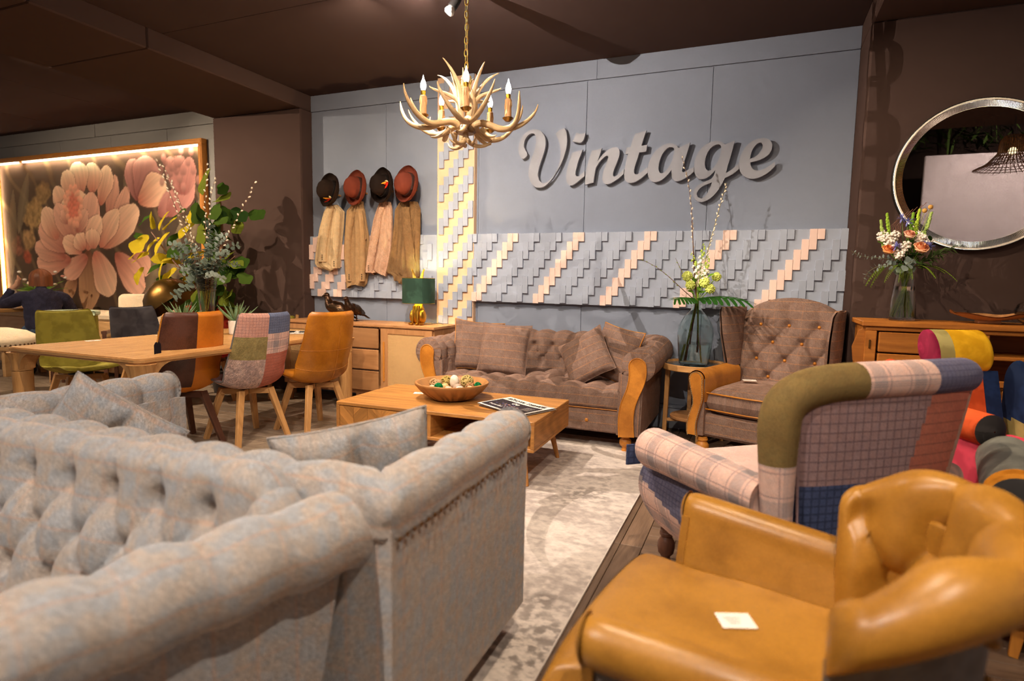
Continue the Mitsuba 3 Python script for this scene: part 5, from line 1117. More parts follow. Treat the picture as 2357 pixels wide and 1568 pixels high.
# framed mural lit from inside its frame
th = thing('wall_mural', 'huge framed mural of pink peonies with strip lights inside its wooden frame', 'mural')
MX0, MX1, MZ0, MZ1 = -9.62, -5.80, .60, 2.63
PET = [(-7.86, 1.48, -7.93, .69, .41, 2), (-8.12, 1.17, -8.38, .81, .21, 2), (-7.0, 1.51, -6.78, 1.18, .29, 1), (-7.36, 1.43, -6.89, .96, .39, 1), (-7.76, 1.45, -7.45, .92, .45, 0), (-7.89, 1.41, -8.35, 1.12, .29, 1), (-8.21, 1.36, -8.93, 1.31, .33, 1), (-8.32, 1.39, -8.95, 1.53, .29, 1), (-8.26, 1.48, -8.84, 1.79, .37, 1), (-8.46, 1.62, -8.73, 2.02, .33, 0), (-7.46, 1.8, -7.29, 2.38, .23, 1), (-7.39, 1.67, -7.08, 2.23, .23, 1), (-7.59, 2.03, -7.42, 2.5, .29, 0), (-7.73, 2.17, -7.69, 2.55, .33, 0), (-7.93, 2.17, -8.0, 2.58, .37, 0), (-8.14, 2.12, -8.24, 2.48, .29, 0), (-8.27, 1.92, -8.45, 2.29, .27, 0), (-7.58, 1.51, -6.91, 1.99, .37, 0), (-7.63, 1.51, -7.27, 1.97, .29, 0), (-7.99, 1.48, -8.08, 2.23, .74, 0), (-7.99, 1.48, -7.7, 2.18, .39, 1), (-7.89, 1.48, -7.6, 1.9, .29, 0), (-8.09, 1.55, -8.47, 2.06, .33, 1), (-8.0, 1.43, -8.35, 1.62, .27, 0), (-7.94, 1.48, -8.08, 1.68, .29, 0), (-7.76, 1.49, -7.74, 1.74, .29, 0), (-8.08, 1.71, -7.84, 1.97, .21, 1), (-8.23, 1.82, -8.34, 1.99, .19, 1), (-6.89, 2.06, -7.01, 2.55, .33, 3), (-6.86, 2.05, -6.65, 2.55, .5, 3), (-6.89, 2.03, -6.42, 2.27, .41, 0), (-6.56, 1.88, -6.23, 2.11, .29, 3), (-6.4, 1.87, -5.97, 2.32, .37, 3), (-6.21, 2.11, -6.34, 2.54, .25, 3), (-6.17, 2.1, -6.17, 2.54, .27, 3), (-6.13, 2.1, -6.0, 2.51, .25, 3)]
nx, nz = 320, 170
X, Z = np.meshgrid(np.linspace(MX0, MX1, nx), np.linspace(MZ0, MZ1, nz), indexing='ij')
Q = np.stack([X, Z, X * 0], -1); nf = lambda s, o=3, seed=0: meshkit.fbm(Q * s, o, seed)
col = C('#54463c') * (.55 + .7 * nf(2.2, 4, 1))[..., None]
def over(mask, c): 
    global col
    col = col * (1 - mask[..., None]) + np.asarray(c) * mask[..., None]
leafw = np.clip((np.abs(np.sin(X * 7 + Z * 5 + 3 * nf(1.5, 3, 2))) - .93) / .07, 0, 1) * .35; over(leafw, C('#8d7758'))
for cx, cz, r, h in ((-8.93, 1.94, .24, '#b08c5e'), (-8.72, 2.2, .16, '#a3825a'), (-9.05, 1.62, .16, '#b08a60'), (-9.1, 1.38, .10, '#a5523e'), (-9.35, 1.55, .13, '#8a5a48')):
    d = np.hypot(X - cx, Z - cz) + .16 * (nf(9, 3, 4) - .5); over(np.clip((r - d) / .05, 0, 1) * .8, C(h)[None, None] * (.55 + .9 * nf(22, 2, 5))[..., None])
for (x0, z0, x1, z1, w) in ((-9.5, 1.1, -9.35, 2.3, .2), (-9.3, 1.7, -9.0, 2.5, .2), (-8.75, .7, -8.9, 1.3, .12), (-6.9, .7, -6.5, 1.6, .22), (-6.5, .8, -6.2, 1.8, .2), (-6.1, 1.4, -5.85, 2.1, .12), (-7.1, 2.1, -7.05, 2.5, .14)):
    d = np.array([x1 - x0, z1 - z0]); L = np.hypot(*d); d /= L; t = ((X - x0) * d[0] + (Z - z0) * d[1]) / L; s = (-(X - x0) * d[1] + (Z - z0) * d[0]) / (w / 2)
    mk = (t > 0) & (t < 1) & (np.abs(s) < np.sin(np.pi * np.clip(t, 0, 1)) ** .8); over(mk * .55, C('#8b7a62')[None, None] * (.6 + .5 * np.clip(1 - np.abs(s), 0, 1))[..., None])
KIND = {0: ('#b8705c', '#efc3a2'), 1: ('#a35f50', '#e2ac92'), 2: ('#6d4434', '#c99c76'), 3: ('#8d5650', '#c78f84')}
for k, (x0, z0, x1, z1, w, kd) in enumerate(PET):
    d = np.array([x1 - x0, z1 - z0]); L = np.hypot(*d); d /= L
    wob = .06 * (nf(3, 2, 10 + k) - .5)
    t = ((X - x0) * d[0] + (Z - z0) * d[1]) / L; s = (-(X - x0) * d[1] + (Z - z0) * d[0] + wob) / (w / 2)
    shp = np.sqrt(np.clip(np.clip(t / .55, 0, 1) * np.clip((1.0 - t) / .30, 0, 1) ** .9, 0, 1)) * (1 - .12 * (t > .9) * np.cos(s * 9))
    mk = np.clip((shp - np.abs(s)) / .04, 0, 1) * (t > 0) * (t < 1)
    ridge = 1 - (s / np.maximum(shp, .05)) ** 2
    stri = .82 + .36 * meshkit.fbm(np.stack([s * 7 + k, t * 1.2, X * 0 + k], -1), 3, 20 + k)
    tt = np.clip(t * 1.15 + .18 * (np.abs(s) / np.maximum(shp, .05)) ** 3 - .08, 0, 1) ** .9
    c = (C(KIND[kd][0]) * (1 - tt[..., None]) + C(KIND[kd][1]) * tt[..., None]) * stri[..., None]
    edge = np.clip((np.abs(s) - shp + .10) / .1, 0, 1); c = c * (1 + .28 * edge[..., None] * (t > .35)[..., None])
    halo = np.clip((shp + .16 - np.abs(s)) / .16, 0, 1) * (t > -.02) * (t < 1.04) * (1 - mk); over(halo * .45, C('#6a3a30'))
    over(mk, c)
for j in range(46):                                     # small curled petals in the heart of the flower
    r_, an = .20 * math.sqrt(j / 46), j * 2.4; cx, cz = -8.11 + r_ * math.cos(an) * .9, 2.03 + r_ * math.sin(an) * 1.25
    d = np.hypot((X - cx) * 1.2, Z - cz); over(np.clip((.055 - d) / .02, 0, 1) * .85, C('#d2745e' if j < 22 else '#e4a184')[None, None] * (.75 + .5 * (Z - cz + .04) / .08)[..., None].clip(.5, 1.3))
for j in range(40):
    cx, cz = -6.2 + rng.normal(0, .14), 2.36 + rng.normal(0, .10); d = np.hypot(X - cx, (Z - cz) * .8); over(np.clip((.05 - d) / .02, 0, 1) * .8, C('#b98379')[None, None] * (.75 + 6 * (Z - cz)).clip(.5, 1.3)[..., None])
put(th + '__print', grid_mesh(np.stack([X, X * 0 + YW - .004, Z], -1), flip=False), 'vc', np.clip(col, 0, 1).reshape(-1, 3), smooth=True, uv=np.zeros((nx * nz, 2)))
for k, (a, b, c, d) in enumerate(((MX0 - .06, MX1 + .06, MZ1, MZ1 + .06), (MX1, MX1 + .06, MZ0, MZ1), (MX0 - .06, MX0, MZ0, MZ1), (MX0 - .06, MX1 + .06, MZ0 - .06, MZ0))):
    put(th + '__frame', [bar(a, b, YW - .075, YW, c, d, .004), bar(a + .012, b - .012, YW - .080, YW - .07, c + .012, d - .012, .003)], 'wood:honey', grain='x' if k in (0, 3) else 'z')
WL = np.array([1.0, .80, .55])
for x0, x1 in ((MX0 + .02, -9.12), (-9.02, MX1 - .02)): put(th + '__strip_light', bar(x0, x1, YW - .055, YW - .035, MZ1 - .016, MZ1 - .004, .002), 'vc', '#fff0d8', emit=WL * 70)
put(th + '__strip_light', bar(MX0 + .004, MX0 + .016, YW - .055, YW - .035, MZ0 + .05, MZ1 - .05, .002), 'vc', '#fff0d8', emit=WL * 70)
put(th + '__strip_light', bar(MX1 - .016, MX1 - .004, YW - .055, YW - .035, MZ0 + .05, MZ1 - .05, .002), 'vc', '#fff0d8', emit=WL * 5)
# ================================================================ hanging lamps
th = thing('antler_chandelier', 'antler chandelier with five lit candle bulbs hanging from a gold chain', 'chandelier')
CHX, CHY = -1.64, 3.2
HORN, HORN2 = '#bd9c72', '#d0b28c'
def horn(key, paths, col):
    put(key, [tube(spline(p, 22), np.interp(np.linspace(0, 1, 22), [0, .25, .8, 1], [r0, r0 * .95, r0 * .5, .0025]), 10) for p, r0 in paths], 'vcs', C(col), smooth=True)
with at(CHX, CHY, 0):
    put(th + '__hub', lathe([(0, 2.045), (.05, 2.045), (.06, 2.055), (.055, 2.075), (.045, 2.09), (.05, 2.11), (.03, 2.13), (0, 2.13)], 24), 'vcs', '#6b4c2c', smooth=40)
    for k in range(5):
        an = -62.9 + 72 * k
        with at(rz=an):
            horn(th + '__antler', [([(.04, 0, 2.085), (.12, .012, 2.10), (.20, .03, 2.075), (.29, .07, 2.09), (.37, .12, 2.16), (.40, .15, 2.235)], .021),
                                   ([(.17, .02, 2.08), (.25, -.02, 2.06), (.32, -.07, 2.09), (.35, -.13, 2.17), (.355, -.15, 2.225)], .018),
                                   ([(.24, .045, 2.08), (.30, .05, 2.12), (.335, .03, 2.20)], .013),
                                   ([(.10, 0, 2.07), (.16, -.03, 2.02), (.20, -.05, 2.02)], .014)], HORN)
            x = .255
            put(th + '__candle_cup', lathe([(0, 2.105), (.015, 2.105), (.032, 2.122), (.03, 2.126), (0, 2.120)], 20), 'metal', '#8d6a38', smooth=30, T=M4(x, 0, 0))
            put(th + '__candle_sleeve', lathe([(.019, 2.12), (.020, 2.16), (.0185, 2.19), (.0195, 2.226), (.016, 2.230), (0, 2.228)], 18), 'vcs', '#b9885a', smooth=40, T=M4(x, 0, 0))
            put(th + '__drip', [ball(1, (x + .0195 * math.cos(q), .0195 * math.sin(q), 2.20 - .012 * (j % 3)), 1, (.0035, .0035, .018 + .005 * (j % 2))) for j, q in enumerate(np.linspace(0, 5.6, 7))], 'vcs', '#c39a6a', smooth=True)
            put(th + '__bulb_cap', lathe([(0, 2.228), (.012, 2.228), (.0145, 2.25), (.013, 2.257), (0, 2.257)], 16), 'metal', '#c79a3a', smooth=40, T=M4(x, 0, 0))
            put(th + '__bulb', lathe([(0, 2.256), (.010, 2.257), (.0165, 2.275), (.0175, 2.288), (.013, 2.306), (.006, 2.322), (.003, 2.338), (0, 2.345)], 14), 'vc', '#fff0d0', smooth=True, emit=np.array([1, .76, .48]) * 45, ew=.5, T=M4(x, 0, 0))
    for k, an in enumerate((20, 95, 170, 245, 320)):
        with at(rz=an):
            horn(th + '__crown_antler', [([(.03, 0, 2.11), (.045, .01, 2.19), (.06, .02, 2.27), (.11, .03, 2.35), (.19, .03, 2.40 + .02 * (k % 2))], .018), ([(.045, .005, 2.2), (.09, -.03, 2.25), (.17, -.06, 2.27), (.21, -.07, 2.285)], .014), ([(.05, .0, 2.22), (.05, .03, 2.30), (.07, .06, 2.39)], .013)], HORN2)
    for an in (10, 150, 260):
        with at(rz=an): horn(th + '__lower_antler', [([(0, 0, 2.05), (.02, 0, 2.0), (.07, .01, 1.975), (.13, .02, 1.985), (.17, .02, 2.03)], .015), ([(.02, 0, 2.0), (.05, -.03, 1.985), (.08, -.06, 2.01)], .011)], HORN)
    def link(c, rz, h=.042, w=.022, r=.0028):
        a = np.linspace(0, 2 * np.pi, 19); x = np.sign(np.cos(a)) * np.abs(np.cos(a)) ** .7 * w / 2; z = np.sign(np.sin(a)) * np.abs(np.sin(a)) ** .7 * h / 2
        return move(tube(np.stack([x, 0 * a, z], 1), r, 6, cap=False), *c, rz=rz)
    z = 2.36; i = 0
    while z < 3.0: put(th + '__chain_link', link((.002 * math.sin(i), 0, z), 90 * (i % 2)), 'metal', '#d1a545', smooth=True); z += .0355; i += 1
    put(th + '__spare_chain', [link((.03 * math.sin(q * 1.7), .03 * math.cos(q * 2.1), 2.25 + .012 * q), 50 * q) for q in range(10)], 'metal', '#d1a545', smooth=True)
    put(th + '__ceiling_cup', lathe([(0, 2.97), (.02, 2.97), (.05, 3.0), (.05, 3.004), (0, 3.004)], 24), 'metal', '#b98f3c', smooth=40)
    put(th + '__wire', tube(spline([(.05, .05, 3.0), (.02, .03, 2.93), (.004, .004, 2.80), (.006, -.004, 2.55), (0, 0, 2.2)], 30), .0022, 6), 'vcs', '#c9a45a', smooth=True)
th = thing('spotlight', 'small black ceiling spotlight beside the chandelier chain', 'spotlight')
with at(-1.835, 3.42, 0):
    put(th + '__stem', [tube([(.02, 0, 3.004), (.02, 0, 2.92)], .008, 10), box(.012, .012, .05, .003, (.02, 0, 2.92))], 'vcs', '#1c1a1a', smooth=40)
    m = aim((.015, 0, 2.915), (-.035, -.03, 2.83))
    with at(m=m):
        put(th + '__housing', lathe([(0, -.02), (.022, -.02), (.026, 0), (.030, .055), (.027, .06), (0, .055)], 24), 'vcs', '#1c1a1a', smooth=40)
        put(th + '__bulb', lathe([(0.02, .055), (.030, .075), (.033, .09), (.026, .102), (0, .105)], 20), 'vcg', '#d8d4d0', smooth=True)
th = thing('table_lamp', 'table lamp with dark green velvet shade and golden hare base on the sideboard', 'table lamp')
with at(-2.83, 4.62, .776):
    G = '#c08d34'
    put(th + '__shade', lathe([(.147, .195), (.147, .42), (.1445, .42), (.1445, .195)], 64), 'velvet:shade', smooth=40)
    put(th + '__shade_lining', lathe([(.1435, .197), (.1435, .418)], 48), 'vcs', '#d8b25a', smooth=True)
    put(th + '__shade_trim', [lathe([(.1435, .417), (.148, .418), (.148, .422), (.1435, .422)], 48), lathe([(.1435, .193), (.148, .193), (.148, .197), (.1435, .197)], 48)], 'metal', '#c9a045', smooth=40)
    bd = [lathe([(0, 0), (.03, 0), (.055, .03), (.062, .075), (.055, .13), (.038, .18), (.028, .23), (.02, .26), (0, .26)], 24), ball(1, (0, -.02, .27), 2, (.034, .045, .038))]
    for s in (-1, 1):
        bd += [ball(1, (s * .048, -.01, .075), 2, (.028, .05, .062)), tube([(s * .022, -.035, .17), (s * .026, -.055, .09), (s * .026, -.06, .012)], [.014, .011, .010], 10), ball(1, (s * .026, -.072, .010), 2, (.014, .024, .010)), ball(1, (s * .055, -.04, .012), 2, (.016, .04, .012))]
    put(th + '__hare', bd, 'metal', G, smooth=35)
    for s in (-1, 1):
        q = np.linspace(0, 1, 12); cx = s * (.012 + .05 * q ** 1.4); cz = .30 + .20 * q; w = .020 * np.sin(np.pi * np.clip(q * .9 + .08, 0, 1)) ** .7
        E = np.stack([np.stack([cx - w * .9, -.012 + 0 * q, cz + s * w * .2], 1), np.stack([cx, .004 + 0 * q, cz], 1), np.stack([cx + w * .9, -.012 + 0 * q, cz - s * w * .2], 1)], 1)
        put(th + '__ear', grid_mesh(E), 'metal', '#d0a050', smooth=True)
    put(th + '__bulb', ball(.028, (0, .0, .335), 2), 'vc', '#fff0d0', smooth=True, emit=np.array([1, .70, .36]) * 1700, ew=2.5)
    put(th + '__harp', tube([(.0, 0, .26), (0, 0, .31)], .012, 10), 'metal', '#b08a40', smooth=True)
    put(th + '__switch_flex', tube(spline([(.03, .05, .006), (.09, .1, .006), (.15, .16, .006), (.16, .24, -.1)], 20), .003, 6), 'vcs', '#4a4038', smooth=True)
# ================================================================ bronze partridges
def partridge(label, x, y, z, rz, look, s=1):
    th = thing('bird_figurine', label, 'figurine', 'bronze bird figurines on the sideboard')
    with at(x, y, z, rz=rz, s=s):
        sp = spline([(.135, 0, .05), (.09, 0, .075), (.03, 0, .105), (-.03, 0, .118), (-.065, 0, .145), (-.083, 0, .19), (-.098, 0, .218)], 30)
        r = np.interp(np.linspace(0, 1, 30), [0, .12, .35, .58, .72, .85, .94, 1], [.006, .02, .052, .058, .04, .024, .021, .008])
        b = tube(sp, r, 20); v = b.vertices; n = b.vertex_normals; b.vertices = v + n * ((meshkit.noise(v * 110)[:, None] - .5) * .006)
        put(th + '__body', [b, ball(.025, (-.092, 0, .215), 2, (1.05, .85, .95))], 'metal', '#4b372b', smooth=True)
        put(th + '__beak', tube([(-.112, 0, .213), (-.130, 0, .208), (-.138, 0, .201)], [.008, .005, .001], 8), 'metal', '#3a2a22', smooth=True)
        for sd in (-1, 1):
            q = np.linspace(0, 1, 14); e = np.linspace(-1, 1, 7); Qq, E = np.meshgrid(q, e, indexing='ij')
            wv = .032 * np.sin(np.pi * np.clip(Qq * .8 + .16, 0, 1)); px_ = -.045 + .165 * Qq; pz_ = .122 - .05 * Qq + E * wv
            ww = np.interp(Qq, [0, .5, 1], [.058, .058, .018]) * np.sqrt(np.clip(1 - ((pz_ - (.115 - .05 * Qq)) / .07) ** 2, .05, 1)) + .006 + .0035 * np.sin(E * 9 + Qq * 22)
            put(th + '__wing', grid_mesh(np.stack([px_, sd * ww, pz_], -1), flip=sd > 0), 'metal', '#54402f', smooth=True)
            put(th + '__leg', [tube([(.0 + .01, sd * .022, .065), (.012, sd * .024, .004)], .006, 8)] + [tube([(.012, sd * .024, .005), (.012 - .03 * math.cos(t), sd * .024 + .03 * math.sin(t), .003)], [.0045, .002], 6) for t in (-.5, 0, .5, 3.1)], 'metal', '#3f2f25', smooth=True)
        put(th + '__tail', hull([(.10, y_, z_) for y_ in (-.016, .016) for z_ in (.06, .075)] + [(.19, -.02, .018), (.19, .02, .018), (.185, .0, .028), (.16, -.018, .030)]), 'metal', '#46352a')
partridge('dark bronze partridge figurine facing left on the sideboard, further left of the pair', -3.745, 4.62, .776, 12, 0, 1.12)
partridge('dark bronze partridge figurine seen from the front, nearer the green lamp', -3.55, 4.63, .776, 78, 0, 1.0)
# ================================================================ on the coffee table
th = thing('wooden_bowl', 'rough carved wooden bowl filled with balls and pebbles on the coffee table', 'bowl')
BX, BY = -1.845, 3.435
with at(BX, BY, .401):
    v, q = lathe([(0, .0), (.11, .0), (.15, .012), (.205, .055), (.243, .098), (.247, .112), (.240, .118), (.228, .112), (.19, .065), (.14, .034), (0, .026)], 72)
    m = tri((v, q)); vv = m.vertices; m.vertices = vv + m.vertex_normals * ((meshkit.fbm(vv * 9, 3, 5)[:, None] - .5) * .008)
    t = meshkit.fbm(vv * 16, 4, 8); d = meshkit.fbm(vv * 38, 3, 9)
    cc = C('#8a5a30')[None] * (1 - t[:, None]) + C('#b07c46')[None] * t[:, None]; dk = np.clip((.30 + .5 * (d - .5) - vv[:, 2] * 3.2 + .02) * 3, 0, 1)[:, None] * (d > .5)[:, None] * (np.hypot(vv[:, 0], vv[:, 1]) > .1)[:, None]; cc = cc * (1 - dk * .75) + C('#2e1c10')[None] * dk * .75
    put(th, m, 'vcs', cc, smooth=True, uv=np.zeros((len(vv), 2)))
def wicker(label, x, y, z, r, col, group='woven balls in the wooden bowl'):
    k = thing('wicker_ball', label, 'ball', group); a = np.linspace(0, 2 * np.pi, 20); ms = []
    for i in range(15):
        q = trimesh.transformations.random_rotation_matrix(rng.random(3)); rr = r * (1 - .04 * rng.random())
        ms.append(tube((np.stack([np.cos(a), np.sin(a), .12 * np.sin(3 * a + i)], 1) * rr) @ q[:3, :3].T + [x, y, z], r * .085, 5, cap=False))
    put(k, ms + [ball(r * .8, (x, y, z), 2)], 'vc', col, smooth=True); labels[k]['label'] = label
for lab, dx, dy, dz, r, c in (('large straw coloured woven ball at the left back of the bowl', -.075, .06, .10, .038, '#b49a58'), ('small dark green woven ball at the back of the bowl', -.02, .09, .10, .024, '#1f6b3c'), ('large straw woven ball highest at the right of the bowl', .085, .05, .115, .042, '#b8a066'),
        ('pale brown woven ball at the left rim of the bowl', -.15, .02, .088, .031, '#b08a60'), ('knotty beige woven ball second from the left in the bowl', -.095, -.03, .09, .034, '#b4926c'), ('dark green woven ball at the front of the bowl', -.055, -.085, .085, .028, '#1e7040'), ('dark green woven ball at the right rim of the bowl', .175, .03, .095, .024, '#1d6a3c'), ('brown woven ball right of the middle of the bowl', .13, .01, .085, .031, '#a67c54')):
    wicker(lab, BX + dx, BY + dy, .401 + dz, r, c)
def pebble(label, dx, dy, dz, s, col):
    k = thing('pebble', label, 'pebble', 'pebbles and shells in the wooden bowl'); m = ball(1, (0, 0, 0), 3, s); m.vertices += m.vertex_normals * ((meshkit.fbm(m.vertices * 30 + len(used), 2)[:, None] - .5) * .012); m.apply_translation((BX + dx, BY + dy, .401 + dz)); put(k, m, 'vcs', col, smooth=True)
pebble('large cream shell standing up in the middle of the bowl', .015, -.0, .115, (.032, .028, .042), '#d2c2ae'); pebble('ochre pebble left of the cream shell', -.03, -.05, .085, (.03, .026, .022), '#c09a64'); pebble('grey brown pebble right of the cream shell', .06, -.04, .085, (.032, .028, .024), '#9d8472')
pebble('pale pink pebble at the front of the bowl', .02, -.095, .082, (.026, .02, .016), '#cfae96'); pebble('white pebble at the right front of the bowl', .095, -.075, .086, (.032, .024, .016), '#e2d4c4'); pebble('beige pebble at the left front of the bowl', -.10, -.09, .08, (.024, .02, .018), '#c0a484'); pebble('tan pebble near the right rim of the bowl', .15, -.04, .083, (.026, .022, .02), '#b99a78')
th = thing('newspaper', 'folded show news newspaper lying on the right end of the coffee table', 'newspaper')
with at(-1.355, 3.36, .401, rz=-24):
    for k in range(4):
        n = 14; gx, gy = np.meshgrid(np.linspace(-.20, .20, n), np.linspace(-.145, .145, n), indexing='ij')
        gz = .002 + .0035 * k + .006 * (gx / .2) ** 2 * (k > 1) + .004 * np.sin(gx * 9 + k) * (k > 1)
        P = np.stack([gx + .006 * (k % 2), gy - .005 * k + .01, gz], -1); v, q = grid_mesh(P); v2 = v - [0, 0, .0022]
        put(th + '__page', [(v, q), (v2, q[:, ::-1])], 'vc', '#d6cec4', smooth=True)
    zt = lambda x: .002 + .0105 + .006 * (x / .2) ** 2 + .004 * math.sin(x * 9 + 3) + .0006
    def bend(m): v = m.vertices; m.vertices = np.stack([v[:, 0], v[:, 1], v[:, 2] + np.array([zt(x) for x in v[:, 0]])], 1); return m
    g = trimesh.creation.box((.36, .185, .0006)).subdivide().subdivide().subdivide(); g.apply_translation((0, -.038, 0)); put(th + '__picture', bend(g), 'vc', '#3a3336')
    t = meshkit.text_mesh('show news', .036, .0006, True); t.apply_translation(-t.bounds.mean(0)); t.apply_scale((.33 / t.extents[0], 1, 1)); t = t.subdivide(); t.apply_translation((.0, .098, .0)); put(th + '__masthead', bend(t), 'vc', '#1c1819')
    t = meshkit.text_mesh('Oe', .034, .0006, True); t.apply_translation(-t.bounds.mean(0)); t.apply_translation((-.02, .022, .0006)); put(th + '__headline', bend(t), 'vc', '#e8e2dc')
    t = meshkit.text_mesh('Potential', .02, .0006, True); t.apply_translation(-t.bounds.mean(0)); t.apply_translation((-.09, -.085, .0006)); put(th + '__headline', bend(t), 'vc', '#d8d0cc')
    for i in range(46):
        x, y = rng.normal(0, .06), rng.normal(-.045, .018); put(th + '__photo_print', bend(box(.012, .006, .0006, .0001, (np.clip(x, -.15, .15), y, .0005))), 'vc', ['#8a5a50', '#5c5aa0', '#c09a8a', '#6a5a58', '#b0a8b8'][i % 5])
    for i in range(7): put(th + '__text_line', bend(box(.075, .003, .0004, .0001, (.125, .01 - .011 * i, .0006))), 'vc', '#a9a09c')
def card(label, x, y, z, rz, w=.09, d=.06, tilt=0):
    k = thing('price_card', label, 'card', None)
    with at(x, y, z, rz=rz, rx=tilt):
        put(k + '__card', box(w, d, .0012, .0003, (0, 0, .0008)), 'vc', '#efe6da')
        for i in range(3): put(k + '__text_line', box(w * (.5 - .1 * i), .003, .0004, .0001, (-.006, d * (.16 - .18 * i), .0015)), 'vc', '#6a625c')
card('white price card on the coffee table left of the bowl', -2.13, 3.50, .4005, 20); card('white price card on the near end of the dining table', -4.46, 2.79, .7005, 75); card('white price card on the dining table by the grey chair', -4.44, 3.32, .7005, 85)
card('white price card lying on the amber leather seat', -.005, 1.315, .465, 22, .075, .058); card('white price card on the seat of the wing chair', -.02, 4.41, .524, 10)
th = thing('magazine', 'open magazine with dark pictures at the far end of the dining table', 'magazine')
with at(-3.72, 4.05, .7005, rz=35):
    for s in (-1, 1):
        put(th + '__page', box(.19, .26, .006, .002, (s * .097, 0, .004)), 'vc', '#d9d2c8'); put(th + '__picture', box(.16, .15, .0006, .0002, (s * .097, .03, .0076)), 'vc', ['#2c2a2a', '#55504e'][s > 0])
        for i in range(4): put(th + '__text_line', box(.13, .006, .0004, .0001, (s * .097, -.065 - .014 * i, .0075)), 'vc', '#8d8680')
# ================================================================ on the cabinet
th = thing('leaf_tray', 'shallow curled wooden tray on a small foot on the cabinet', 'tray')
with at(1.235, 4.20, .991, rz=3):
    a = np.linspace(0, 2 * np.pi, 61)[:-1]; R = np.linspace(.02, 1, 10); P = []
    for r in R: P.append(np.stack([.20 * r * np.cos(a) * (1 + .12 * r * np.cos(3 * a)), .12 * r * np.sin(a), .022 + .045 * r ** 2.2 * (.6 + .5 * np.cos(a) ** 2) + .006 * np.sin(5 * a) * r ** 3], -1))
    P = np.array(P); put(th + '__bowl', [grid_mesh(P, closed_v=True), (lambda v, q: (v - [0, 0, .006], q[:, ::-1]))(*grid_mesh(P, closed_v=True))], 'vcs', '#b07a4c', smooth=True)
    put(th + '__foot', box(.11, .06, .02, .003, (0, 0, .010)), 'vcs', '#b98256')
th = thing('glass_vase', 'round mottled glass vase at the right edge on the cabinet', 'vase')
with at(1.46, 4.22, .991): put(th, lathe([(0, 0), (.05, 0), (.085, .03), (.10, .075), (.085, .115), (.045, .14), (.03, .16), (.034, .185), (.03, .185), (.025, .16), (.04, .135), (.08, .11), (.095, .075), (.08, .034), (.048, .006), (0, .006)], 40), 'glass', smooth=40)
# ================================================================ what the mirror shows: the side of the hall behind the camera
k = S('wall_front', 'dark wall of the hall behind the camera'); put(k, bar(.6, 8, -3.3, -3.2, 0, 5.6), 'vc', '#1e1613')
th = thing('display_panel', 'large pale grey display wall seen in the round mirror', 'panel'); put(th, bar(2.33, 6.2, -2.56, -2.5, 0, 3.26, .01), 'paint:screen')
th = thing('woven_pendant', 'woven cane pendant lamp seen in the round mirror', 'pendant lamp')
with at(2.2, 1.6, 0):
    prof = [(.07, 2.66), (.10, 2.62), (.115, 2.50), (.20, 2.40), (.30, 2.35)]; a = np.arange(40) * 2 * np.pi / 40; st = []
    pr, _ = resample(prof, .02)
    for i in range(40): st.append(tube([(r * math.cos(a[i] + .15 * j / len(pr)), r * math.sin(a[i] + .15 * j / len(pr)), z) for j, (r, z) in enumerate(pr)], .0035, 5))
    for r, z in pr[::2]: st.append(tube(np.stack([r * np.cos(np.append(a, 0)), r * np.sin(np.append(a, 0)), np.full(41, z)], 1), .003, 5, cap=False))
    put(th + '__shade', st, 'vcs', '#8a5f34'); put(th + '__cord', tube([(0, 0, 2.6), (0, 0, 2.857)], .004, 6), 'vcs', '#2a1c14')
    put(th + '__bulb', ball(.035, (0, 0, 2.52), 2), 'vc', '#fff0d0', smooth=True, emit=np.array([1, .72, .4]) * 2, ew=.1)
th = thing('hanging_greenery', 'dark hanging greenery seen in the top of the round mirror', 'greenery', kind='stuff')
put(th, [leaf0 for leaf0 in [(lambda c, d_: (np.array([c - d_ * .1, c + np.array([d_[1], -d_[0], 0]) * .04, c + d_ * .1, c - np.array([d_[1], -d_[0], 0]) * .04]), np.array([[0, 1, 2, 3]])))(np.array([rng.uniform(2.2, 6), -3.0 + rng.normal(0, .08), rng.uniform(3.45, 4.9)]), rng.normal(size=3) * [1, .4, 1]) for _ in range(700)]], 'vc', '#3b4a22')
# ================================================================ plants and flowers
def leaf(base, d, up, L, W, curl=.2, fold=.15, shape='oval', n=8):
    "one leaf: base, direction, up, length, width; a grid three wide"
    d = np.array(d, float); d /= np.linalg.norm(d); up = np.array(up, float); s = np.cross(d, up); s /= np.linalg.norm(s) + 1e-9; u = np.cross(s, d)
    q = np.linspace(0, 1, n)
    w = {'oval': np.sin(np.pi * np.clip(q * .94 + .03, 0, 1)) ** .6, 'fiddle': np.interp(q, [0, .1, .3, .45, .75, .92, 1], [.10, .45, .62, .60, 1, .72, .08]), 'round': np.sqrt(np.clip(1 - (2 * q - 1) ** 2, .0004, 1)), 'lance': np.sin(np.pi * np.clip(q * .93 + .06, 0, 1)) ** .9}[shape] * W / 2
    c = np.array(base) + d * (L * q)[:, None] - u * (curl * L * q ** 2)[:, None]
    P = np.stack([c - s * w[:, None] + u * (fold * w)[:, None], c, c + s * w[:, None] + u * (fold * w)[:, None]], 1)
    return grid_mesh(P)
def rnd_unit(): v = rng.normal(size=3); return v / np.linalg.norm(v)
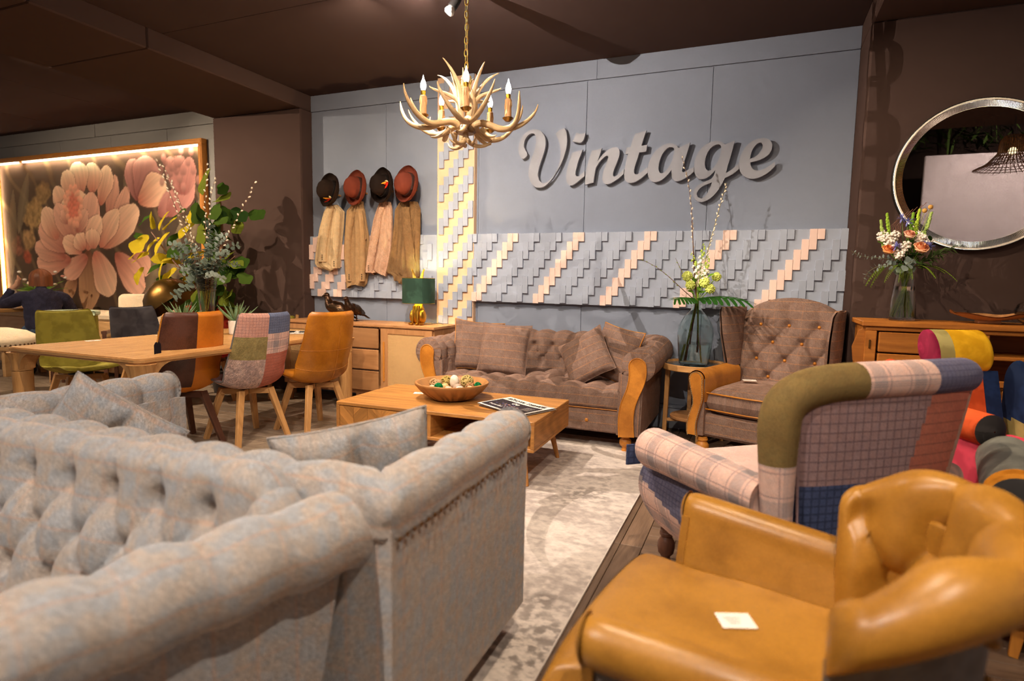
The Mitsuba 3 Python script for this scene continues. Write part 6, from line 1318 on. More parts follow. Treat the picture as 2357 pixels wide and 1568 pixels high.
def willow(th, pts, r0=.004, frac=.35, gap=.026, twig='#5d3d28', bud='#e8dcc8', size=1.):
    p = spline(pts, 60); put(th + '__willow_branch', tube(p, np.linspace(r0, .0012, 60), 6), 'vcs', twig, smooth=True)
    d = np.concatenate([[0], np.cumsum(np.linalg.norm(np.diff(p, axis=0), axis=1))]); t = np.gradient(p, axis=0); t /= np.linalg.norm(t, axis=1, keepdims=True)
    b = []; k = 0
    for s in np.arange(d[-1] * frac, d[-1] - .003, gap * size):
        i = int(np.argmin(np.abs(d - s))); o = np.cross(t[i], rnd_unit()); o /= np.linalg.norm(o)
        m = ball(1, (0, 0, 0), 2, (.0055 * size, .0055 * size, .0095 * size)); a = t[i] * .8 + o * .6; m.apply_transform(aim((0, 0, 0), a)); m.apply_translation(p[i] + o * .0065 * size); b.append(m)
    k = put(th + '__catkins', b, 'vc', bud, smooth=True); tag(k, kind='stuff', label='silvery catkins along the branch')
def eucalyptus(th, pts, r=.018, n=22, col='#7f8f86', part='eucalyptus_stem', flat_=.0):
    p = spline(pts, 40); k = put(th + '__' + part, tube(p, np.linspace(.003, .001, 40), 5), 'vc', '#6d6a4e', smooth=True); t = np.gradient(p, axis=0); t /= np.linalg.norm(t, axis=1, keepdims=True); L = []
    for j in range(n):
        i = int(6 + 33 * j / n); o = np.cross(t[i], rnd_unit()); o /= np.linalg.norm(o); sz = r * (1.15 - .5 * j / n)
        for sg in (1, -1):
            d = o * sg + t[i] * .35; L.append(leaf(p[i] + o * sg * .004, d, t[i] + .3 * rnd_unit(), sz * 2, sz * 1.9, .12, .12, 'round', 6))
    q = put(k + '__leaves', L, 'leafmat', C(col) * .9, smooth=True); tag(q, kind='stuff', label='round grey green eucalyptus leaves')
def stems(th, pairs, col='#7f9a3a', r=.003):
    for a, b in pairs: put(th + '__stem', tube(spline([a, (np.array(a) + b) / 2 + rng.normal(0, .004, 3), b], 12), r, 6), 'vcs', C(col) * float(rng.uniform(.75, 1.15)), smooth=True)
# ---- tall vase of willow and eucalyptus on the dining table
th = thing('flower_vase', 'tall flared glass vase of pussy willow and eucalyptus on the dining table', 'vase')
VX, VY, VZ = -4.235, 3.58, .701
with at(VX, VY, VZ):
    put(th + '__glass', lathe([(0, 0), (.046, 0), (.052, .01), (.055, .15), (.068, .35), (.088, .50), (.085, .50), (.064, .35), (.050, .15), (.047, .02), (0, .014)], 40), 'glass', smooth=40)
    put(th + '__water', lathe([(0, .016), (.0455, .022), (.0485, .14), (.049, .15), (0, .15)], 32), 'water', smooth=40)
    stems(th, [((.03 * math.cos(a), .03 * math.sin(a), .02), (.05 * math.cos(a + 2.6), .05 * math.sin(a + 2.6), .50)) for a in np.linspace(0, 5.7, 11)], '#8d9a3c', .0036)
    for x, y, z, mx in ((-.532, .05, 1.44, -.30), (-.47, -.05, 1.47, -.30), (-.30, -.10, 1.30, -.16), (.035, .02, 1.41, .0), (.035, .10, 1.30, -.02), (.565, .0, 1.235, .36)):
        willow(th, [(-.01 * np.sign(mx), 0, .05), (mx * .18, y * .3, .5), (mx, y * .7, .5 + (z - .5) * .60 if abs(mx) > .2 else 1.0), (x, y, z)], .0042, .42, .034, size=1.25)
    for k, (x, y, z, r) in enumerate(((-.36, -.05, .72, .030), (-.25, -.12, .62, .024), (-.30, .02, .50, .028), (-.12, -.10, .76, .026), (-.05, .10, .92, .034), (.02, -.12, .70, .020), (.10, .05, .84, .030), (.16, -.10, .72, .020), (.26, .0, .80, .026), (.33, -.06, .66, .020), (.38, .02, .72, .022), (.36, -.12, .44, .016), (.28, .1, .56, .018), (.16, -.14, .58, .016), (-.16, -.14, .52, .022), (-.28, -.1, .30, .034), (.05, .12, .60, .026))):
        eucalyptus(th, [(0, 0, .30), (x * .12, y * .3, .48), (x * .6, y * .7, .48 + (z - .48) * .75 + .04), (x, y, z)], r, 16, ['#8a9a90', '#75857a', '#a3b1aa'][k % 3])
# ---- aloes
def aloe(label, x, y):
    th = thing('potted_aloe', label, 'potted plant')
    with at(x, y, .701):
        put(th + '__pot', lathe([(0, 0), (.046, 0), (.054, .01), (.058, .11), (.055, .118), (.050, .112), (.048, .10), (0, .10)], 36), 'vcg', '#ece6de', smooth=40)
        put(th + '__soil', move(trimesh.creation.cylinder(.05, .01, sections=24), 0, 0, .10), 'vc', '#2f2118')
        for k in range(17):
            a = k * 2.4; el = .35 + .9 * (k / 17) ; L = .17 + .08 * rng.random() - .05 * (k / 17)
            d = np.array([math.cos(a) * math.cos(el), math.sin(a) * math.cos(el), math.sin(el)]); q = np.linspace(0, 1, 10)
            p = np.array([0, 0, .105]) + d * (L * q)[:, None] + np.array([0, 0, 1]) * (.06 * q ** 2 * (1 - math.sin(el)) - .02 * q * (1 - q))[:, None]
            lf = tube(p, .0125 * (1 - q) ** .75 + .0008, 6); teeth = []
            s = np.cross(d, [0, 0, 1]); s /= np.linalg.norm(s)
            for i in range(1, 9):
                for sg in (-1, 1):
                    c = p[i] + s * sg * (.0125 * (1 - q[i]) ** .75); teeth.append(hull([c - d * .003, c + d * .003, c + s * sg * .006 + d * .003, c + [0, 0, .002]]))
            put(th + '__leaf', [lf] + teeth, 'vcs', C('#6f8a63') * float(rng.uniform(.8, 1.15)), smooth=True)
aloe('spiky aloe in a white pot on the dining table between the brown and patchwork chairs', -4.02, 3.67)
aloe('spiky aloe on the dining table left of the tall glass vase', -4.42, 3.50)
# ---- fiddle leaf fig
th = thing('fiddle_leaf_fig', 'fiddle leaf fig tree with large leaves, lamplight painted yellow at left, before the brown pier', 'tree')
with at():
    put(th + '__pot', lathe([(0, 0), (.15, 0), (.18, .3), (.17, .3), (.165, .27), (0, .27)], 32), 'vcs', '#3a3230', smooth=40, T=M4(-5.0, 4.42, 0, s=.75))
    put(th + '__trunk', tube(spline([(-5.0, 4.42, .2), (-4.99, 4.34, .9), (-4.9, 4.33, 1.5), (-4.87, 4.3, 1.92)], 24), np.linspace(.02, .010, 24), 8), 'vcs', '#8a6248', smooth=True)
    put(th + '__branch', tube(spline([(-5.0, 4.34, .95), (-5.25, 4.28, 1.12), (-5.5, 4.25, 1.35), (-5.78, 4.25, 1.62)], 24), np.linspace(.014, .006, 24), 8), 'vcs', '#6d4a36', smooth=True)
    put(th + '__branch', tube(spline([(-4.95, 4.34, 1.2), (-4.8, 4.3, 1.3), (-4.66, 4.28, 1.38)], 12), np.linspace(.009, .005, 12), 8), 'vcs', '#6d4a36', smooth=True)
    LV = [(-5.861, 1.755), (-5.637, 1.728), (-5.844, 1.51), (-5.587, 1.508), (-5.342, 1.441), (-5.886, 1.375), (-5.694, 1.331), (-5.573, 1.221), (-5.548, 1.11), (-5.383, 1.808), (-5.083, 1.8), (-4.872, 1.94), (-4.793, 1.793), (-4.653, 1.789), (-4.74, 1.709), (-4.914, 1.671), (-4.615, 1.335), (-4.701, 1.293), (-5.419, 1.157), (-5.237, 1.116), (-5.119, 1.075), (-4.824, 1.08), (-4.763, 1.166), (-4.828, .995), (-5.937, 1.6)]
    for (x, z) in list(LV):
        for _ in range(2 if x > -5.5 else 1): LV.append((x + rng.normal(0, .09), z + rng.normal(-.03, .09)))
    for k in range(16): LV.append((-4.98 + rng.normal(0, .16), rng.uniform(.75, 1.5)))
    for k, (x, z) in enumerate(LV):
        y = 4.27 + rng.normal(0, .07); ax = -5.0 if x > -5.25 else x + .2
        d = np.array([x - ax + rng.normal(0, .1), rng.normal(-.12, .12), rng.normal(-.12, .12)]); d /= np.linalg.norm(d); L = float(rng.uniform(.20, .29))
        lamp_yellow = x < -5.3 and z > 1.15; c = C('#c9b22e') * float(rng.uniform(.75, 1.1)) if lamp_yellow and k % 4 else C(['#39521f', '#2c4420', '#4a6128', '#6f7a2c'][k % 4])  # lamp light on the left leaves is put into their yellow colour
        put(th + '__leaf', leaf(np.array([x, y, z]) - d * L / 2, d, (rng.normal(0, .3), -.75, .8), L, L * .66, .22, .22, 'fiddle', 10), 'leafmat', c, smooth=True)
# ---- green bottle with cut flowers on the side table
th = thing('bottle_vase', 'green glass demijohn with willow, viburnum and a monstera leaf on the side table', 'vase')
with at(-.418, 4.625, .5785):
    put(th + '__glass', lathe([(0, .012), (.06, .006), (.098, .0), (.112, .012), (.120, .10), (.128, .20), (.132, .245), (.122, .30), (.085, .365), (.045, .41), (.028, .44), (.024, .475), (.030, .48), (.030, .488), (.024, .488), (.0215, .475), (.0255, .44), (.0425, .411), (.0825, .3665), (.1195, .30), (.1295, .245), (.1255, .20), (.1175, .10), (.1095, .016), (.06, .010), (0, .016)], 64), 'glass_green', smooth=40)
    put(th + '__water', lathe([(0, .0175), (.055, .0115), (.108, .0175), (.116, .10), (.122, .165), (0, .165)], 48), 'water', smooth=40)
    stems(th, [((-.075, -.01, .03), (.0, .0, .49)), ((-.045, .02, .03), (.006, 0, .49))], '#8fae2e', .0075); stems(th, [((.04, .0, .03), (.01, .0, .49))], '#7d9a38', .0045); stems(th, [((-.05, -.02, .035), (-.006, .0, .49)), ((.012, .01, .10), (.0, .008, .49))], '#5d3326', .006)
    z0 = .48
    willow(th, [(0, 0, z0), (-.04, 0, .80), (-.07, 0, 1.15), (-.155, -.01, 1.54)], .005, .48, .030, size=1.15)
    willow(th, [(0, 0, z0), (.04, 0, .75), (.10, .01, 1.05), (.165, .02, 1.345)], .004, .30, .024, '#8a7a34', size=1.1)
    willow(th, [(0, 0, z0), (-.03, .01, .75), (-.055, .02, .95), (-.07, .02, 1.08)], .0045, .6, .04)
    willow(th, [(0, 0, z0), (-.12, -.02, .58), (-.26, -.03, .70), (-.42, -.03, .785)], .0035, .35, .06, bud='#7d8a3a', size=.7)
    willow(th, [(0, 0, z0), (-.08, .0, .62), (-.13, 0, .72), (-.17, 0, .80)], .003, .4, .06, bud='#8a9a4a', size=.6)
    for x, y, z, r in ((-.075, -.03, .665, .036), (-.05, -.04, .60, .034), (.05, -.03, .62, .036), (.09, -.02, .575, .034), (.13, 0, .665, .030)):
        stems(th, [((0, 0, .48), (x, y, z))], '#7d9a38', .003); m = []
        for j in range(90):
            d = rnd_unit(); m.append(ball(.0055, (x + d[0] * r, y + d[1] * r, z + d[2] * r), 1))
        k = put(th + '__viburnum_bloom', m + [ball(r * .92, (x, y, z), 2)], 'vc', C('#cfd873') * float(rng.uniform(.9, 1.1)), smooth=True); tag(k, kind='stuff', label='pale green viburnum ball')
    for x, z, lean in ((-.02, .79, -.09), (.02, .86, .05), (.055, .77, .05)):
        stems(th, [((0, 0, .48), (x, -.01, z))], '#8fae3c', .0035)
        for j in range(14):
            h_ = z - .16 + .20 * j / 13; s_ = 1.15 - .75 * j / 13; a = j * 2.2; c = C('#f3efe0') if j < 8 else C('#b7cc5a'); o = np.array([math.cos(a), math.sin(a), .35]) * .018 * s_
            put(th + '__snapdragon_bloom', [ball(1, (x + lean * (j / 13 - .5) * .6 + o[0], -.01 + o[1], h_ + o[2]), 1, (.015 * s_, .013 * s_, .012 * s_)), ball(1, (x + lean * (j / 13 - .5) * .6 + o[0] * 1.6, -.01 + o[1] * 1.6, h_ - .006), 1, (.011 * s_, .010 * s_, .008 * s_))], 'vc', c, smooth=True)
    # monstera: lobed halves
    for base, d, L, W, c in (((0, -.02, .50), (.9, -.25, .16), .36, .24, '#2f5a24'), ((-.01, -.03, .50), (-.55, -.6, .12), .19, .22, '#3a6a28')):
        d = np.array(d); d /= np.linalg.norm(d); s = np.cross(d, [0, -.25, 1]); s /= np.linalg.norm(s); u = np.cross(s, d); P = []
        for sg in (-1, 1):
            for j in range(8):
                t0, t1 = j / 8, (j + (.97 if L < .3 or j < 3 else .80)) / 8; q = np.array([0, .35, .7, 1]); wl = W / 2 * math.sin(math.pi * min(.97, .18 + .8 * (t0 + .06))) ** .6
                G = []
                for f in q:
                    a0 = np.array(base) + d * L * (t0 + .20 * f) + s * sg * wl * f - u * (.10 * L * (t0 + .2 * f) ** 2 * 2 + .09 * W * f ** 2); a1 = np.array(base) + d * L * (t1 + .20 * f - .03 * f) + s * sg * wl * f * .97 - u * (.10 * L * (t1 + .2 * f) ** 2 * 2 + .09 * W * f ** 2)
                    if f == 1: a1 = a0 * .35 + a1 * .65
                    G.append([a0, a1] if f < .3 or True else None)
                P.append(grid_mesh(np.array(G), flip=sg > 0))
        put(th + '__monstera_leaf', P + [tube([np.array(base) + d * L * t - u * .2 * L * t * t for t in np.linspace(0, 1, 8)], .003, 6)], 'leafmat', C(c), smooth=False)
    for j in range(16):
        d = rnd_unit() * [1, 1, .4] + [0, 0, .5]; put(th + '__leaf', leaf(np.array([rng.normal(0, .04), rng.normal(-.01, .03), rng.uniform(.50, .74)]), d, (0, -.5, 1), .05, .03, .2, .2, 'oval', 6), 'leafmat', C('#6f9a34') * float(rng.uniform(.7, 1.1)), smooth=True)
# ---- bouquet on the cabinet
th = thing('bouquet_vase', 'glass vase with a mixed bouquet of orange roses and greenery on the cabinet', 'vase')
with at(.815, 4.22, .9915):
    put(th + '__glass', lathe([(0, .006), (.02, .0), (.066, .0), (.071, .008), (.066, .12), (.053, .24), (.047, .285), (.044, .285), (.050, .24), (.062, .12), (.066, .014), (0, .014)], 48), 'glass', smooth=40)
    put(th + '__water', lathe([(0, .0155), (.0645, .016), (.0605, .12), (.0535, .205), (0, .205)], 40), 'water', smooth=40)
    stems(th, [((.05 * math.cos(a), .05 * math.sin(a), .02), (.03 * math.cos(a + 2.8), .03 * math.sin(a + 2.8), .30)) for a in np.linspace(0, 6, 17)], '#93b04a', .0036)
    at_ = lambda x, z, y=-.0: np.array([x - .815, y, z - .9915])
    def rose(x, z, y, r, c, c2):
        p = at_(x, z, y); k = None; stems(th, [((0, 0, .28), p)], '#6d8a3a', .003); ms = []
        for j in range(16):
            a = j * 2.4; rr = r * (.25 + .75 * j / 15); q = np.linspace(0, 1, 6); e = np.linspace(-1, 1, 7); Qq, E = np.meshgrid(q, e, indexing='ij'); an = a + E * (.95 - .2 * j / 15)
            R_ = rr * (.45 + .60 * Qq ** .7); H_ = r * (1.25 * Qq - .5) * (1 - .35 * j / 15) - r * .28 * (Qq > .8) * (j > 8)
            L_ = np.stack([R_ * np.cos(an), R_ * np.sin(an), H_ - .15 * r * E ** 2], -1); mm = tri(grid_mesh(L_)); mm.apply_transform(trimesh.transformations.rotation_matrix(.7, [1, .3, 0])); mm.apply_translation(p); ms.append((mm, C(c) * (1 - j / 15) + C(c2) * (j / 15)))
        root = None
        for mm, cc in ms:
            if root is None: root = put(th + '__rose', mm, 'vc', cc, smooth=True); tag(root, label='orange rose head')
            else: put(root + '__petal', mm, 'vc', cc, smooth=True)
    rose(.805, 1.50, -.07, .034, '#e8a684', '#f6cdb0'); rose(.862, 1.42, -.10, .044, '#ea9c66', '#f8bf94'); rose(.70, 1.41, -.09, .038, '#e08648', '#f0a668')
    def bloom(part, x, z, y, r, col, n=40, s=.007, lab=None):
        p = at_(x, z, y); stems(th, [((0, 0, .28), p)], '#7d9a48', .002); k = put(th + '__' + part, [ball(s, p + rnd_unit() * r * rng.random() ** .4, 1) for _ in range(n)], 'vc', col, smooth=True); tag(k, kind='stuff', label=lab or part.replace('_', ' '))
    for x, z, y in ((.70, 1.475, -.03), (.72, 1.44, -.06), (.76, 1.385, -.09), (.79, 1.43, -.09), (.87, 1.48, -.05), (.90, 1.455, -.04), (.745, 1.50, -.02), (.68, 1.50, .0)): bloom('white_bloom', x, z, y, .03, C('#efe4d6') * float(rng.uniform(.9, 1.05)), 45, .0075, 'cluster of small white flowers')
    for x, z, y in ((.735, 1.43, -.11), (.80, 1.58, -.03), (.885, 1.44, -.09), (.77, 1.60, -.02), (.91, 1.43, -.08)):
        p = at_(x, z, y); stems(th, [((0, 0, .28), p)], '#6d8a48', .002); L_ = [leaf(p, rnd_unit() + [0, -.4, .3], (0, -.3, 1), .032, .011, .1, .1, 'lance', 5) for _ in range(16)]
        k = put(th + '__blue_bloom', L_, 'leafmat', C('#8f8fd0'), smooth=True); tag(k, kind='stuff', label='violet blue starry flowers')
    for x, z, h_, c in ((.695, 1.60, .17, '#8fb03c'), (.86, 1.62, .15, '#b7d24a'), (.83, 1.60, .14, '#7fa83a'), (.665, 1.56, .16, '#9ab05a'), (.92, 1.60, .15, '#a8bf6a')):
        p1 = at_(x, z + .03); p0 = p1 - [.25 * (x - .79), 0, h_]; stems(th, [((0, 0, .28), p0), (p0, p1)], '#7d9a38', .0025)
        k = put(th + '__green_spike', [ball(1, p0 + (p1 - p0) * t + rnd_unit() * .010 * (1.1 - t), 1, (.008, .008, .009)) for t in np.linspace(0, 1, 34)], 'vc', C(c), smooth=True); tag(k, kind='stuff', label='green flower spike')
    for x, z in ((.913, 1.665), (.885, 1.645)): stems(th, [((0, 0, .30), at_(x, z))], '#a8a868', .002); put(th + '__globe_flower', ball(.0135, at_(x, z), 2), 'vc', '#dca75c', smooth=True)
    for k in range(7): stems(th, [((0, 0, .3), at_(.72 + .01 * k, 1.56)), (at_(.72 + .01 * k, 1.56), at_(.76 + .022 * k, 1.62 + .012 * k))], '#8a5a44', .0014)
    eucalyptus(th, [(0, 0, .3), at_(.70, 1.36, -.05), at_(.60, 1.37, -.06), at_(.51, 1.41, -.06)], .012, 13, '#8d9a94'); eucalyptus(th, [(0, 0, .3), at_(.70, 1.32, -.08), at_(.62, 1.29, -.09), at_(.59, 1.21, -.08)], .014, 10, '#93a09a'); eucalyptus(th, [(0, 0, .28), at_(.80, 1.33, -.12), at_(.84, 1.35, -.14)], .024, 5, '#9aa8a0')
    for p1, n_ in (((.98, 1.41), 11), ((1.03, 1.43), 13)):
        p = spline([(0, 0, .3), at_(.90, 1.35, -.05), at_(*p1, -.05)], 20); put(th + '__olive_sprig', tube(p, .002, 5), 'vc', '#55603a', smooth=True); k = put(th + '__olive_leaves', [leaf(p[6 + j], (rng.normal(.6, .3), rng.normal(0, .5), rng.normal(.2, .6)), (0, -.4, 1), .05, .014, .1, .1, 'lance', 5) for j in range(14) for _ in range(2)], 'leafmat', C('#56683a'), smooth=True); tag(k, kind='stuff', label='slender dark green leaves')
    for x, z, y in ((.60, 1.20, -.09), (.63, 1.19, -.06), (.69, 1.22, -.12), (.76, 1.22, -.13), (.83, 1.24, -.12), (.95, 1.25, -.08), (1.0, 1.28, -.04), (1.06, 1.235, -.05)):
        e = at_(x, z, y); p = spline([(0, -.02, .30), (e * [.5, .5, 0] + [0, 0, .33]), e], 24); t = np.gradient(p, axis=0); L_ = [tube(p, .0015, 4)]
        for j in range(4, 24):
            for sg in (-1, 1): s_ = np.cross(t[j], [0, 0, 1]); s_ /= np.linalg.norm(s_); L_.append(leaf(p[j], s_ * sg + t[j] / np.linalg.norm(t[j]) * .7, (0, 0, 1), .03 * math.sin(math.pi * (j - 2) / 23), .006, .15, .1, 'lance', 4))
        k = put(th + '__fern_frond', L_, 'leafmat', C('#7f9a34') * float(rng.uniform(.8, 1.1)), smooth=True); tag(k, label='feathery green fern frond', kind='stuff')
    for j in range(26):
        d = rnd_unit() * [1, .7, .6] + [0, -.2, .3]; put(th + '__leaf', leaf(np.array([rng.normal(0, .05), rng.normal(-.04, .03), rng.uniform(.30, .46)]), d, (0, -.4, 1), .07, .035, .2, .2, 'oval', 6), 'leafmat', C(['#3f5a26', '#55702c', '#2f4a22'][j % 3]), smooth=True)
# ================================================================ the far left bay
import manifold3d as m3
def skin(bones, edge=.012, smooth=8):
    "hull of the balls at both ends of every bone, joined to one body and smoothed"
    acc = None
    for (p, r), (q, s) in bones:
        a, b = trimesh.creation.icosphere(2, r).vertices + p, trimesh.creation.icosphere(2, s).vertices + q
        h_ = m3.Manifold.hull_points(np.vstack([a, b])); acc = h_ if acc is None else acc + h_
    acc = acc.refine_to_length(edge); m = tri(acc); m.merge_vertices(); trimesh.smoothing.filter_taubin(m, iterations=smooth); return m
V = lambda *a: np.array(a, float)
th = thing('person', 'person with a brown bob in a navy sweater and jeans seated at the far table', 'person')
with at(-7.42, 4.12, 0, rz=-118):
    hip, chest, neck, head = V(0, 0, .55), V(0, -.10, .84), V(0, -.17, 1.0), V(0, -.235, 1.105)
    SK = '#c99a80'
    el, wr, hd = V(.36, -.42, .80), V(.27, -.36, .985), V(.215, -.34, 1.04)
    er, wrr = V(-.30, -.36, .70), V(-.12, -.52, .775)
    put(th, skin([((neck - [0, -.02, .06], .05), (head - [0, 0, .06], .052)), ((head, .082), (head + [0, -.018, .03], .085)), ((head + [0, -.06, -.055], .042), (head + [0, -.03, 0], .07)), ((wr, .027), (hd, .026)), ((wrr, .026), (wrr + [.04, -.05, 0], .025)), ((hip - [0, 0, .02], .12), (neck, .05))], .012, 6), 'vc', SK, smooth=True)
    for h0, dv, up in ((hd, V(-.25, .35, .9), V(-1, 0, 0)), (wrr + V(.04, -.05, 0), V(.7, -.7, 0), V(0, 0, 1))):
        dv = dv / np.linalg.norm(dv); sd = np.cross(dv, up); sd /= np.linalg.norm(sd); b = [((h0, .026), (h0 + dv * .045, .024))]
        for j, l in enumerate((.055, .068, .064, .05)):
            f0 = h0 + dv * .05 + sd * (.022 - .015 * j); f1 = f0 + dv * l * .55 + up * .004; f2 = f1 + dv * l * .35 - up * .018; b += [((f0, .0095), (f1, .0088)), ((f1, .0088), (f2, .0075))]
        b += [((h0 + sd * .02, .011), (h0 + sd * .045 + dv * .035, .009)), ((h0 + sd * .045 + dv * .035, .009), (h0 + sd * .04 + dv * .062, .0078))]
        put(th + '__hand', skin(b, .006, 4), 'vc', SK, smooth=True)
    put(th + '__nose', hull([head + V(0, -.105, -.005), head + V(0, -.122, -.03), head + V(.014, -.1, -.035), head + V(-.014, -.1, -.035)]), 'vc', SK)
    for s in (-1, 1): put(th + '__ear', ball(1, head + V(s * .085, .0, -.01), 2, (.01, .018, .028)), 'vc', SK, smooth=True)
    a, b = np.meshgrid(np.linspace(0, 2 * np.pi, 49)[:-1], np.linspace(0, 1, 26), indexing='ij')     # bobbed hair, open towards the face
    R = .101 + .018 * np.clip(b - .3, 0, 1) - .012 * np.clip(b - .8, 0, 1) + .003 * np.sin(a * 14) + .002 * np.sin(a * 31); ph_ = b * 2.35; face = np.exp(-((a - 1.5 * np.pi) / .62) ** 2); ph_ = ph_ * (1 - .52 * face)
    H_ = np.stack([R * np.sin(np.minimum(ph_, 1.65)) * np.cos(a), R * np.sin(np.minimum(ph_, 1.65)) * np.sin(a) * 1.05, R * np.cos(np.minimum(ph_, 1.6)) - np.clip(ph_ - 1.6, 0, 1) * .125], -1) + head + [0, .0, .022]
    put(th + '__hair', grid_mesh(H_, closed_u=True, flip=True), 'vcs', np.clip(C('#7a4526')[None] * (.6 + .8 * meshkit.noise(np.stack([a.ravel() * 9, b.ravel() * 1.5, a.ravel() * 0], -1)))[:, None], 0, 1), smooth=True, uv=np.zeros((48 * 26, 2)))
    sw = [((hip + [0, .01, .02], .165), (chest, .175)), ((chest + [.08, 0, .0], .11), (chest + [-.08, 0, .0], .11)), ((V(.16, -.12, .90), .075), (V(-.16, -.12, .90), .075)), ((V(0, -.12, .90), .085), (neck - [0, -.01, .02], .064)),
          ((V(.18, -.13, .89), .078), (el, .058)), ((el, .058), (wr - [0, 0, .02], .042)), ((V(-.19, -.13, .88), .078), (er, .060)), ((er, .058), (wrr, .042))]
    m = skin(sw, .014, 8); v = m.vertices; m.vertices = v + m.vertex_normals * ((meshkit.fbm(v * 11, 3, 3)[:, None] - .5) * .028); put(th + '__sweater', m, 'cloth:navy_wool', smooth=True, uv=v[:, [0, 2]])
    put(th + '__cuff', tube([wr - V(.012, .01, .035), wr + V(-.004, .003, .012)], [.040, .037], 16), 'vc', '#e6d6c6', smooth=True)
    jn = [((hip + [0, .03, -.02], .155), (hip + [0, -.05, -.03], .14))]
    for s in (-1, 1): jn += [((hip + [s * .09, 0, -.03], .105), (V(s * .14, -.42, .50), .072)), ((V(s * .14, -.42, .50), .07), (V(s * .13, -.40, .10), .05))]
    m = skin(jn, .016, 8); put(th + '__jeans', m, 'cloth:denim', smooth=True, uv=m.vertices[:, [0, 2]])
    for s in (-1, 1): put(th + '__shoe', skin([((V(s * .13, -.38, .05), .045), (V(s * .13, -.52, .035), .032))], .012, 4), 'vcs', '#2a2422', smooth=True)
th = thing('bench', 'low oak bench that the seated person sits on, cream cushion on top', 'bench')
put(th + '__frame', [bar(-7.9, -6.95, 3.90, 4.36, .30, .36), bar(-7.88, -7.82, 3.92, 3.98, 0, .30), bar(-7.03, -6.97, 3.92, 3.98, 0, .30), bar(-7.88, -7.82, 4.28, 4.34, 0, .30), bar(-7.03, -6.97, 4.28, 4.34, 0, .30)], 'wood:pale'); put(th + '__seat_pad', bar(-7.89, -6.96, 3.91, 4.35, .36, .405, .015), 'cloth:cream')
th = thing('cafe_table', 'oak table with a dark carved leg at the left edge before the seated person', 'table')
put(th + '__table_top', bar(-9.0, -7.76, 3.62, 4.6, .735, .775, .006), 'wood:oak')
for x, y in ((-7.84, 3.70), (-7.84, 4.52), (-8.9, 3.7), (-8.9, 4.52)): put(th + '__carved_leg', lathe([(0, 0), (.03, 0), (.04, .05)] + [(.034 + .010 * math.sin(z * 60), z) for z in np.linspace(.08, .66, 40)] + [(.045, .70), (.045, .735), (0, .735)], 18), 'wood:walnut', smooth=40, grain='z', T=M4(x, y, 0))
th = thing('flower_vase', 'small vase of greenery and white flowers on the table before the person', 'vase')
with at(-8.0, 4.42, .7755):
    put(th + '__vase', lathe([(0, 0), (.04, 0), (.05, .06), (.035, .13), (.03, .13), (.04, .06), (0, .01)], 24), 'vcg', '#d8d0c4', smooth=40)
    for k in range(34):
        d = rnd_unit() * [1.3, 1, .6] + [0, 0, .8]; put(th + '__leaf', leaf((0, 0, .13), d, (0, -.3, 1), float(rng.uniform(.14, .30)), .05, .3, .15, 'oval', 6), 'leafmat', C(['#6f9a3c', '#8fae5a', '#4f7a30'][k % 3]), smooth=True)
    for k in range(16):
        d = rnd_unit() * [1.2, 1, .4] + [0, 0, .9]; put(th + '__bloom', ball(.022, np.array([0, 0, .13]) + d * .24, 1, (1, 1, .7)), 'vc', ['#f0e6da', '#e0a090', '#f4dcc8'][k % 3], smooth=True)
th = thing('table_bowl', 'reddish bowl on the table at the left edge', 'bowl')
put(th, lathe([(0, .0), (.05, 0), (.12, .06), (.115, .062), (.045, .012), (0, .012)], 32), 'vcs', '#8d4a34', smooth=40, T=M4(-8.25, 3.85, .7755))
th = thing('studded_stool', 'round cream upholstered stool with dark studs at the left edge', 'stool')
with at(-6.62, 3.24, 0):
    put(th + '__seat', lathe([(0, .665), (.12, .66), (.25, .63), (.33, .58), (.345, .545), (.34, .515), (.33, .505), (0, .505)], 56), 'cloth:cream', smooth=50)
    for k in range(56): a = k * 2 * np.pi / 56; put(th + '__stud', ball(.0085, (.343 * math.cos(a), .343 * math.sin(a), .518), 1), 'metal', '#6d5238', smooth=True)
    for a in (20, 110, 200, 290): c, s = math.cos(math.radians(a)), math.sin(math.radians(a)); put(th + '__leg', beam((.27 * c, .27 * s, 0), (.25 * c, .25 * s, .51), (.05, .05), (.06, .06)), 'wood:oak', grain='z')
th = thing('banquette', 'long low oak bench with a pale cushion along the mural wall', 'bench')
put(th + '__seat_box', bar(-9.2, -6.45, 4.44, 4.80, .05, .64, .008), 'wood:pale'); put(th + '__cushion', bar(-9.2, -6.45, 4.42, 4.80, .64, .74, .03), 'cloth:cream')
th = thing('armchair', 'cream armchair with dark wooden arms behind the grey velvet chair', 'armchair')
with at(-6.02, 4.32, 0, rz=48):
    put(th + '__seat', rbox(.60, .62, .16, .05, (0, 0, .40)), 'cloth:cream', smooth=40); m = rbox(.58, .15, .58, .06, (0, 0, .29)); m.apply_transform(M4(0, .25, .40, rx=-14)); put(th + '__backrest', m, 'cloth:cream', smooth=40)
    for s in (-1, 1):
        put(th + '__arm', [beam((s * .33, -.30, .60), (s * .33, .30, .57), (.05, .03)), beam((s * .33, -.28, 0), (s * .33, -.28, .60), (.035, .04)), beam((s * .33, .30, 0), (s * .33, .28, .60), (.035, .04))], 'wood:walnut', grain='y')
    put(th + '__seat_rail', bar(-.33, .33, -.28, .28, .29, .33), 'wood:walnut')
th = thing('tub_chair', 'small chair with a round green and white back rim behind the green velvet chair', 'chair')
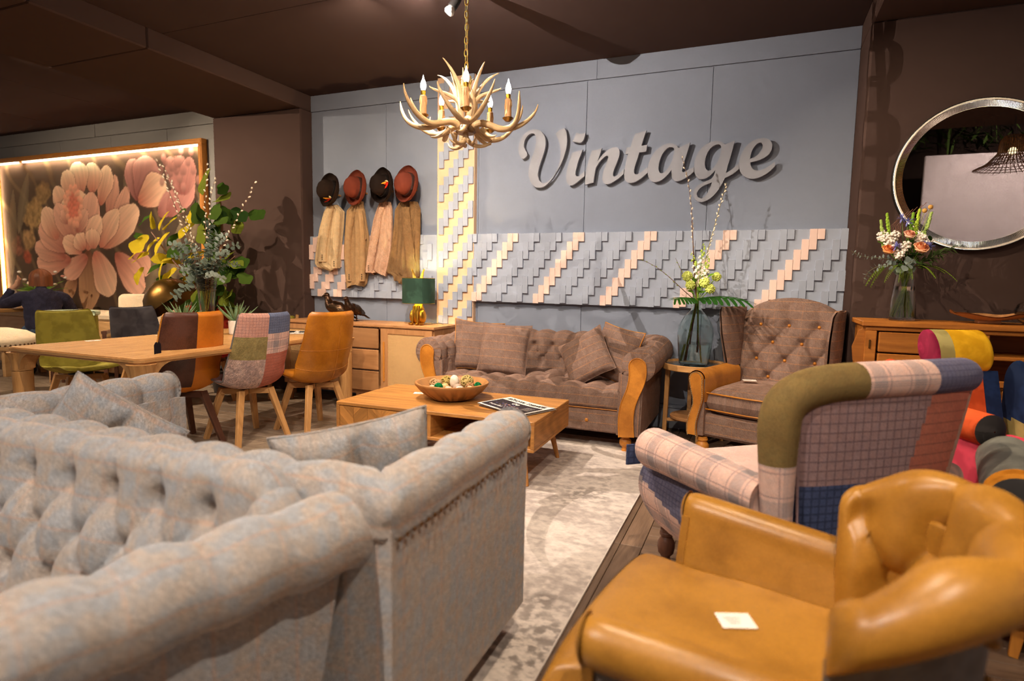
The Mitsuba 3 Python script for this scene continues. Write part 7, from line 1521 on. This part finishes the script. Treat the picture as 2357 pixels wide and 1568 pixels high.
with at(-6.72, 3.98, 0, rz=40):
    a = np.linspace(-.35, np.pi + .35, 30); put(th + '__back_rim', tube(np.stack([.25 * np.cos(a), .22 * np.sin(a), np.full(30, .765)], 1), .026, 12), 'vcg', '#a9b79a', smooth=True)
    P = np.array([np.stack([.25 * np.cos(a), .22 * np.sin(a), np.full(30, z)], 1) for z in (.42, .55, .66, .75)]); put(th + '__back', grid_mesh(P), 'velvet:green', smooth=True, uv=arc_uv(P)); put(th + '__seat', move(trimesh.creation.cylinder(.25, .08, sections=40), 0, 0, .44), 'velvet:green', smooth=40)
    for q in (45, 135, 225, 315): c, s = math.cos(math.radians(q)), math.sin(math.radians(q)); put(th + '__leg', beam((.2 * c, .2 * s, 0), (.17 * c, .17 * s, .41), (.022, .022), (.034, .034)), 'wood:walnut', grain='z')
th = thing('floor_lamp', 'floor lamp with a large antique brass dome shade beside the fig tree', 'floor lamp')
with at(-5.47, 4.22, 0):
    m = tri(lathe([(.0, .27), (.06, .262), (.14, .225), (.205, .165), (.245, .09), (.262, .0), (.257, .0), (.24, .09), (.2, .16), (.135, .22), (0, .262)], 56)); m.apply_transform(M4(0, 0, .89, rx=16, ry=-32)); put(th + '__dome_shade', m, 'metal', '#6e5029', smooth=40)
    put(th + '__arm', tube(spline([(-.31, .05, 0), (-.32, .05, .5), (-.33, .03, .98), (-.30, .02, 1.04), (-.22, .0, 1.03)], 30), .009, 8), 'vcs', '#1b1816', smooth=True); put(th + '__base', lathe([(0, 0), (.15, 0), (.15, .02), (.02, .03), (0, .03)], 36), 'vcs', '#1b1816', smooth=40, T=M4(-.31, .05, 0))
    put(th + '__knob', ball(.022, (-.29, .02, 1.04), 2), 'vcs', '#1b1816', smooth=True)
th = thing('dining_chair', 'wooden chair with an olive back cushion at the far end by the pier', 'dining chair')
with at(-4.55, 4.50, 0, rz=8):
    for s in (-1, 1): put(th + '__post', tube(spline([(s * .21, .20, 0), (s * .21, .19, .42), (s * .22, .24, .80)], 14), np.linspace(.016, .018, 14), 10), 'wood:oak', smooth=True, grain='z'); put(th + '__front_leg', beam((s * .2, -.2, 0), (s * .2, -.19, .42), (.03, .03)), 'wood:oak', grain='z')
    put(th + '__back_cushion', rbox(.40, .06, .22, .025, (0, .215, .68)), 'velvet:green', smooth=40); put(th + '__seat', rbox(.45, .44, .07, .025, (0, 0, .44)), 'velvet:green', smooth=40)
